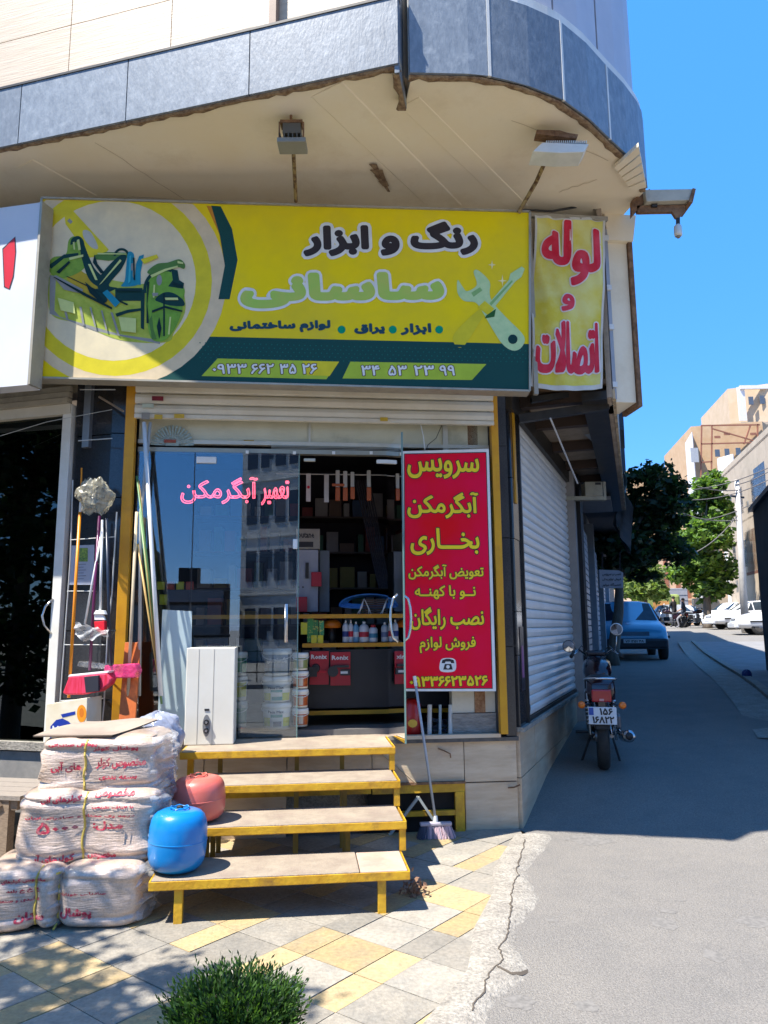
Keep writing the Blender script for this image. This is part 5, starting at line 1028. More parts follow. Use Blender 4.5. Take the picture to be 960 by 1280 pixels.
def bucket(label,pxl,pxr,py0,py1,d,cols,rim=True,lid=bw_,grp='paint buckets stacked inside the glass',logo=None,body=bw_):
    a=F3(pxl,py1,d); c_=F3(pxr,py0,d); r1=(c_.x-a.x)/2; cx=(a.x+c_.x)/2; z0=a.z; h=c_.z-a.z
    t=thing('paint_bucket',label,'bucket',F,(cx,d+r1,z0),0,grp)
    b=MB(); b.lathe([(r1*.86,0),(r1*.93,h*.86),(r1*.93,h*.87)],n=28); part('body',b,body,t,smooth='s')
    b=MB(); b.lathe([(r1*.99,h*.80),(r1*1.0,h*.9),(r1*.97,h*.97),(r1*.9,h),(r1*.5,h)],n=28); part('lid',b,lid,t,smooth='s')
    for (u0,u1,v0,v1,m) in cols:
        b=MB(); n=8; V=[]
        for k in range(n+1):
            an=-math.pi/2+(u0+(u1-u0)*k/n)*1.25
            for v in (v0,v1): rr=r1*(.86+.07*v/.86)+.0015; V.append((rr*math.cos(an),rr*math.sin(an),h*v))
        b.add(V,[(2*k,2*k+2,2*k+3,2*k+1) for k in range(n)]); part('label_print',b,m,t)
    if logo:
        s_,u0,u1,v0,v1,m=logo; w=(u1-u0)*1.25*r1; rr=r1*.91+.0035
        lettering('lettering',t,t.matrix_world,s_,0,w,0,h*(v1-v0),0,m,.0012,fn=lambda x,y:Vector((rr*math.cos(-math.pi/2+u0*1.25+x/r1),rr*math.sin(-math.pi/2+u0*1.25+x/r1),h*v0+y)))
    b=MB(); b.tube([(r1*math.cos(-a_)*1.02,-r1*math.sin(a_)*1.05,h*.78-.09*math.sin(a_)*h*2.2) for a_ in [math.pi*k/10 for k in range(11)]],.003,5); part('handle',b,white_pl,t)
    return t
gb=mat('label_greyblue',(.10,.14,.19),.4,c2=(.20,.27,.34),sc=8); lb=mat('label_sky',(.16,.34,.45),.4); gr=mat('label_lime',(.38,.45,.04),.4,c2=(.55,.5,.03),sc=14); tl_m=mat('label_teal',(.02,.25,.24),.4); orl=mat('label_orange',(.55,.14,.02),.4,c2=(.3,.05,.02),sc=40); dkb=mat('label_navy',(.03,.06,.12),.4); grn=mat('label_green',(.03,.22,.08),.4)
D1=.12
bucket('top bucket of the wide stack, grey blue label, beside the shelf',327,365,811,845,D1,[(-1,1,.08,.78,gb),(-1,1,.08,.28,lb)],logo=('رنگ ساختمانی',-.6,.6,.45,.68,wht_p))
bucket('middle white bucket of the wide stack, lime and teal band',326,365,846,878,D1,[(-.95,-.35,.05,.35,gr),(.35,.95,.05,.35,gr),(-.3,.5,.05,.2,tl_m),(-.35,.35,.38,.48,tl_m)],logo=('Paca Max',-.5,.4,.52,.62,dkb))
bucket('lowest white bucket of the wide stack, lime label and fish shape',326,365,879,913,D1,[(-.95,-.4,.12,.45,gr),(.4,.95,.12,.45,gr),(-.2,.3,.12,.3,dkb),(-.35,.35,.46,.58,tl_m)],logo=('Paca Max',-.5,.4,.62,.72,dkb))
for k,(y0,y1) in enumerate(((816,838),(839,861),(862,885),(886,909))):
    bucket(['top of the narrow bucket stack, white with olive label','second of the narrow bucket stack, orange and white label','third of the narrow bucket stack, brown orange label','lowest of the narrow bucket stack, orange label near the floor'][k],365,386,y0,y1,D1+.02,[(-1,1,.1,.7,orl if k else mat('label_olive',(.25,.28,.10),.4)),(-.2,.3,.15,.65,mat('label_pale',(.6,.55,.45),.4))])
for k,(y0,y1) in enumerate(((815,845),(846,876),(877,910))):
    bucket(['top bucket behind the water heater, green label','middle bucket behind the water heater, yellow label','lowest bucket behind the water heater, plain pale green'][k],288,309,y0,y1,D1+.0,[(-1,1,.15,.75,[grn,gr,mat('label_mint',(.3,.42,.33),.4)][k])])
b=MB(); b.box(-2.9,-.95,D1-.02,.35,.66,F3(345,913,D1).z); single('floor_ledge','x' and b,mat('dusty_ledge',(.14,.13,.12),.6),'dusty low ledge inside the glass that carries the paint buckets','ledge',F)
# red tool cards
for k,(x0,x1,y0,y1,lab) in enumerate(((387,411,814,856,'red tool blister card with a drill, left of the two on the shelf front'),(413,438,815,857,'red tool blister card with a torch, right of the two on the shelf front'))):
    a=F3(x0,y1,sd-.03); c_=F3(x1,y0,sd-.03); t=thing('tool_card',lab,'tool pack',F,((a.x+c_.x)/2,sd-.03,a.z),0,'red tool packs')
    b=MB(); b.box(a.x,c_.x,sd-.03,sd-.015,a.z,c_.z); part('card',b,mat('card_red',(.48,.012,.03),.35),t,F)
    w=c_.x-a.x; lettering('lettering',t,F,'Ronix',a.x+w*.08,a.x+w*.88,c_.z-.062,c_.z-.028,sd-.032,wht_p,.002)
    b=MB(); zc=(a.z+c_.z)/2-.02; xc=(a.x+c_.x)/2
    if k==0: b.box(a.x-.01,a.x+.06,sd-.07,sd-.031,zc-.05,zc+.03); b.lathe([(.03,-.05),(.04,-.02)],(a.x+.05,sd-.0,zc+.02),12,axis='y')
    else: b.lathe([(.045,-.075),(.03,-.045),(.03,-.035)],(a.x+.02,sd,zc),14,axis='y'); b.box(xc-.06,xc+.07,sd-.06,sd-.031,zc+.03,zc+.05); b.box(xc+.0,xc+.08,sd-.05,sd-.031,zc-.035,zc+.015)
    part('tool',b,mat('tool_black',(.03,.03,.035),.4),t,F)
    b=MB(); b.box(xc+.0,xc+.06,sd-.0525,sd-.0505,zc-.02,zc+.0); part('tool_label',b,wht_p if k else red_p,t,F)
# bottles and tubes on the shelf
zs=F3(440,803,sd+.02).z
specs=[(432,8,28,'white sealant tube with dark blue stripe, first of the row',(.6,.6,.6),(.03,.05,.2),'t'),(438.5,6,28,'white sealant tube with red stripe, second of the row',(.6,.6,.6),(.5,.02,.04),'t'),(445,7,26,'blue and white sealant tube, third of the row',(.15,.35,.5),(.6,.6,.6),'t'),(455,12,26,'fat white spray bottle with red label',(.62,.62,.62),(.45,.03,.05),'b'),(466.5,11,22,'white spray can with red cap and blue label',(.6,.6,.6),(.05,.2,.3),'c'),(481,9,25,'white can with grey label near the door edge',(.5,.5,.5),(.12,.15,.25),'b'),(489,7,24,'rightmost pale can of the row',(.45,.45,.45),(.3,.3,.35),'b')]
for px,w_,h_,lab,c1,c2_,kd in specs:
    a=F3(px-w_/2,803,sd+.05); c_=F3(px+w_/2,803-h_,sd+.05); r_=(c_.x-a.x)/2; h=c_.z-a.z
    t=thing('bottle',lab+' on the shelf','bottle',F,((a.x+c_.x)/2,sd+.05,zs),0,'bottles and tubes on the upper shelf')
    b=MB(); b.lathe([(r_*.95,0),(r_,.01),(r_,h*.72),(r_*.75,h*.82),(r_*.3,h*.88)],n=18); part('body',b,mat('btl%d'%int(c1[0]*100),c1,.35),t,smooth='s')
    b=MB(); b.lathe([(r_*1.02,h*.25),(r_*1.02,h*.5)],n=18,cap=False); part('label_band',b,mat('lab%d_%d'%(int(c2_[0]*100),int(c2_[2]*100)),c2_,.4),t,smooth='s')
    b=MB(); b.lathe([(r_*.35,h*.86),(r_*.35,h)] if kd!='c' else [(r_*.6,h*.84),(r_*.6,h*.97),(r_*.3,h)],n=12); part('cap',b,mat('cap_red',(.5,.03,.03),.4) if kd=='c' else white_pl,t,smooth='s')
for k,(x0,x1,y0,y1,c_,lab) in enumerate(((376,384,778,793,(.6,.55,.03),'small yellow box hanging left on the shelf'),(384,392,772,803,(.05,.25,.06),'green and yellow box standing on the shelf'),(392,398,775,803,(.04,.2,.06),'dark green box beside the yellow ones'),(389,396,794,804,(.62,.55,.02),'little yellow box at the front shelf edge, left'),(397,404,794,804,(.62,.55,.02),'little yellow box at the front shelf edge, right'),(399,405,776,794,(.05,.30,.12),'green tube box above the little yellow boxes'))):
    a=F3(x0,y1,sd+.03-.01*(k>2)); c2_=F3(x1,y0,sd+.03); b=MB(); b.box(a.x,c2_.x,sd+.02-.02*(k in(3,4)),sd+.06,a.z,c2_.z); single('goods_box',b,mat('gb%d'%k,c_,.4,c2=(.55,.5,.1),sc=50,lo=.55,hi=.6),lab,'box',F,group='small boxes on the shelf')
a=F3(406,778,sd+.1); b=MB(); c_=F3(415,785,sd+.1); b.lathe([(.075,.0),(.085,.03),(.06,.06),(.02,.075)],(c_.x,sd+.12,c_.z),20); b.lathe([(.03,-.14),(.03,.0)],(c_.x,sd+.12,c_.z),14,m=1); single('orange_lamp',b,[mat('orange_shade',(.60,.16,.01),.4),dark_metal],'orange dome shaped lamp on a dark stand at the back of the shelf','lamp',F,smooth='s')
# hanging tools below the header
rail=MB(); p0=F3(345,592,.45); p1=F3(497,594,.45); rail.tube([p0,p1],.006,6); single('hanging_rail',rail,mat('thin_rail',(.3,.3,.3),.4,metal=.6),'thin rail across the shop from which the packed tools hang','rail',F)
for k,(x,w_,y0,y1,orng) in enumerate(((385.5,6,592,627,0),(408,6,593,628,0),(422,5,588,626,1),(431.5,5,589,626,1),(440.5,4.5,590,624,1),(461,4.5,588,626,1),(486,3.5,596,618,0),(493,4,596,622,0))):
    a=F3(x-w_/2,y1,.44); c_=F3(x+w_/2,y0,.44); t=thing('hanging_tool',['first white packed tool from the left on the rail','second white packed tool on the rail','first orange handled tool on the rail, with a cross strip','second orange handled tool on the rail','third orange handled tool, tilted a little','lone orange handled tool right of the middle','narrow pale tool near the door edge','rightmost narrow pale tool on the rail'][k],'tool',F,((a.x+c_.x)/2,.44,a.z),0,'packed tools hanging from the rail')
    zz=a.z+(c_.z-a.z)*(.45 if orng else 0); b=MB(); b.box(a.x,c_.x,.43,.445,zz,c_.z); part('blade',b,mat('packed_white',(.50,.48,.42) if k<6 else (.25,.23,.21),.4),t,F,bev=.002)
    if orng: b=MB(); b.box(a.x-.002,c_.x+.004,.425,.45,a.z,zz-.003); part('handle',b,mat('tool_orange',(.45,.10,.02),.45),t,F,bev=.004)
    if k==2: b=MB(); b.box(a.x-.03,c_.x+.04,.42,.428,(a.z+c_.z)/2-.008,(a.z+c_.z)/2+.012); part('cross_strip',b,mat('tool_orange',(.45,.10,.02),.45),t,F)
    if k==0: b=MB(); b.lathe([(.012,.415),(.012,.43)],((a.x+c_.x)/2,0,(a.z+c_.z)/2),12,axis='y'); part('red_dot',b,red_p,t,F)
# cartons, white appliance, red packs further back
cd_=.95
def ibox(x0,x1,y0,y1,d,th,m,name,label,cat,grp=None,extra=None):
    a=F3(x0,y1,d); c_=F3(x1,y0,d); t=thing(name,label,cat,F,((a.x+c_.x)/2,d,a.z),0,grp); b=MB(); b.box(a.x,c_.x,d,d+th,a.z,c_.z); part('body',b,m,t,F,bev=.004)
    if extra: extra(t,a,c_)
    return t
def ex1(t,a,c_):
    w=c_.x-a.x; h=c_.z-a.z
    lettering('lettering',t,F,'butane',a.x+w*.1,a.x+w*.75,a.z+h*.55,a.z+h*.85,cd_-.004,mat('ctn_ink',(.05,.05,.05),.6),.002)
    b=MB(); b.box(a.x+.02,c_.x-.06,cd_-.003,cd_-.001,a.z+h*.08,a.z+h*.35); part('dark_band',b,dark_metal,t,F)
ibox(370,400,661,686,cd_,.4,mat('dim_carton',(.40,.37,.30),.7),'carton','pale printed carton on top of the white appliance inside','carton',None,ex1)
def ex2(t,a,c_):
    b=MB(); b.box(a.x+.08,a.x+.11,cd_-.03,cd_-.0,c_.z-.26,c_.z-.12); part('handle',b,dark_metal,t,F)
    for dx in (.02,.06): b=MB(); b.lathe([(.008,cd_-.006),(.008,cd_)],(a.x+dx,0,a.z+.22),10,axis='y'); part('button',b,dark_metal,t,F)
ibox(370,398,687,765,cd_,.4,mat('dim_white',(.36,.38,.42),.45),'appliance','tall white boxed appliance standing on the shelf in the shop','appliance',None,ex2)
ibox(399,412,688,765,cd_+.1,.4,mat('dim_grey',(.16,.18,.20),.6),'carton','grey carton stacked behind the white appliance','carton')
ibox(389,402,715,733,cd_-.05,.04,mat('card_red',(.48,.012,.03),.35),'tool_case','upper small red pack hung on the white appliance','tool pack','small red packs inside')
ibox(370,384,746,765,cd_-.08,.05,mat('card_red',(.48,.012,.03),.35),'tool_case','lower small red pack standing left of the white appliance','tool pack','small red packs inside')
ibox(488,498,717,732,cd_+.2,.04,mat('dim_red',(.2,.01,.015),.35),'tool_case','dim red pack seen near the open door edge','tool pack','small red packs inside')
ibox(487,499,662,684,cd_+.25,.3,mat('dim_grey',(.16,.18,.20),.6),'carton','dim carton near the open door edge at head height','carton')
hs_=thing('blue_hose','coil of translucent blue hose on the shelf top','hose',F,(-1.2,sd+.2,1.7))
for k in range(7):
    c_=F3(463,757,sd+.12); b=MB(); rx=.27-.012*k; rz=.10-.006*k
    b.tube([(c_.x+rx*math.cos(t),sd+.12+.10*math.sin(t*1.0)*.3+.01*k,c_.z+rz*math.sin(t)*(1 if math.sin(t)>0 else .25)+.004*k) for t in [math.pi*2*q/28 for q in range(29)]],.007,6); part('coil',b,mat('hose_blue',(.03,.14,.40),.2,c2=(.08,.28,.6),sc=12),hs_,F,smooth='s')
ch=thing('wicker_basket','brown slatted basket with white curved straps in front of the blue hose','basket',F,(-1.15,sd+.05,1.65))
a=F3(452,768,sd+.05); c_=F3(482,748,sd+.05)
for k in range(7): b=MB(); z=a.z+(c_.z-a.z)*k/7; b.box(a.x,c_.x,sd+.05,sd+.07,z,z+.010); part('slat',b,mat('brown_slat',(.10,.06,.04),.5),ch,F)
for sx in (0,1):
    for q in range(2): b=MB(); x=a.x+(c_.x-a.x)*sx*.95+.01; b.tube([(x-.03-.02*q,sd+.03,a.z),(x-.02+.01*q,sd+.02,a.z+.06),(x+.01,sd+.03,c_.z),(x+.05,sd+.03,a.z+.05),(x+.07-.02*q,sd+.03,a.z)],.005,6); part('strap',b,white_pl,ch,F,smooth='s')
bp_=thing('pole_bundle','bundle of thin dim poles leaning at the back of the shop','poles',F,(-1.3,1.55,.7))
for k in range(7): b=MB(); b.tube([F3(444+k*3,600,1.6),F3(474+k*2.2,735,1.5)],.009,5); part('pole',b,mat('dim_pole',(.06,.06,.07),.4),bp_,F)
# left window goods, behind the reflecting pane: cards with yellow, paper strips
for k in range(4): ibox(196+k*12,206+k*12,727,737,.12,.02,[mat('card_yel',(.6,.55,.02),.4),mat('card_redyel',(.5,.05,.02),.4)][k%2],'price_card',['leftmost small yellow card in the row behind the left pane','second small card, red, in the row behind the left pane','third small yellow card in the row behind the left pane','rightmost small red card in the row behind the left pane'][k],'card','row of small cards behind the glass')
ibox(199,209,743,756,.12,.02,mat('card_yel',(.6,.55,.02),.4),'price_card','single yellow card hanging under the card row','card')
# right window corner: red can, white bits
rc=thing('red_can','big red can with a yellow emblem behind the glass under the red poster','can',F,(-.8,.2,.7))
a=F3(504,915,.12); c_=F3(524,868,.12); r_=(c_.x-a.x)/2; b=MB(); b.lathe([(r_*.9,0),(r_*1.1,.03),(r_*1.1,c_.z-a.z-.05),(r_*.7,c_.z-a.z-.01),(r_*.4,c_.z-a.z)],((a.x+c_.x)/2,.03+r_,.68),24); part('body',b,mat('can_red',(.38,.01,.01),.3,coat=.3),rc,F,smooth='s')
b=MB(); b.prism([((a.x+c_.x)/2-.005+.035*math.cos(t*.5236),.78+.03*math.sin(t*.5236)) for t in range(12)],.012,.03); part('emblem',b,mat('emblem_yel',(.65,.4,.05),.4),rc,F)
for k,(x0,x1,c_,lab) in enumerate(((532,537,(.55,.55,.52),'pale cardboard tube standing under the poster, left'),(558,563,(.6,.6,.57),'white plastic tube standing by the stone skirting'),(546,549,(.3,.38,.42),'thin pale blue lath behind the glass under the poster'))):
    a=F3(x0,915,.10); e_=F3(x1,880,.10); b=MB(); b.tube([((a.x+e_.x)/2,.03,.68),((a.x+e_.x)/2+.01,.05,e_.z)],(e_.x-a.x)/2,8); single('tube',b,mat('tb%d'%k,c_,.5),lab,'tube',F)
b=MB(); r=random.Random(9)
for k in range(60): x=F3(538+r.random()*20,900,.15).x; z=.70+r.random()*.09; b.bar((x,.12+r.random()*.1,z),(x+r.gauss(0,.04),.15+r.random()*.1,z+r.gauss(0,.02)),.006)
o=single('tangled_scraps',b,mat('scraps',(.05,.10,.08),.6,c2=(.1,.1,.2),sc=30),'x','x',F); o['kind']='stuff'; del o['label']; del o['category']
# air conditioner box and pipes under the lane overhang
ac=thing('meter_box','cream metal meter box on a pale bracket under the lane overhang','box',L,(3.1,-.4,3.1))
p=[L.px(732,603,-.45),L.px(755,619,-.45)]
ab=MB(); c1=Vector(L.at(2.9,-.42,3.0)); Yb=c1.y
def fb2(parent,name,x0,y0,x1,y1,Y,th,m,bev=0): return fbox(parent,name,x0,y0,x1,y1,Y,th,m,bev)
Yb=9.0; fb2(ac,'body',732,602,753,620,Yb,.2,mat('meter_cream',(.34,.32,.24),.5,dirt=.4),.005); fb2(ac,'mark',744,603,751,606,Yb-.004,.003,dark_metal)
fb2(ac,'bracket',708,620,755,625,Yb,.1,mat('meter_cream',(.34,.32,.24),.5)); fb2(ac,'bracket',755,602,757,625,Yb,.1,mat('meter_cream',(.34,.32,.24),.5))
# ================= VEHICLES =================
tyre_m=mat('tyre_rubber',(.02,.02,.02),.8,c2=(.035,.033,.03),sc=20); rim_m=mat('rim_alloy',(.35,.35,.36),.35,metal=.7)
car_glass=mat('car_glass',(.012,.02,.03),.08,spec=.3,c2=(.03,.045,.06),sc=1.5)
KIND={'hatch':dict(st=[(0,.66,.30,.50,.52,.5,0),(.06,.74,.27,.66,.70,.62,0),(.45,.80,.25,.78,.83,.66,0),(.95,.82,.25,.86,.91,.68,0),(1.55,.82,.25,.88,1.36,.56,1),(2.2,.82,.25,.89,1.41,.57,1),(2.95,.82,.25,.90,1.38,.56,1),(3.35,.80,.27,.90,1.30,.54,1),(3.62,.78,.30,.86,.92,.62,0),(3.70,.72,.34,.70,.74,.60,0)],w=(.68,3.02),L=3.7),
 'sedan':dict(st=[(0,.68,.32,.52,.54,.5,0),(.08,.76,.28,.66,.70,.62,0),(.6,.82,.25,.80,.85,.68,0),(1.25,.84,.25,.88,.93,.70,0),(1.95,.84,.25,.90,1.36,.56,1),(2.7,.84,.25,.91,1.40,.57,1),(3.15,.84,.25,.92,1.36,.55,1),(3.70,.82,.27,.94,1.00,.66,0),(4.25,.80,.30,.92,.97,.64,0),(4.35,.74,.34,.74,.78,.60,0)],w=(.85,3.5),L=4.35)}
def car(label,kind,bm,pos,rot,group=None,plate=True,name='parked_car'):
    K=KIND[kind]; st=K['st']; L_=K['L']
    t=thing(name,label,'car',None,tuple(pos),rot,group); tm=WM[t.name]
    def sec(s):
        x,hw,zb,zt,tp,hr,c=s; return [(x,0,zb),(x,hw*.86,zb),(x,hw,zb+.12),(x,hw*1.0,(zb+zt)/2),(x,hw*.95,zt),(x,hr,tp-.02 if c else tp-.01),(x,hr*.6,tp+.012),(x,0,tp+.02)]
    b=MB(); V=[]; n=8
    for s in st:
        h=sec(s); V+=h+[(p[0],-p[1],p[2]) for p in h[-2:0:-1]]
    m_=14; fs=[(i*m_+j,i*m_+(j+1)%m_,(i+1)*m_+(j+1)%m_,(i+1)*m_+j) for i in range(len(st)-1) for j in range(m_)]+[tuple(range(m_-1,-1,-1)),tuple(range((len(st)-1)*m_,len(st)*m_))]
    b.add(V,fs); part('body',b,bm,t,smooth='s')
    def offq(P,d,name,m=car_glass,sh=.06):
        P=[Vector(p) for p in P]; c=sum(P,Vector())/len(P); nn=(P[1]-P[0]).cross(P[2]-P[0]).normalized()
        if nn.dot(c-Vector((L_*.5,0,.6)))<0: nn=-nn
        Q=[p+(c-p)*sh+nn*d for p in P]; b=MB(); b.add(Q+[q-nn*.012 for q in Q],[(0,1,2,3),(7,6,5,4)]+[(i,(i+1)%4,(i+1)%4+4,i+4) for i in range(4)]); return part(name,b,m,t)
    cab=[i for i,s in enumerate(st) if s[6]]; i0,i1=cab[0]-1,cab[-1]+1
    a,c=sec(st[i0]),sec(st[cab[0]]); q=lambda p,sg=1:(p[0],p[1]*sg,p[2])
    offq([q(a[5]),q(a[5],-1),q(c[5],-1),q(c[5])],.022,'windscreen')
    a,c=sec(st[i1]),sec(st[cab[-1]]); offq([q(a[5]),q(a[5],-1),q(c[5],-1),q(c[5])],.022,'rear_window')
    for sg in (1,-1):
        for u,v in zip(cab,cab[1:]): a,c=sec(st[u]),sec(st[v]); offq([q(a[4],sg),q(c[4],sg),q(c[5],sg),q(a[5],sg)],.010,'side_window',sh=.10)
        a,c=sec(st[i0]),sec(st[cab[0]]); offq([(st[cab[0]][0]-.32,a[4][1]*sg,a[4][2]),q(c[4],sg),q(c[5],sg),(st[cab[0]][0]-.06,(c[5][1]+.01)*sg,c[5][2]-.03)],.010,'side_window',sh=.12)
        for wx in K['w']:
            w=bpy.data.objects.new('wheel',None); C.objects.link(w); w.parent=t; w.location=(wx,sg*.70,.29); WM[w.name]=tm@Matrix.Translation((wx,sg*.70,.29))
            b=MB(); b.lathe([(.17,-.08),(.27,-.09),(.295,-.06),(.295,.06),(.27,.09),(.17,.08)],n=24,axis='y'); part('tyre',b,tyre_m,w,smooth='s')
            b=MB(); b.lathe([(.02,sg*.07),(.06,sg*.085),(.14,sg*.075),(.175,sg*.088)],n=20,axis='y'); part('rim',b,rim_m,w,smooth='s')
        b=MB(); b.hexa([(.04,sg*.36,.56),(.04,sg*.68,.56),(.20,sg*.74,.56),(.2,sg*.36,.56),(.07,sg*.36,.68),(.07,sg*.66,.67),(.22,sg*.73,.68),(.2,sg*.36,.68)]); part('headlight',b,mat('headlamp',(.5,.52,.55),.1,spec=.8),t,bev=.01)
        b=MB(); b.box(L_-.12,L_-.01,sg*.5,sg*.74,.62,.80); part('tail_light',b,mat('tail_red',(.35,.01,.01),.2),t,bev=.01)
        b=MB(); b.box(st[i0][0]+.30,st[i0][0]+.42,sg*.84,sg*.98,.90,1.0); part('mirror',b,dark_metal,t,bev=.02)
        b=MB(); b.box(.5,L_-.5,sg*.825,sg*.85,.50,.56); part('side_moulding',b,dark_metal,t)
    b=MB(); b.box(.0,.05,-.34,.34,.56,.655); 
    part('grille',b,dark_metal,t,bev=.01)
    for k in range(4): b=MB(); b.box(-.006,.0,-.33,.33,.565+.024*k,.575+.024*k); part('grille_bar',b,bm,t)
    b=MB(); b.box(-.08,.10,-.74,.74,.27,.50); part('bumper',b,mat('dark_bumper',(.025,.028,.035),.5) if kind=='hatch' else bm,t,bev=.05)
    b=MB(); b.box(L_-.10,L_+.07,-.74,.74,.30,.52); part('bumper',b,mat('dark_bumper',(.025,.028,.035),.5) if kind=='hatch' else bm,t,bev=.05)
    for x in (-.088,L_+.072): b=MB(); b.box(x,x+.008,-.24,.24,.40,.49); p_=part('number_plate',b,mat('plate_white',(.6,.6,.6),.5),t)
    fr=tm@Matrix.Translation((-.0925,.2,.415))@Matrix.Rotation(R(-90),4,'Z')
    if plate: lettering('plate_lettering',t,fr,'۴۸ ۳۵۱ ۷۶',0,.40,0,.055,0,blk_p,.002)
    return t
skyb=mat('sky_blue_paint',(.07,.31,.47),.25,c2=(.06,.28,.43),sc=1,coat=.6); carw=mat('white_car_paint',(.68,.68,.68),.3,c2=(.62,.62,.62),sc=1,coat=.5); carg=mat('grey_car_paint',(.30,.32,.34),.3,coat=.5)
g=G(797,826); A=atY(751,822,g.y); car('light blue hatchback parked facing the camera at the left of the lane','hatch',skyb,g+Vector((-.05,0,0)),77)
def cpos(px,py,Y): p=atY(px,py,Y); return Vector((p.x,p.y,gz(p.x,p.y)))
w1=car('white sedan seen from the side, its wheel in front of the other parked cars','sedan',carw,cpos(886,783,38),-4,'white cars parked across the end of the lane',plate=False)
def car2(label,px,Y,rot): p=cpos(px,780,Y); return copy_thing(w1,p,R(rot),label,'white cars parked across the end of the lane')
car2('nearest white car, mostly hidden behind the dark wall on the right',916,31.5,-14)
car2('white car standing half hidden behind the leftmost white sedan',880,44,20)
car2('white sedan further back, left of the utility pole and highest roof',905,46,2)
car('grey car facing the street behind the motorcyclists','sedan',carg,cpos(868,777,47),100,plate=False)
car('small pale hatchback between the grey car and the white sedans','hatch',mat('pale_car_paint',(.5,.52,.55),.3,coat=.4),cpos(880,776,49),110,plate=False)
# parked lorry box far behind
lp=cpos(832,770,60); lt=thing('parked_truck','grey covered truck parked across the far end of the lane','truck',None,tuple(lp))
b=MB(); b.box(0,1.9,0,4,.9,2.9); part('cargo_box',b,mat('truck_grey',(.28,.28,.30),.6),lt,bev=.04)
for k in range(4): b=MB(); b.box(.05,1.85,-.03,-.002,1.1+.42*k,1.42+.42*k); part('panel',b,mat('truck_panel',(.36,.35,.36),.6),lt)
for x in (.1,1.5): b=MB(); b.lathe([(.42,0),(.42,.3)],(x+.15,.2,.42),16,axis='y'); part('wheel',b,tyre_m,lt)
b=MB(); b.box(.0,1.9,-.02,.1,.62,.9); part('bumper',b,dark_metal,lt)
# ---------------- motorcycle ----------------
gp=G(757,971); 
mc_=thing('motorcycle','near motorcycle with red tail light and white rear plate parked beside the shutter wall','motorcycle',None,(gp.x,gp.y,gp.z),76)
mcm=WM[mc_.name]
def wheel(x,z,r,w,parent,name='wheel'):
    o=bpy.data.objects.new(name,None); C.objects.link(o); o.parent=parent; o.location=(x,0,z); WM[o.name]=mcm@Matrix.Translation((x,0,z))
    b=MB(); b.lathe([(r-.07,-w*.45),(r-.03,-w*.5),(r-.006,-w*.3),(r,0),(r-.006,w*.3),(r-.03,w*.5),(r-.07,w*.45)],n=36,axis='y'); part('tyre',b,tyre_m,o,smooth='s')
    b=MB(); b.lathe([(r-.075,-w*.4),(r-.06,-w*.42),(r-.06,w*.42),(r-.075,w*.4)],n=36,axis='y',cap=False); part('rim',b,steel,o,smooth='s')
    b=MB(); b.lathe([(.05,-w*.6),(.05,w*.6)],n=14,axis='y'); 
    part('hub',b,rim_m,o)
    for k in range(12): a=2*math.pi*k/12; b=MB(); b.bar((.04*math.cos(a),.02*(-1)**k,.04*math.sin(a)),((r-.07)*math.cos(a+.2),0,(r-.07)*math.sin(a+.2)),.004); part('spoke',b,steel,o)
wheel(.30,.30,.30,.105,mc_); wheel(1.52,.30,.30,.085,mc_)
P_=lambda name,b,m,**k: part(name,b,m,mc_,**k)
blackp=mat('bike_black',(.012,.010,.014),.2,coat=.6,c2=(.02,.015,.02)); maroon=mat('bike_maroon',(.022,.005,.008),.22,coat=.6)
b=MB(); b.tube([(.30+.34*math.cos(a),0,.30+.34*math.sin(a)) for a in [R(x) for x in range(30,176,12)]],.004,4)
V=[];n=12
for k in range(n+1):
    a=R(25+140*k/n); 
    for y,rr in ((-.065,.325),(-.05,.345),(0,.355),(.05,.345),(.065,.325)): V.append((.30-rr*math.cos(a)*1.0,y,.30+rr*math.sin(a)))
b=MB(); b.add(V,[(i*5+j,i*5+j+1,(i+1)*5+j+1,(i+1)*5+j) for i in range(n) for j in range(4)]); P_('rear_mudguard',b,mat('chrome_dull',(.4,.4,.42),.25,metal=.9),smooth='s')
V=[]
for k in range(n+1):
    a=R(30+120*k/n)
    for y,rr in ((-.055,.32),(-.04,.338),(0,.345),(.04,.338),(.055,.32)): V.append((1.52-rr*math.cos(a),y,.30+rr*math.sin(a)))
b=MB(); b.add(V,[(i*5+j,i*5+j+1,(i+1)*5+j+1,(i+1)*5+j) for i in range(n) for j in range(4)]); P_('front_mudguard',b,blackp,smooth='s')
def loft(secs):
    b=MB(); m_=len(secs[0]); V=[p for s in secs for p in s]; b.add(V,[(i*m_+j,i*m_+(j+1)%m_,(i+1)*m_+(j+1)%m_,(i+1)*m_+j) for i in range(len(secs)-1) for j in range(m_)]+[tuple(range(m_-1,-1,-1)),tuple(range((len(secs)-1)*m_,len(secs)*m_))]); return b
def oval(x,z,w,h,n=12,e=.7): return [(x,w*math.copysign(abs(math.cos(a))**e,math.cos(a)),z+h*math.copysign(abs(math.sin(a))**e,math.sin(a))) for a in [2*math.pi*k/n for k in range(n)]]
P_('seat',loft([oval(.10,.80,.10,.035),oval(.2,.81,.12,.045),oval(.45,.80,.125,.05),oval(.66,.78,.12,.05),oval(.82,.78,.08,.04)]),mat('seat_black',(.02,.018,.02),.5,bump=.3),smooth='s')
P_('fuel_tank',loft([oval(.76,.80,.09,.07),oval(.86,.84,.135,.10),oval(1.02,.87,.145,.12),oval(1.16,.86,.12,.10),oval(1.24,.84,.07,.05)]),maroon,smooth='s')
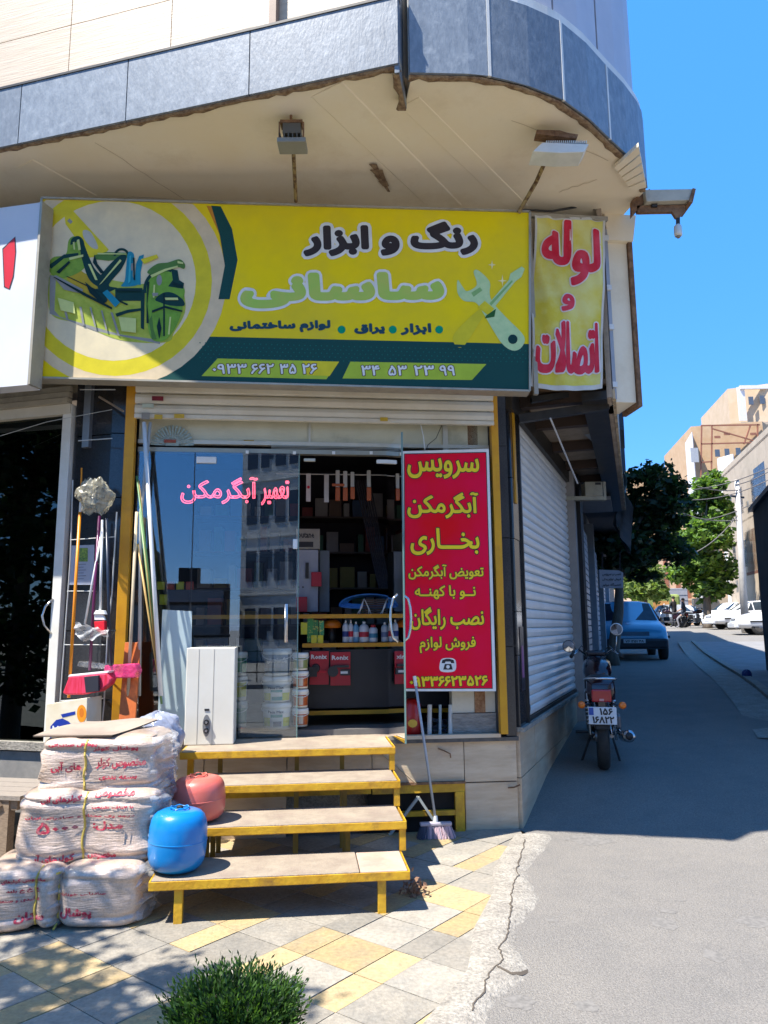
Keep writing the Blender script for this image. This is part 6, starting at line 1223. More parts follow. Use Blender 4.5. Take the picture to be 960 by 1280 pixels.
P_('tail_box',loft([oval(.02,.72,.09,.06,e=.4),oval(.05,.73,.125,.10,e=.4),oval(.30,.74,.125,.09,e=.4),oval(.5,.72,.10,.07)]),maroon,smooth='s')
b=MB(); b.tube([(.46,-.13,.80),(.15,-.14,.82),(-.04,-.12,.84),(-.07,0,.845),(-.04,.12,.84),(.15,.14,.82),(.46,.13,.80)],.011,8); P_('grab_rail',b,steel,smooth='s')
b=MB(); b.box(-.035,.02,-.085,.085,.635,.745); P_('tail_light',b,mat('tail_lens',(.38,.008,.015),.18,coat=.5),bev=.012)
b=MB(); b.box(-.038,-.034,-.02,.02,.645,.665); P_('tail_reflector',b,mat('lens_pale',(.6,.3,.3),.2))
b=MB(); b.box(-.05,-.04,-.12,.12,.445,.595); P_('number_plate',b,mat('plate_pale',(.66,.68,.70),.4),bev=.004)
b=MB(); b.box(-.053,-.0505,.075,.115,.525,.588); P_('plate_flag',b,mat('plate_blue',(.02,.08,.35),.4))
for s_,x0,x1,z0,z1 in (('۱۵۶',.10,.205,.530,.583),('۱۶۸۲۲',.035,.215,.458,.512)):
    fr=mcm@Matrix.Translation((-.0535,.12,.0))@Matrix.Rotation(R(-90),4,'Z'); V,T=text2d(s_,x1-x0,z1-z0,.003); bb=MB(); bb.add([(x0+p[0],0,z0+p[1]) for p in V],[tuple(int(i) for i in q) for q in T]); part('plate_lettering',bb,blk_p,mc_,fr)
b=MB(); b.box(-.03,.04,-.03,.03,.59,.64); P_('plate_bracket',b,blackp)
for sg in (1,-1):
    b=MB(); b.tube([(.02,sg*.09,.62),(.0,sg*.15,.61)],.010,8); P_('indicator_stem',b,blackp); b=MB(); b.lathe([(.02,-.03),(.032,-.02),(.032,.02),(.015,.03)],(-.01,sg*.175,.61),12,axis='x'); P_('indicator',b,mat('indicator_orange',(.75,.17,.01),.2,coat=.4),smooth='s')
    b=MB(); b.tube([(.30,sg*.10,.31),(.34,sg*.115,.68)],.014,8); P_('shock_rod',b,steel); b=MB(); 
    for k in range(7): b.lathe([(.030,0),(.034,.010),(.030,.020)],(.315+.004*k,sg*.108,.40+k*.034),12)
    P_('shock_spring',b,steel,kind='stuff')
    b=MB(); b.tube([(.30,sg*.085,.30),(.75,sg*.08,.36)],.018,8); P_('swing_arm',b,steel)
    b=MB(); b.tube([(1.52,sg*.085,.30),(1.38,sg*.085,.62),(1.26,sg*.085,.95)],[.022,.026,.018],10); P_('fork_leg',b,steel,smooth='s')
    b=MB(); b.tube([(.70,sg*.12,.28),(.70,sg*.24,.28)],.014,8); P_('foot_peg',b,dark_metal)
for sg,mz,my,mx in ((1,1.10,.27,1.00),(-1,1.27,-.22,1.10)):
    b=MB(); b.tube([(1.25,sg*.05,.96),(1.22,sg*.12,1.02),(1.17,sg*.17,1.06),(1.06,sg*.22,1.03),(.96,sg*.245,1.0)],.012,8); P_('handlebar',b,steel,smooth='s')
    b=MB(); b.tube([(1.06,sg*.22,1.035),(.93,sg*.25,.995)],.018,10); P_('grip',b,tyre_m,smooth='s')
    b=MB(); b.tube([(1.12,sg*.19,1.05),(1.10,(sg*.2+my)/2,1.12),(mx,my,mz-.05)],.006,6); P_('mirror_stem',b,steel,smooth='s')
    m=MB(); m.lathe([(.060,-.012),(.064,.0),(.045,.02)],(mx,my,mz),20,axis='x'); P_('mirror_shell',m,white_pl if sg<0 else blackp,smooth='s')
    m=MB(); m.lathe([(.001,-.0150),(.056,-.0145)],(mx,my,mz),20,axis='x',cap=False); P_('mirror_glass',m,mat('mirror_glass',(.8,.8,.8),.03,metal=1) )
b=MB(); b.lathe([(.10,-.03),(.09,.05),(.05,.10)],(1.36,0,.92),20,axis='x'); P_('headlamp',b,blackp,smooth='s')
b=MB(); b.box(1.16,1.26,-.10,.10,.99,1.05); P_('instrument_pod',b,blackp,bev=.02)
b=MB(); b.box(1.0,1.16,-.30,-.20,.98,1.06); b2=MB(); b2.box(.74,1.14,-.13,.13,.28,.52); P_('engine',b2,mat('engine_grey',(.18,.18,.19),.4,metal=.7),bev=.03)
b=MB(); b.box(.92,1.08,-.09,.09,.52,.74); P_('cylinder_block',b,mat('engine_grey',(.18,.18,.19),.4,metal=.7),bev=.015)
for k in range(6): b=MB(); b.box(.90,1.10,-.10,.10,.535+.032*k,.545+.032*k); P_('cooling_fin',b,mat('engine_grey',(.18,.18,.19),.4,metal=.7))
b=MB(); b.tube([(1.06,-.10,.5),(1.10,-.16,.34),(.9,-.18,.26),(.45,-.20,.28)],.020,10); P_('exhaust_pipe',b,steel,smooth='s')
b=MB(); b.tube([(.50,-.20,.28),(.44,-.20,.285),(.0,-.215,.345),(-.06,-.215,.352)],[.03,.052,.055,.050],18); P_('silencer',b,mat('silencer_chrome',(.5,.5,.52),.18,metal=1),smooth='s')
b=MB(); b.lathe([(.030,-.012),(.034,.0)],(-.066,-.215,.353),16,axis='x'); P_('silencer_tip',b,blk_p,smooth='s')
b=MB(); b.tube([(.55,.12,.70),(.45,.14,.52),(.62,.13,.42)],.010,6); b3=MB(); b3.box(.42,.72,.095,.14,.45,.70); P_('side_cover',b3,maroon,bev=.03); b3=MB(); b3.box(.42,.72,-.14,-.095,.45,.70); P_('side_cover',b3,maroon,bev=.03)
b=MB(); b.tube([(.62,.10,.26),(.52,.20,.02)],.011,8); P_('centre_stand',b,dark_metal); b=MB(); b.tube([(.62,-.10,.26),(.52,-.16,.02)],.011,8); P_('centre_stand',b,dark_metal)
b=MB(); b.tube([(.30,.075,.30),(.30,.09,.31),(.78,.09,.40)],.03,6); P_('chain_case',b,blackp)
b=MB(); b.tube([(.14,-.10,.5),(.22,-.12,.28)],.01,6); P_('brake_rod',b,steel)
# ---------------- people by their motorcycles at the far end ----------------
def person(label,pos,rot,shirt,trousers,sit=False,k=1.):
    t=thing('person',label,'person',None,tuple(pos),rot)
    hip=.92 if not sit else .80
    J=dict(pelvis=(0,0,hip),chest=(.02,0,hip+.35),neck=(.02,0,hip+.55),head=(.03,0,hip+.66),top=(.03,0,hip+.80))
    V=[];E_=[];Rr=[]
    def add(p,r,par=None): V.append(p);Rr.append(r); 
    add(J['pelvis'],.13); add(J['chest'],.16); E_.append((0,1)); add(J['neck'],.06);E_.append((1,2)); add(J['head'],.09);E_.append((2,3)); add(J['top'],.07); E_.append((3,4))
    for sg in (1,-1):
        n=len(V); add((.02,sg*.19,hip+.48),.06); E_.append((1,n)); add((.10,sg*.24,hip+.22),.045);E_.append((n,n+1)); add((.32 if sit else .16,sg*.20,hip+.10 if sit else hip-.02),.035);E_.append((n+1,n+2)); add((.38 if sit else .18,sg*.19,hip+.08 if sit else hip-.10),.04);E_.append((n+2,n+3))
        n=len(V); add((.02 if not sit else .1,sg*.10,hip-.08),.085);E_.append((0,n)); add((.04 if not sit else .38,sg*.12 if not sit else sg*.2,.48),.06);E_.append((n,n+1)); add((.0+.1*(sg>0) if not sit else .30,sg*.12 if not sit else sg*.2,.09),.045);E_.append((n+1,n+2)); add((.14+.1*(sg>0) if not sit else .45,sg*.13 if not sit else sg*.2,.04),.045);E_.append((n+2,n+3))
    me=bpy.data.meshes.new('body'); me.from_pydata(V,E_,[]); o=bpy.data.objects.new('body',me); C.objects.link(o); s=o.modifiers.new('skin','SKIN'); 
    for i,sv in enumerate(me.skin_vertices[0].data): sv.radius=(Rr[i],Rr[i])
    me.skin_vertices[0].data[0].use_root=True; o.modifiers.new('sub','SUBSURF').levels=1
    dg=bpy.context.evaluated_depsgraph_get(); dg.update(); m2=bpy.data.meshes.new_from_object(o.evaluated_get(dg)); bpy.data.objects.remove(o)
    for m in (shirt,trousers,mat('skin_tan',(.42,.24,.16),.6)): m2.materials.append(m)
    for f in m2.polygons:
        f.use_smooth=True; c=f.center; f.material_index=1 if c.z<hip+.02 and not (abs(c.y)>.17 and c.z>hip-.15) else (2 if c.z>hip+.56 or (abs(c.y)>.16 and c.x>.13) else 0)
    o=bpy.data.objects.new('body',m2); C.objects.link(o); o.parent=t; WM[o.name]=WM[t.name]
    b=MB(); b.lathe([(.088,.0),(.094,.05),(.07,.10),(.02,.125)],(.015,0,hip+.69),14); part('hair',b,mat('dark_hair',(.02,.015,.012),.7),t,smooth='s'); return t
person('person in a black top and dark trousers standing by a motorcycle at the lane end',cpos(844,779,42),120,mat('cloth_black',(.02,.02,.022),.8),mat('cloth_char',(.05,.05,.06),.8))
person('person in a dark jacket and pale grey trousers seated on a motorcycle',cpos(856,779,41),160,mat('cloth_navy',(.025,.03,.045),.8),mat('cloth_grey',(.25,.25,.27),.8),sit=True)
m2_=copy_thing(mc_,cpos(849,779,41.5),R(-10),'far dark motorcycle standing between the two people')
m3_=copy_thing(mc_,cpos(859,779,41),R(165),'far motorcycle under the seated person')
for q in (m2_,m3_):
    for ch in [c for c in q.children_recursive if c.name.split('.')[0] in('plate_lettering','plate_flag','spoke')]: bpy.data.objects.remove(ch)
# cables and lamp wires of the near motorcycle
for sg in (1,-1):
    b=MB(); b.tube([(1.08,sg*.20,1.03),(1.20,sg*.14,1.10),(1.32,sg*.06,1.0),(1.30,sg*.03,.80)],.005,6); P_('control_cable',b,blackp,smooth='s')
    b=MB(); b.tube([(1.10,sg*.17,1.045),(.99,sg*.22,1.02)],.006,6); P_('brake_lever',b,steel,smooth='s')
b=MB(); b.box(.78,.96,-.20,-.135,.30,.44); P_('engine_case',b,mat('engine_grey',(.18,.18,.19),.4,metal=.7),bev=.02)
b=MB(); b.box(-.03,.02,-.06,.06,.40,.445); P_('mud_flap',b,tyre_m,bev=.004)
# ================= LANE BUILDINGS =================
lb=thing('lane_building','dark row building along the left of the lane with shutters and projecting floor','building',L2)
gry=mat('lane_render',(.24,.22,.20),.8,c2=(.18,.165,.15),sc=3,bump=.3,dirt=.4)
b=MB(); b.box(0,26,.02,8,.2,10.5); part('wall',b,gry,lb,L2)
b=MB(); b.box(0,.5,-.15,.02,.35,3.4); part('door_recess',b,mat('recess_black',(.012,.012,.014),.7),lb,L2)
b=MB(); b.box(-.25,0,-.10,.1,.3,3.4); part('pier',b,mat('pier_grey',(.30,.28,.26),.7),lb,L2)
for k,(x0,x1) in enumerate(((1.1,3.4),(4.4,7.0),(8.2,11.4),(12.6,16))):
    for j in range(24): b=MB(); b.box(x0,x1,-.045,-.0,.62+.1*j,.70+.1*j); part('shutter_slat',b,mat('lane_shutter',(.34,.36,.40),.45,metal=.3),lb,L2)
    b=MB(); b.box(x0-.35,x0-.02,-.12,.02,.5,3.3); part('pier',b,mat('pier_blue',(.28,.32,.36),.6),lb,L2)
b=MB(); b.box(1.5,1.9,-.06,-.046,1.9,2.8); part('red_notice',b,mat('notice_red',(.30,.05,.06),.6),lb,L2)
b=MB(); b.box(1.5,1.8,-.06,-.046,1.0,1.5); part('red_notice',b,mat('notice_red',(.30,.05,.06),.6),lb,L2)
b=MB(); b.box(3.0,24,-.50,.02,3.55,3.7); part('overhang',b,mat('overhang_dark',(.10,.10,.11),.8),lb,L2)
b=MB(); b.box(3.0,24,-.55,-.0,3.7,10.4); part('upper_floor',b,mat('upper_brick',(.50,.38,.25),.7,c2=(.42,.32,.22),sc=6,dirt=.4),lb,L2)
b=MB(); b.box(1.2,2.4,-.5,.0,3.25,3.30); part('grey_soffit',b,mat('soffit_grey',(.25,.27,.30),.7),lb,L2)
for x in (5,9.5,14): b=MB(); b.box(x,x+1.6,-.75,-.55,5.2,8.6); part('balcony',b,mat('balcony_blue',(.05,.07,.10),.5),lb,L2)
aw=thing('awning','weathered pale blue metal awning curving down over the lane shops','awning',None,tuple(atY(778,640,12.0)))
b=MB(); pa=[atY(779,590,11.8),atY(790,640,11.8),atY(787,692,14.5),atY(768,655,14.2)]; pts=[]
def awf(u,v): p=pa[0].lerp(pa[1],u).lerp(pa[3].lerp(pa[2],u),v); return p+Vector((.04*math.sin(u*9),0,.03*math.sin(v*14)))
b.grid(awf,8,14); part('sheet',b,mat('awning_pale',(.32,.38,.42),.5,c2=(.45,.50,.52),sc=3,dirt=.6,dc=(.2,.14,.1)),aw,Matrix(),smooth='s')
b=MB(); b.tube([pa[0],pa[3]],.03,6); b.tube([pa[3],pa[2]],.025,6); part('frame',b,dark_metal,aw,Matrix())
ss=thing('hanging_sign','small white shop sign with rows of grey writing hanging over the lane','sign',None,tuple(atY(765,736,11.5)))
Ysg=11.5; q=[atY(x,y,Ysg) for x,y in ((750,735),(779,735),(779,716),(774,713),(749,712))]; b=MB(); b.prism([(p.x,p.z) for p in q],Ysg,Ysg+.06); part('panel',b,mat('dim_white',(.40,.42,.46),.5),ss,Matrix())
for k,(s_) in enumerate(('تعمیرگاه موتور','فروش لوازم یدکی','نصب و سرویس')): 
    a1=atY(753,733-k*6.5,Ysg); a2=atY(776,729-k*6.5,Ysg); lettering('lettering',ss,Matrix(),s_,a1.x,a2.x,a1.z,a2.z,Ysg-.004,mat('sign_grey_ink',(.10,.11,.13),.5),.003)
b=MB(); b.tube([atY(753,712,Ysg),atY(753,690,Ysg)],.012,6); part('hanger',b,dark_metal,ss,Matrix()); b=MB(); b.tube([atY(775,713,Ysg),atY(775,690,Ysg)],.012,6); part('hanger',b,dark_metal,ss,Matrix())
pcb=thing('wall_floodlight','grey floodlight with a thin cable on the lane overhang edge','floodlight',None,tuple(atY(745,550,7.6)))
b=MB(); a1,a2=atY(734,540,7.4),atY(752,556,7.6); b.bar(a1,a2,.06,.05); part('body',b,mat('dim_lamp',(.22,.23,.24),.5),pcb,Matrix()); b=MB(); b.tube([atY(748,545,7.4),atY(758,535,7.4),atY(762,524,7.4)],.006,5); part('cable',b,mat('dim_lamp',(.22,.23,.24),.5),pcb,Matrix())
# right hand dark wall
wR=thing('boundary_wall','tall dark wall at the right edge of the photo beside the lane drain','wall',None,(7.0,14.2,.5))
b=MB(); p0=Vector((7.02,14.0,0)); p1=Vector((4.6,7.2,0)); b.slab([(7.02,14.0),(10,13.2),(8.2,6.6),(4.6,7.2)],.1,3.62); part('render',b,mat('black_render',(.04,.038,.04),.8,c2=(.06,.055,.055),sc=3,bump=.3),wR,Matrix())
b=MB(); b.slab([(6.96,14.06),(10.06,13.26),(8.26,6.54),(4.54,7.14)],3.622,3.70); part('coping',b,dark_metal,wR,Matrix())
# blue bag beside the drain
q=G(934,849); b=MB(); b.grid(lambda u,v: Vector((q.x+.08*math.cos(6.283*u)*math.sin(math.pi*v)*(1+.2*math.sin(9*u*6.28)),q.y+.07*math.sin(6.283*u)*math.sin(math.pi*v),q.z+.07-.07*math.cos(math.pi*v)*1.0+.02*math.sin(u*20))),18,10); single('rubbish_bag',b,mat('bag_blue',(.02,.035,.14),.4),'small knotted blue bag dropped at the drain on the right','bag',smooth='s')
# ================= FAR BUILDINGS =================
brick=mat('ochre_brick',(.44,.28,.15),.8,c2=(.50,.34,.20),sc=1.5,dirt=.3,dc=(.4,.3,.2),bump=.3); brickp=mat('pale_brick',(.48,.36,.23),.8,c2=(.54,.41,.28),sc=1.2,dirt=.3,dc=(.45,.35,.25)); palew=mat('pale_render',(.50,.40,.29),.8,c2=(.44,.35,.25),sc=1.2,dirt=.35); redst=mat('red_steel',(.30,.12,.07),.7)
def tower(name,label,corners,z0,z1,m,courses=0):
    t=thing(name,label,'building',None,(corners[0][0],corners[0][1],z0)); b=MB(); b.slab(corners,z0,z1); part('wall',b,m,t,Matrix()); return t
def pX(px,Y): return atY(px,700,Y).x
def zY(py,Y,px=900): return atY(px,py,Y).z
# nearer building on the right of the lane
xa,xb=pX(910,46),pX(985,34)
nb=tower('apartment_block','beige rendered building on the right with white corner, behind the utility pole',[(xa,46),(xb,34),(xb+9,37),(xa+9,49)],0,zY(590,46),palew)
b=MB(); b.slab([(xa-.06,46.1),(xa+.35,45.0),(xa+.5,45.2),(xa,46.4)],0,zY(572,46)); part('white_corner',b,mat('corner_white',(.72,.70,.68),.7),nb,Matrix())
def onw(t0,t1,z0,z1,off,m,name,par=nb):
    a=Vector((xa,46,0)); d=Vector((xb-xa,34-46,0)); n_=Vector((d.y,-d.x,0)).normalized()
    if n_.dot(Vector((0,-1,0)))<0: n_=-n_
    p=a+d*t0; q=a+d*t1; b=MB(); b.hexa([p+Vector((0,0,z0)),q+Vector((0,0,z0)),q+n_*off+Vector((0,0,z0)),p+n_*off+Vector((0,0,z0)),p+Vector((0,0,z1)),q+Vector((0,0,z1)),q+n_*off+Vector((0,0,z1)),p+n_*off+Vector((0,0,z1))]); return part(name,b,m,par,Matrix())
zt=zY(590,46)
for k,z in enumerate((4.6,7.6)):
    for t0 in (.12,.34,.56): onw(t0,t0+.06,z+.1,z+1.6,.03,mat('far_pane',(.10,.12,.15),.2),'window'); 
onw(.62,.80,8.1,9.6,.04,mat('far_pane',(.10,.12,.15),.2),'window'); onw(.60,.82,8.0,8.1,.12,palew,'sill'); onw(.70,.71,8.1,9.6,.06,white_m,'window_bar')
onw(.38,.86,4.4,6.6,.7,mat('brown_screen',(.42,.26,.13),.7),'balcony_screen'); onw(.36,.88,4.2,4.38,.8,redst,'balcony_slab')
for t0 in (.40,.46,.52,.58,.64,.70,.76,.82): onw(t0,t0+.006,4.4,6.6,.74,redst,'screen_bar')
onw(.0,1.0,zt-.45,zt-.30,.05,mat('dusk_band',(.45,.36,.28),.8),'cornice'); onw(.25,1.0,7.2,7.3,.03,mat('dusk_band',(.45,.36,.28),.8),'band')
Yt=66
tb_=tower('brick_tower','tall ochre brick block with rusty steel frame lines above the bright tree',[(pX(876,Yt),Yt),(pX(950,Yt)+.5,Yt-1.5),(pX(950,Yt)+10,Yt+9),(pX(876,Yt)+2,Yt+12)],0,zY(533,Yt,872),brick)
def face(px0,py0,px1,py1,Y,m,name,par,th=.08):
    a=atY(px0,py1,Y); c_=atY(px1,py0,Y); b=MB(); b.box(min(a.x,c_.x),max(a.x,c_.x),Y-th,Y,a.z,c_.z); return part(name,b,m,par,Matrix())
for (a0,b0,a1,b1) in ((876,532,950,531),(890,532,889,620),(947,530,947,560),(876,555,950,553),(876,578,890,577),(877,533,876,600)): b=MB(); b.bar(atY(a0,b0,Yt-1.65),atY(a1,b1,Yt-1.65),.11); part('steel_frame',b,redst,tb_,Matrix())
b=MB(); b.bar(atY(930,555,Yt-1.65),atY(938,532,Yt-1.65),.12); part('steel_brace',b,redst,tb_,Matrix()); b=MB(); b.bar(atY(891,536,Yt-1.65),atY(946,552,Yt-1.65),.10); part('steel_brace',b,redst,tb_,Matrix())
for (a0,b0) in ((893,545),(905,541),(938,541)): face(a0,b0,a0+7,b0+3,Yt-1.6,redst,'vent',tb_)
b=MB(); pts=[atY(866,548,Yt-.5),atY(877,533,Yt-1.7)]; b.slab([(pX(866,Yt+3),Yt+3),(pX(877,Yt-1.7),Yt-1.7),(pX(878,Yt),Yt),(pX(868,Yt+3),Yt+3.5)],0,zY(545,Yt)); part('white_side',b,mat('corner_white',(.72,.70,.68),.7),tb_,Matrix())
face(864,560,872,578,Yt-1.8,mat('ac_grey',(.4,.4,.4),.6),'air_conditioner',tb_)
Yc=82
tc=tower('apartment_block','highest cream block at the far right edge with white parapet',[(pX(927,Yc),Yc),(pX(1000,Yc),Yc-3),(pX(1000,Yc)+10,Yc+10),(pX(927,Yc)+2,Yc+12)],0,zY(486,Yc,930),brickp)
face(924,482,1000,487,Yc-1.5,mat('corner_white',(.72,.70,.68),.7),'parapet',tc,.3); face(924,484,930,526,Yc-1.5,mat('corner_white',(.72,.70,.68),.7),'white_corner',tc); face(926,527,1000,531,Yc-1.6,palew,'band',tc)
for k in range(2): face(946+k*20,545,956+k*20,568,Yc-1.6,mat('far_pane',(.10,.12,.15),.2),'window',tc)
Yd=95
td=tower('brick_house','orange brick house closing the far end of the lane behind the trees',[(pX(770,Yd),Yd),(pX(880,Yd),Yd),(pX(880,Yd)+8,Yd+10),(pX(770,Yd),Yd+10)],0,zY(588,Yd,850),brick)
Ye=70
te=tower('low_house','low orange walled house with steel uprights left of the trees at the lane end',[(pX(790,Ye),Ye),(pX(868,Ye),Ye),(pX(868,Ye),Ye+8),(pX(790,Ye),Ye+8)],0,zY(700,Ye,830),mat('peach_wall',(.62,.42,.28),.8,dirt=.3))
for x in (800,816,832,846,858): face(x,700,x+1.6,748,Ye,redst,'upright',te)
face(790,722,868,724,Ye-.02,redst,'crossbar',te); face(800,748,868,751,Ye,palew,'white_band',te)
fw=thing('orange_fence','short orange hoarding beside the blue car at the lane end','fence',None,tuple(cpos(823,776,52)))
for k in range(5): a=cpos(818+k*4,777,52); b=MB(); b.box(a.x,a.x+.21,52,52.05,a.z,a.z+1.7); part('board',b,mat('hoarding_orange',(.55,.28,.10),.7,rv=.1),fw,Matrix())
gw=thing('green_bank','low green planted bank behind the orange hoarding','hedge',None,tuple(cpos(820,760,56)))
a=cpos(815,760,56); b=MB(); b.box(a.x-.5,a.x+2.2,56,57,a.z,a.z+2.3); part('base',b,mat('bank_green',(.18,.24,.06),.9,c2=(.28,.32,.10),sc=6,bump=1,bsc=10),gw,Matrix(),bev=.2)
w_=thing('side_wall','pale boundary wall along the far right side of the lane behind the parked cars','wall',None,tuple(cpos(905,770,52)))
b=MB(); a=cpos(868,770,54); b.box(a.x,a.x+9,54,54.3,a.z-.5,a.z+1.9); part('render',b,palew,w_,Matrix())
for (x0,y0,w_,h_) in ((894,562,5,9),(906,561,5,9),(920,560,5,9),(934,559,5,9)):
    face(x0,y0,x0+w_,y0+h_,Yt-1.62,mat('far_pane',(.10,.12,.15),.2),'window',tb_)
for (x0,y0,w_,h_) in ((936,496,5,10),(950,495,5,10)): face(x0,y0,x0+w_,y0+h_,Yc-1.6,mat('far_pane',(.10,.12,.15),.2),'window',tc)
onw(.315,.323,.5,9.8,.10,redst,'drain_pipe'); onw(.905,.913,.5,9.8,.10,redst,'drain_pipe')
for t0,z in ((.13,3.4),(.45,7.5),(.30,9.0)): onw(t0,t0+.05,z,z+.7,.45,mat('cooler_grey',(.42,.42,.40),.6),'air_cooler')
# utility pole and cables
up=thing('utility_pole','leaning pale concrete utility pole in front of the white cars','pole',None,tuple(cpos(931,790,33)))
pbs=cpos(932,790,33); ptp=atY(921,600,33.2); b=MB(); b.tube([pbs,ptp],[.17,.10],10); part('shaft',b,mat('pole_concrete',(.52,.48,.42),.8,c2=(.44,.40,.35),sc=3,bump=.3),up,Matrix(),smooth='s')
b=MB(); b.bar(atY(914,620,33.2),atY(930,622,33.2),.08); part('crossarm',b,dark_metal,up,Matrix())
cab=thing('overhead_cables','bundle of thin dark overhead cables crossing between the trees and the right hand building','cables',None,tuple(ptp))
for (x0,y0,x1,y1,s_) in ((868,612,960,585,4),(865,625,960,600,6),(880,650,960,618,5),(870,690,925,640,6),(872,608,925,612,3),(850,640,922,650,5),(920,606,960,590,2)):
    b=MB(); b.tube([atY(x0+(x1-x0)*k/10,y0+(y1-y0)*k/10+s_*4*(k/10)*(1-k/10),33.1) for k in range(11)],.022,4); part('cable',b,mat('cable_grey',(.10,.09,.09),.7),cab,Matrix())
# ================= TREES =================
def leaf_cloud(name,parent,blobs,n,size,mats,seed,fr=None,flat=.0):
    r=np.random.default_rng(seed); tot=sum(b[3]**2 for b in blobs); V=[];M=[]
    Cs=[];
    for (x,y,z,rad) in blobs:
        k=max(20,int(n*rad**2/tot)); d=r.normal(size=(k,3)); d/=np.linalg.norm(d,axis=1)[:,None]; rr=rad*(1-.65*r.random(k)**1.6)
        # twig clusters
        nc=max(4,k//26); cd_=r.normal(size=(nc,3)); cd_/=np.linalg.norm(cd_,axis=1)[:,None]; cr=rad*(.55+.55*r.random(nc)); cc=cd_*cr[:,None]; idx=r.integers(0,nc,k); p=cc[idx]+r.normal(size=(k,3))*rad*.17
        p[:,2]*=.85; Cs.append(p+np.array([x,y,z]))
    P=np.vstack(Cs); k=len(P); a=r.normal(size=(k,3)); a[:,2]*=.5; a/=np.linalg.norm(a,axis=1)[:,None]; b_=np.cross(a,r.normal(size=(k,3))); b_/=np.linalg.norm(b_,axis=1)[:,None]; s=size*(.6+.8*r.random(k))[:,None]
    q=np.stack([P-a*s,P+b_*s*.5,P+a*s,P-b_*s*.5],1).reshape(-1,3)
    me=bpy.data.meshes.new(name); me.from_pydata(q.tolist(),[],np.arange(4*k).reshape(-1,4).tolist()); 
    for m in mats: me.materials.append(m)
    me.polygons.foreach_set('material_index',r.integers(0,len(mats),k).astype(np.int32)); me.update()
    me.transform(WM[parent.name].inverted())
    o=bpy.data.objects.new(name,me); C.objects.link(o); o.parent=parent; WM[o.name]=WM[parent.name]; return o
def leafm(n,c,tr=.35):
    m=mat(n,c,.5,c2=tuple(x*.7 for x in c),sc=3,spec=.4); 
    if 'leafed' not in m:
        m['leafed']=1; nn=m.node_tree.nodes; ll=m.node_tree.links; t=nn.new('ShaderNodeBsdfTranslucent'); t.inputs[0].default_value=(c[0]*1.4,c[1]*1.5,c[2]*.7,1); mx=nn.new('ShaderNodeMixShader'); mx.inputs[0].default_value=tr; ll.new(nn['Principled BSDF'].outputs[0],mx.inputs[1]); ll.new(t.outputs[0],mx.inputs[2]); ll.new(mx.outputs[0],nn['Material Output'].inputs[0])
    return m
bark=mat('bark',(.10,.075,.055),.9,c2=(.16,.13,.10),sc=12,stretch=(1,1,.2),bump=1,bsc=20)
def tree(label,base,top,blobs,n,size,mats,seed,tr=.12,cat='tree',group=None):
    t=thing('tree',label,cat,None,tuple(base),0,group); b=MB(); base=Vector(base); top=Vector(top); mid=base.lerp(top,.5)+Vector((.06,.03,0))
    b.tube([base-Vector((0,0,.1)),base+Vector((.01,0,.2)),mid,top],[tr*1.35,tr,tr*.8,tr*.55],10)
    part('trunk',b,bark,t,Matrix(),smooth='s')
    for (x,y,z,r_) in blobs[:7]:
        c=Vector((x,y,z)); s_=mid.lerp(top,.7); b=MB(); b.tube([s_,s_.lerp(c,.5)+Vector((0,0,.12)),c],[tr*.5,tr*.32,tr*.12],7); part('limb',b,bark,t,Matrix(),smooth='s')
    leaf_cloud('crown',t,blobs,n,size,mats,seed); return t
def blobs_px(spec,Y): 
    out=[]
    for px,py,rp,dy in spec: p=atY(px,py,Y+dy); out.append((p.x,p.y,p.z,rp/FPX*Y))
    return out
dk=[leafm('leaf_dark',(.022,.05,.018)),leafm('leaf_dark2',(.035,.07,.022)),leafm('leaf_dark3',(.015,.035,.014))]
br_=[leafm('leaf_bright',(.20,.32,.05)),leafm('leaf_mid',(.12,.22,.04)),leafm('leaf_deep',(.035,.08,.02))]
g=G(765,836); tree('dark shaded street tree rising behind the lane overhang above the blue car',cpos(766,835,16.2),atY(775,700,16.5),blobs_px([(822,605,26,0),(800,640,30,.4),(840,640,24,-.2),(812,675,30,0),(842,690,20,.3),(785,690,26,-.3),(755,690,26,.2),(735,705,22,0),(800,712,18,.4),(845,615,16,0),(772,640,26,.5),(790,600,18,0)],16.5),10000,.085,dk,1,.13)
tree('tall bright green tree in front of the ochre brick block',cpos(884,778,40),atY(880,690,40),blobs_px([(884,615,20,0),(870,640,22,1),(900,640,18,0),(880,668,24,-1),(862,680,18,0),(905,672,14,0),(870,705,24,0),(895,710,22,.6),(856,720,16,0),(885,735,18,0),(908,735,10,0),(892,600,12,0)],40),10500,.17,br_,2,.22)
tree('pale yellow green tree at the lane end behind the blue car',cpos(805,775,50),atY(806,730,50),blobs_px([(800,715,18,0),(815,725,16,0),(785,730,18,1),(825,740,12,0),(805,738,16,-1),(840,715,12,2),(855,690,14,3),(848,668,12,3)],50),7000,.18,[leafm('leaf_pale',(.20,.26,.06)),leafm('leaf_pale2',(.13,.20,.05))],3,.2)
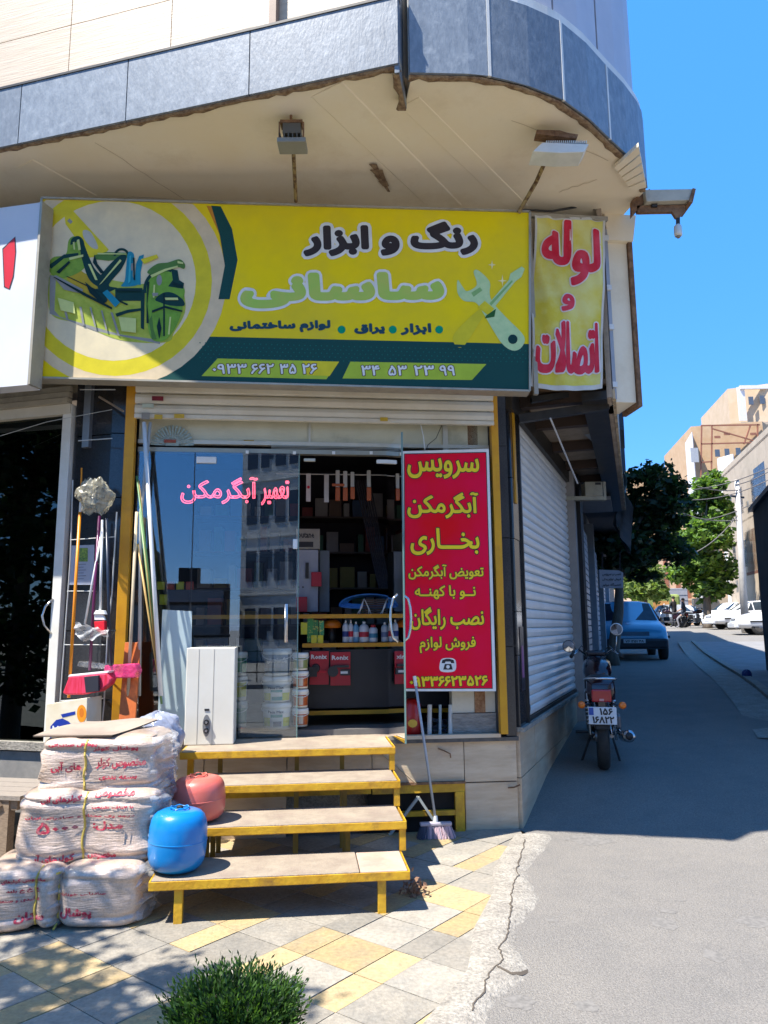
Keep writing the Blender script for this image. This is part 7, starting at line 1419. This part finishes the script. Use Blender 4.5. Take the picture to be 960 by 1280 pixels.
# street trees beside the photographer (their crowns shade the pavement and show in the glass)
tree('street tree on the pavement left of the photographer, casting dappled shade',(-4.2,1.7,0),(-4.0,1.8,3.4),[(-4.1,1.6,4.6,.8),(-3.3,2.1,4.2,.6),(-3.6,1.2,4.9,.7),(-4.8,2.0,4.4,.8),(-3.1,1.5,5.1,.5),(-4.3,2.5,5.0,.6),(-2.7,1.1,4.6,.35),(-3.9,.8,4.5,.6),(-2.3,.9,5.2,.3)],5200,.06,br_,5,.12,group='street trees in front of the shops')
tree('second street tree further left, mirrored in the dark shopfront glass',(-6.6,3.3,0),(-6.5,3.3,3.2),[(-6.5,3.2,4.4,1.1),(-7.3,3.0,4.0,.9),(-5.8,3.7,3.9,.8),(-6.4,3.0,5.2,.9),(-7.0,3.8,3.2,.8),(-5.9,2.9,3.2,.7),(-6.6,3.9,4.9,.8),(-6.2,3.2,2.2,.8),(-7.2,3.3,1.6,.8),(-5.9,3.6,1.2,.6),(-5.6,4.0,2.6,.5)],13000,.075,dk+br_[2:],6,.13,group='street trees in front of the shops')
# shrub in the foreground
sb=thing('shrub','feathery dark green conifer shrub at the bottom edge in the foreground','shrub',None,(-.51,2.70,0))
r=np.random.default_rng(8); V=[];Mi=[];V2=[]
stems=MB()
for k in range(1400):
    az=r.random()*6.283; lean=.82*math.sqrt(r.random()); L0=(.23+.06*r.random())*(1-.18*lean); 
    d=np.array([math.cos(az)*math.sin(lean),math.sin(az)*math.sin(lean),math.cos(lean)]); b0=np.array([math.cos(az)*.10*r.random(),math.sin(az)*.10*r.random(),.02+.10*r.random()]); 
    if k%5==0: stems.bar(tuple(b0),tuple(b0+d*L0*.8),.004)
    n=24
    for j in range(n):
        t=j/n; c=b0+d*L0*(.12+.88*t)+np.array([0,0,.02*t*t]); sz=.015*(1.1-t*.6)+.004
        a=r.normal(size=3); a=a/np.linalg.norm(a); v=d*1.0+a*.6; v/=np.linalg.norm(v); w=np.cross(v,r.normal(size=3)); w/=np.linalg.norm(w)
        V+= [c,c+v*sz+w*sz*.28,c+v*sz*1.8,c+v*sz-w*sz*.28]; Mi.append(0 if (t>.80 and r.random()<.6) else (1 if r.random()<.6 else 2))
V=np.array(V); q=len(V)//4
me=bpy.data.meshes.new('foliage'); me.from_pydata(V.tolist(),[],np.arange(4*q).reshape(-1,4).tolist()); 
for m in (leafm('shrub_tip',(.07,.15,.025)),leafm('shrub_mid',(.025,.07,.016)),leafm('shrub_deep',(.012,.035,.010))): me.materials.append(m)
me.polygons.foreach_set('material_index',np.array(Mi,dtype=np.int32)); me.update(); o=bpy.data.objects.new('foliage',me); C.objects.link(o); o.parent=sb
part('stems',stems,bark,sb,kind='stuff')
# ================= ACROSS THE STREET (seen mirrored in the glass) =================
ob=thing('stone_building','grey stone clad building with dark windows across the street behind the photographer','building',None,(-.3,-26,0),42)
stn=mat('grey_stone',(.62,.60,.55),.8,c2=(.50,.48,.44),sc=3,stretch=(1,1,3),dirt=.4,bump=.4)
b=MB(); b.box(0,22,-12,0,0,17); part('wall',b,stn,ob)
wp=mat('dark_pane',(.05,.06,.08),.08)
for zf in (1.0,3.8,6.6,9.4,12.2,15.0):
    for k in range(11):
        x=.35+k*1.75
        for dx,w__,h__ in ((0,.62,1.5),(.85,.5,1.5),(1.38,.22,1.1)):
            if k>6 and dx>1: continue
            b=MB(); b.box(x+dx,x+dx+w__,-.02,.03,zf+1.5-h__,zf+1.5); part('window',b,wp,ob)
    b=MB(); b.box(-.05,22.05,0,.05,zf+2.1,zf+2.16); part('string_course',b,stn,ob)
for k,(x0,x1,h_) in enumerate(((-16,-9.5,4.2),(-9,-4.2,5.2),(-4,-.8,3.6))):
    lab=['low dark shop furthest left across the street','taller dark shop in the middle across the street','lowest dark shop next to the stone building'][k]
    t=thing('low_shop',lab,'building',None,((x0+x1)/2,-24,0),0,'low shops across the street'); b=MB(); b.box(x0,x1,-30,-24,0,h_); part('wall',b,mat('shop_brown',(.10,.075,.06),.8,dirt=.4,sc=2),t,Matrix())
    b=MB(); b.box(x0+.4,x1-.4,-23.98,-23.9,.2,2.6); part('shutter',b,mat('shop_dim',(.16,.17,.18),.5),t,Matrix()); b=MB(); b.box(x0+.3,x1-.3,-23.98,-23.8,2.75,3.3); part('fascia',b,mat('shop_fascia%d'%k,[(.10,.2,.14),(.3,.12,.06),(.2,.2,.22)][k],.5),t,Matrix())
    b=MB(); b.box(x0+.8,x0+1.8,-26,-25,h_,h_+.8); part('roof_tank',b,dark_metal,t,Matrix())
# mirrored street clutter: cabinet and railing across the street
t=thing('street_railing','thin dark railing along the far pavement across the street','railing',None,(-1,-9,0))
for k in range(14): b=MB(); x=-3.2+k*.42; b.box(x,x+.03,-9.02,-8.99,0,.95); part('upright',b,dark_metal,t,Matrix())
for z in (.35,.9): b=MB(); b.box(-3.2,2.3,-9.02,-8.99,z,z+.03); part('rail',b,dark_metal,t,Matrix())
t=thing('street_cabinet','grey steel utility cabinet on the far pavement across the street','cabinet',None,(-1.6,-10,0)); b=MB(); b.box(-2.2,-1.0,-10.4,-9.9,.1,1.3); part('body',b,mat('cabinet_grey',(.32,.33,.35),.5),t,Matrix(),bev=.03); b=MB(); b.box(-2.25,-.95,-10.45,-9.85,1.3,1.36); part('roof',b,dark_metal,t,Matrix())
b=MB(); b.box(-60,60,-14,-8.2,-.005,.10); struct('far_pavement',b,mat('far_paving',(.2,.19,.17),.9,c2=(.15,.14,.13),sc=2))
b=MB(); b.box(-60,60,-8,-1.2,-.006,.0); struct('street',b,mat('street_asphalt',(.19,.18,.165),.9,c2=(.15,.145,.135),sc=2))

# packed rows of stock on the rear wall of the shop
bs=thing('rear_shelf','dim rear shelf packed with small boxes and jars at the back of the shop','shelf',F,(-1.5,2.6,.7))
r=random.Random(21)
for z in (1.15,1.55,1.95,2.35,2.75):
    b=MB(); b.box(-2.85,-.2,2.55,2.95,z-.02,z); part('board',b,mat('dim_board',(.12,.10,.08),.6),bs,F)
    x=-2.8
    while x<-.3:
        w=r.uniform(.06,.17); h=r.uniform(.10,.30); b=MB(); b.box(x,x+w,2.58+r.random()*.08,2.85,z,z+h)
        c=r.choice([(.35,.33,.30),(.30,.06,.05),(.06,.12,.22),(.32,.26,.06),(.05,.16,.09),(.40,.38,.34),(.18,.12,.08)]); part('stock_pack',b,mat('stk%d'%int(c[0]*100+c[1]*10),c,.5),bs,F); x+=w+r.uniform(.01,.05)
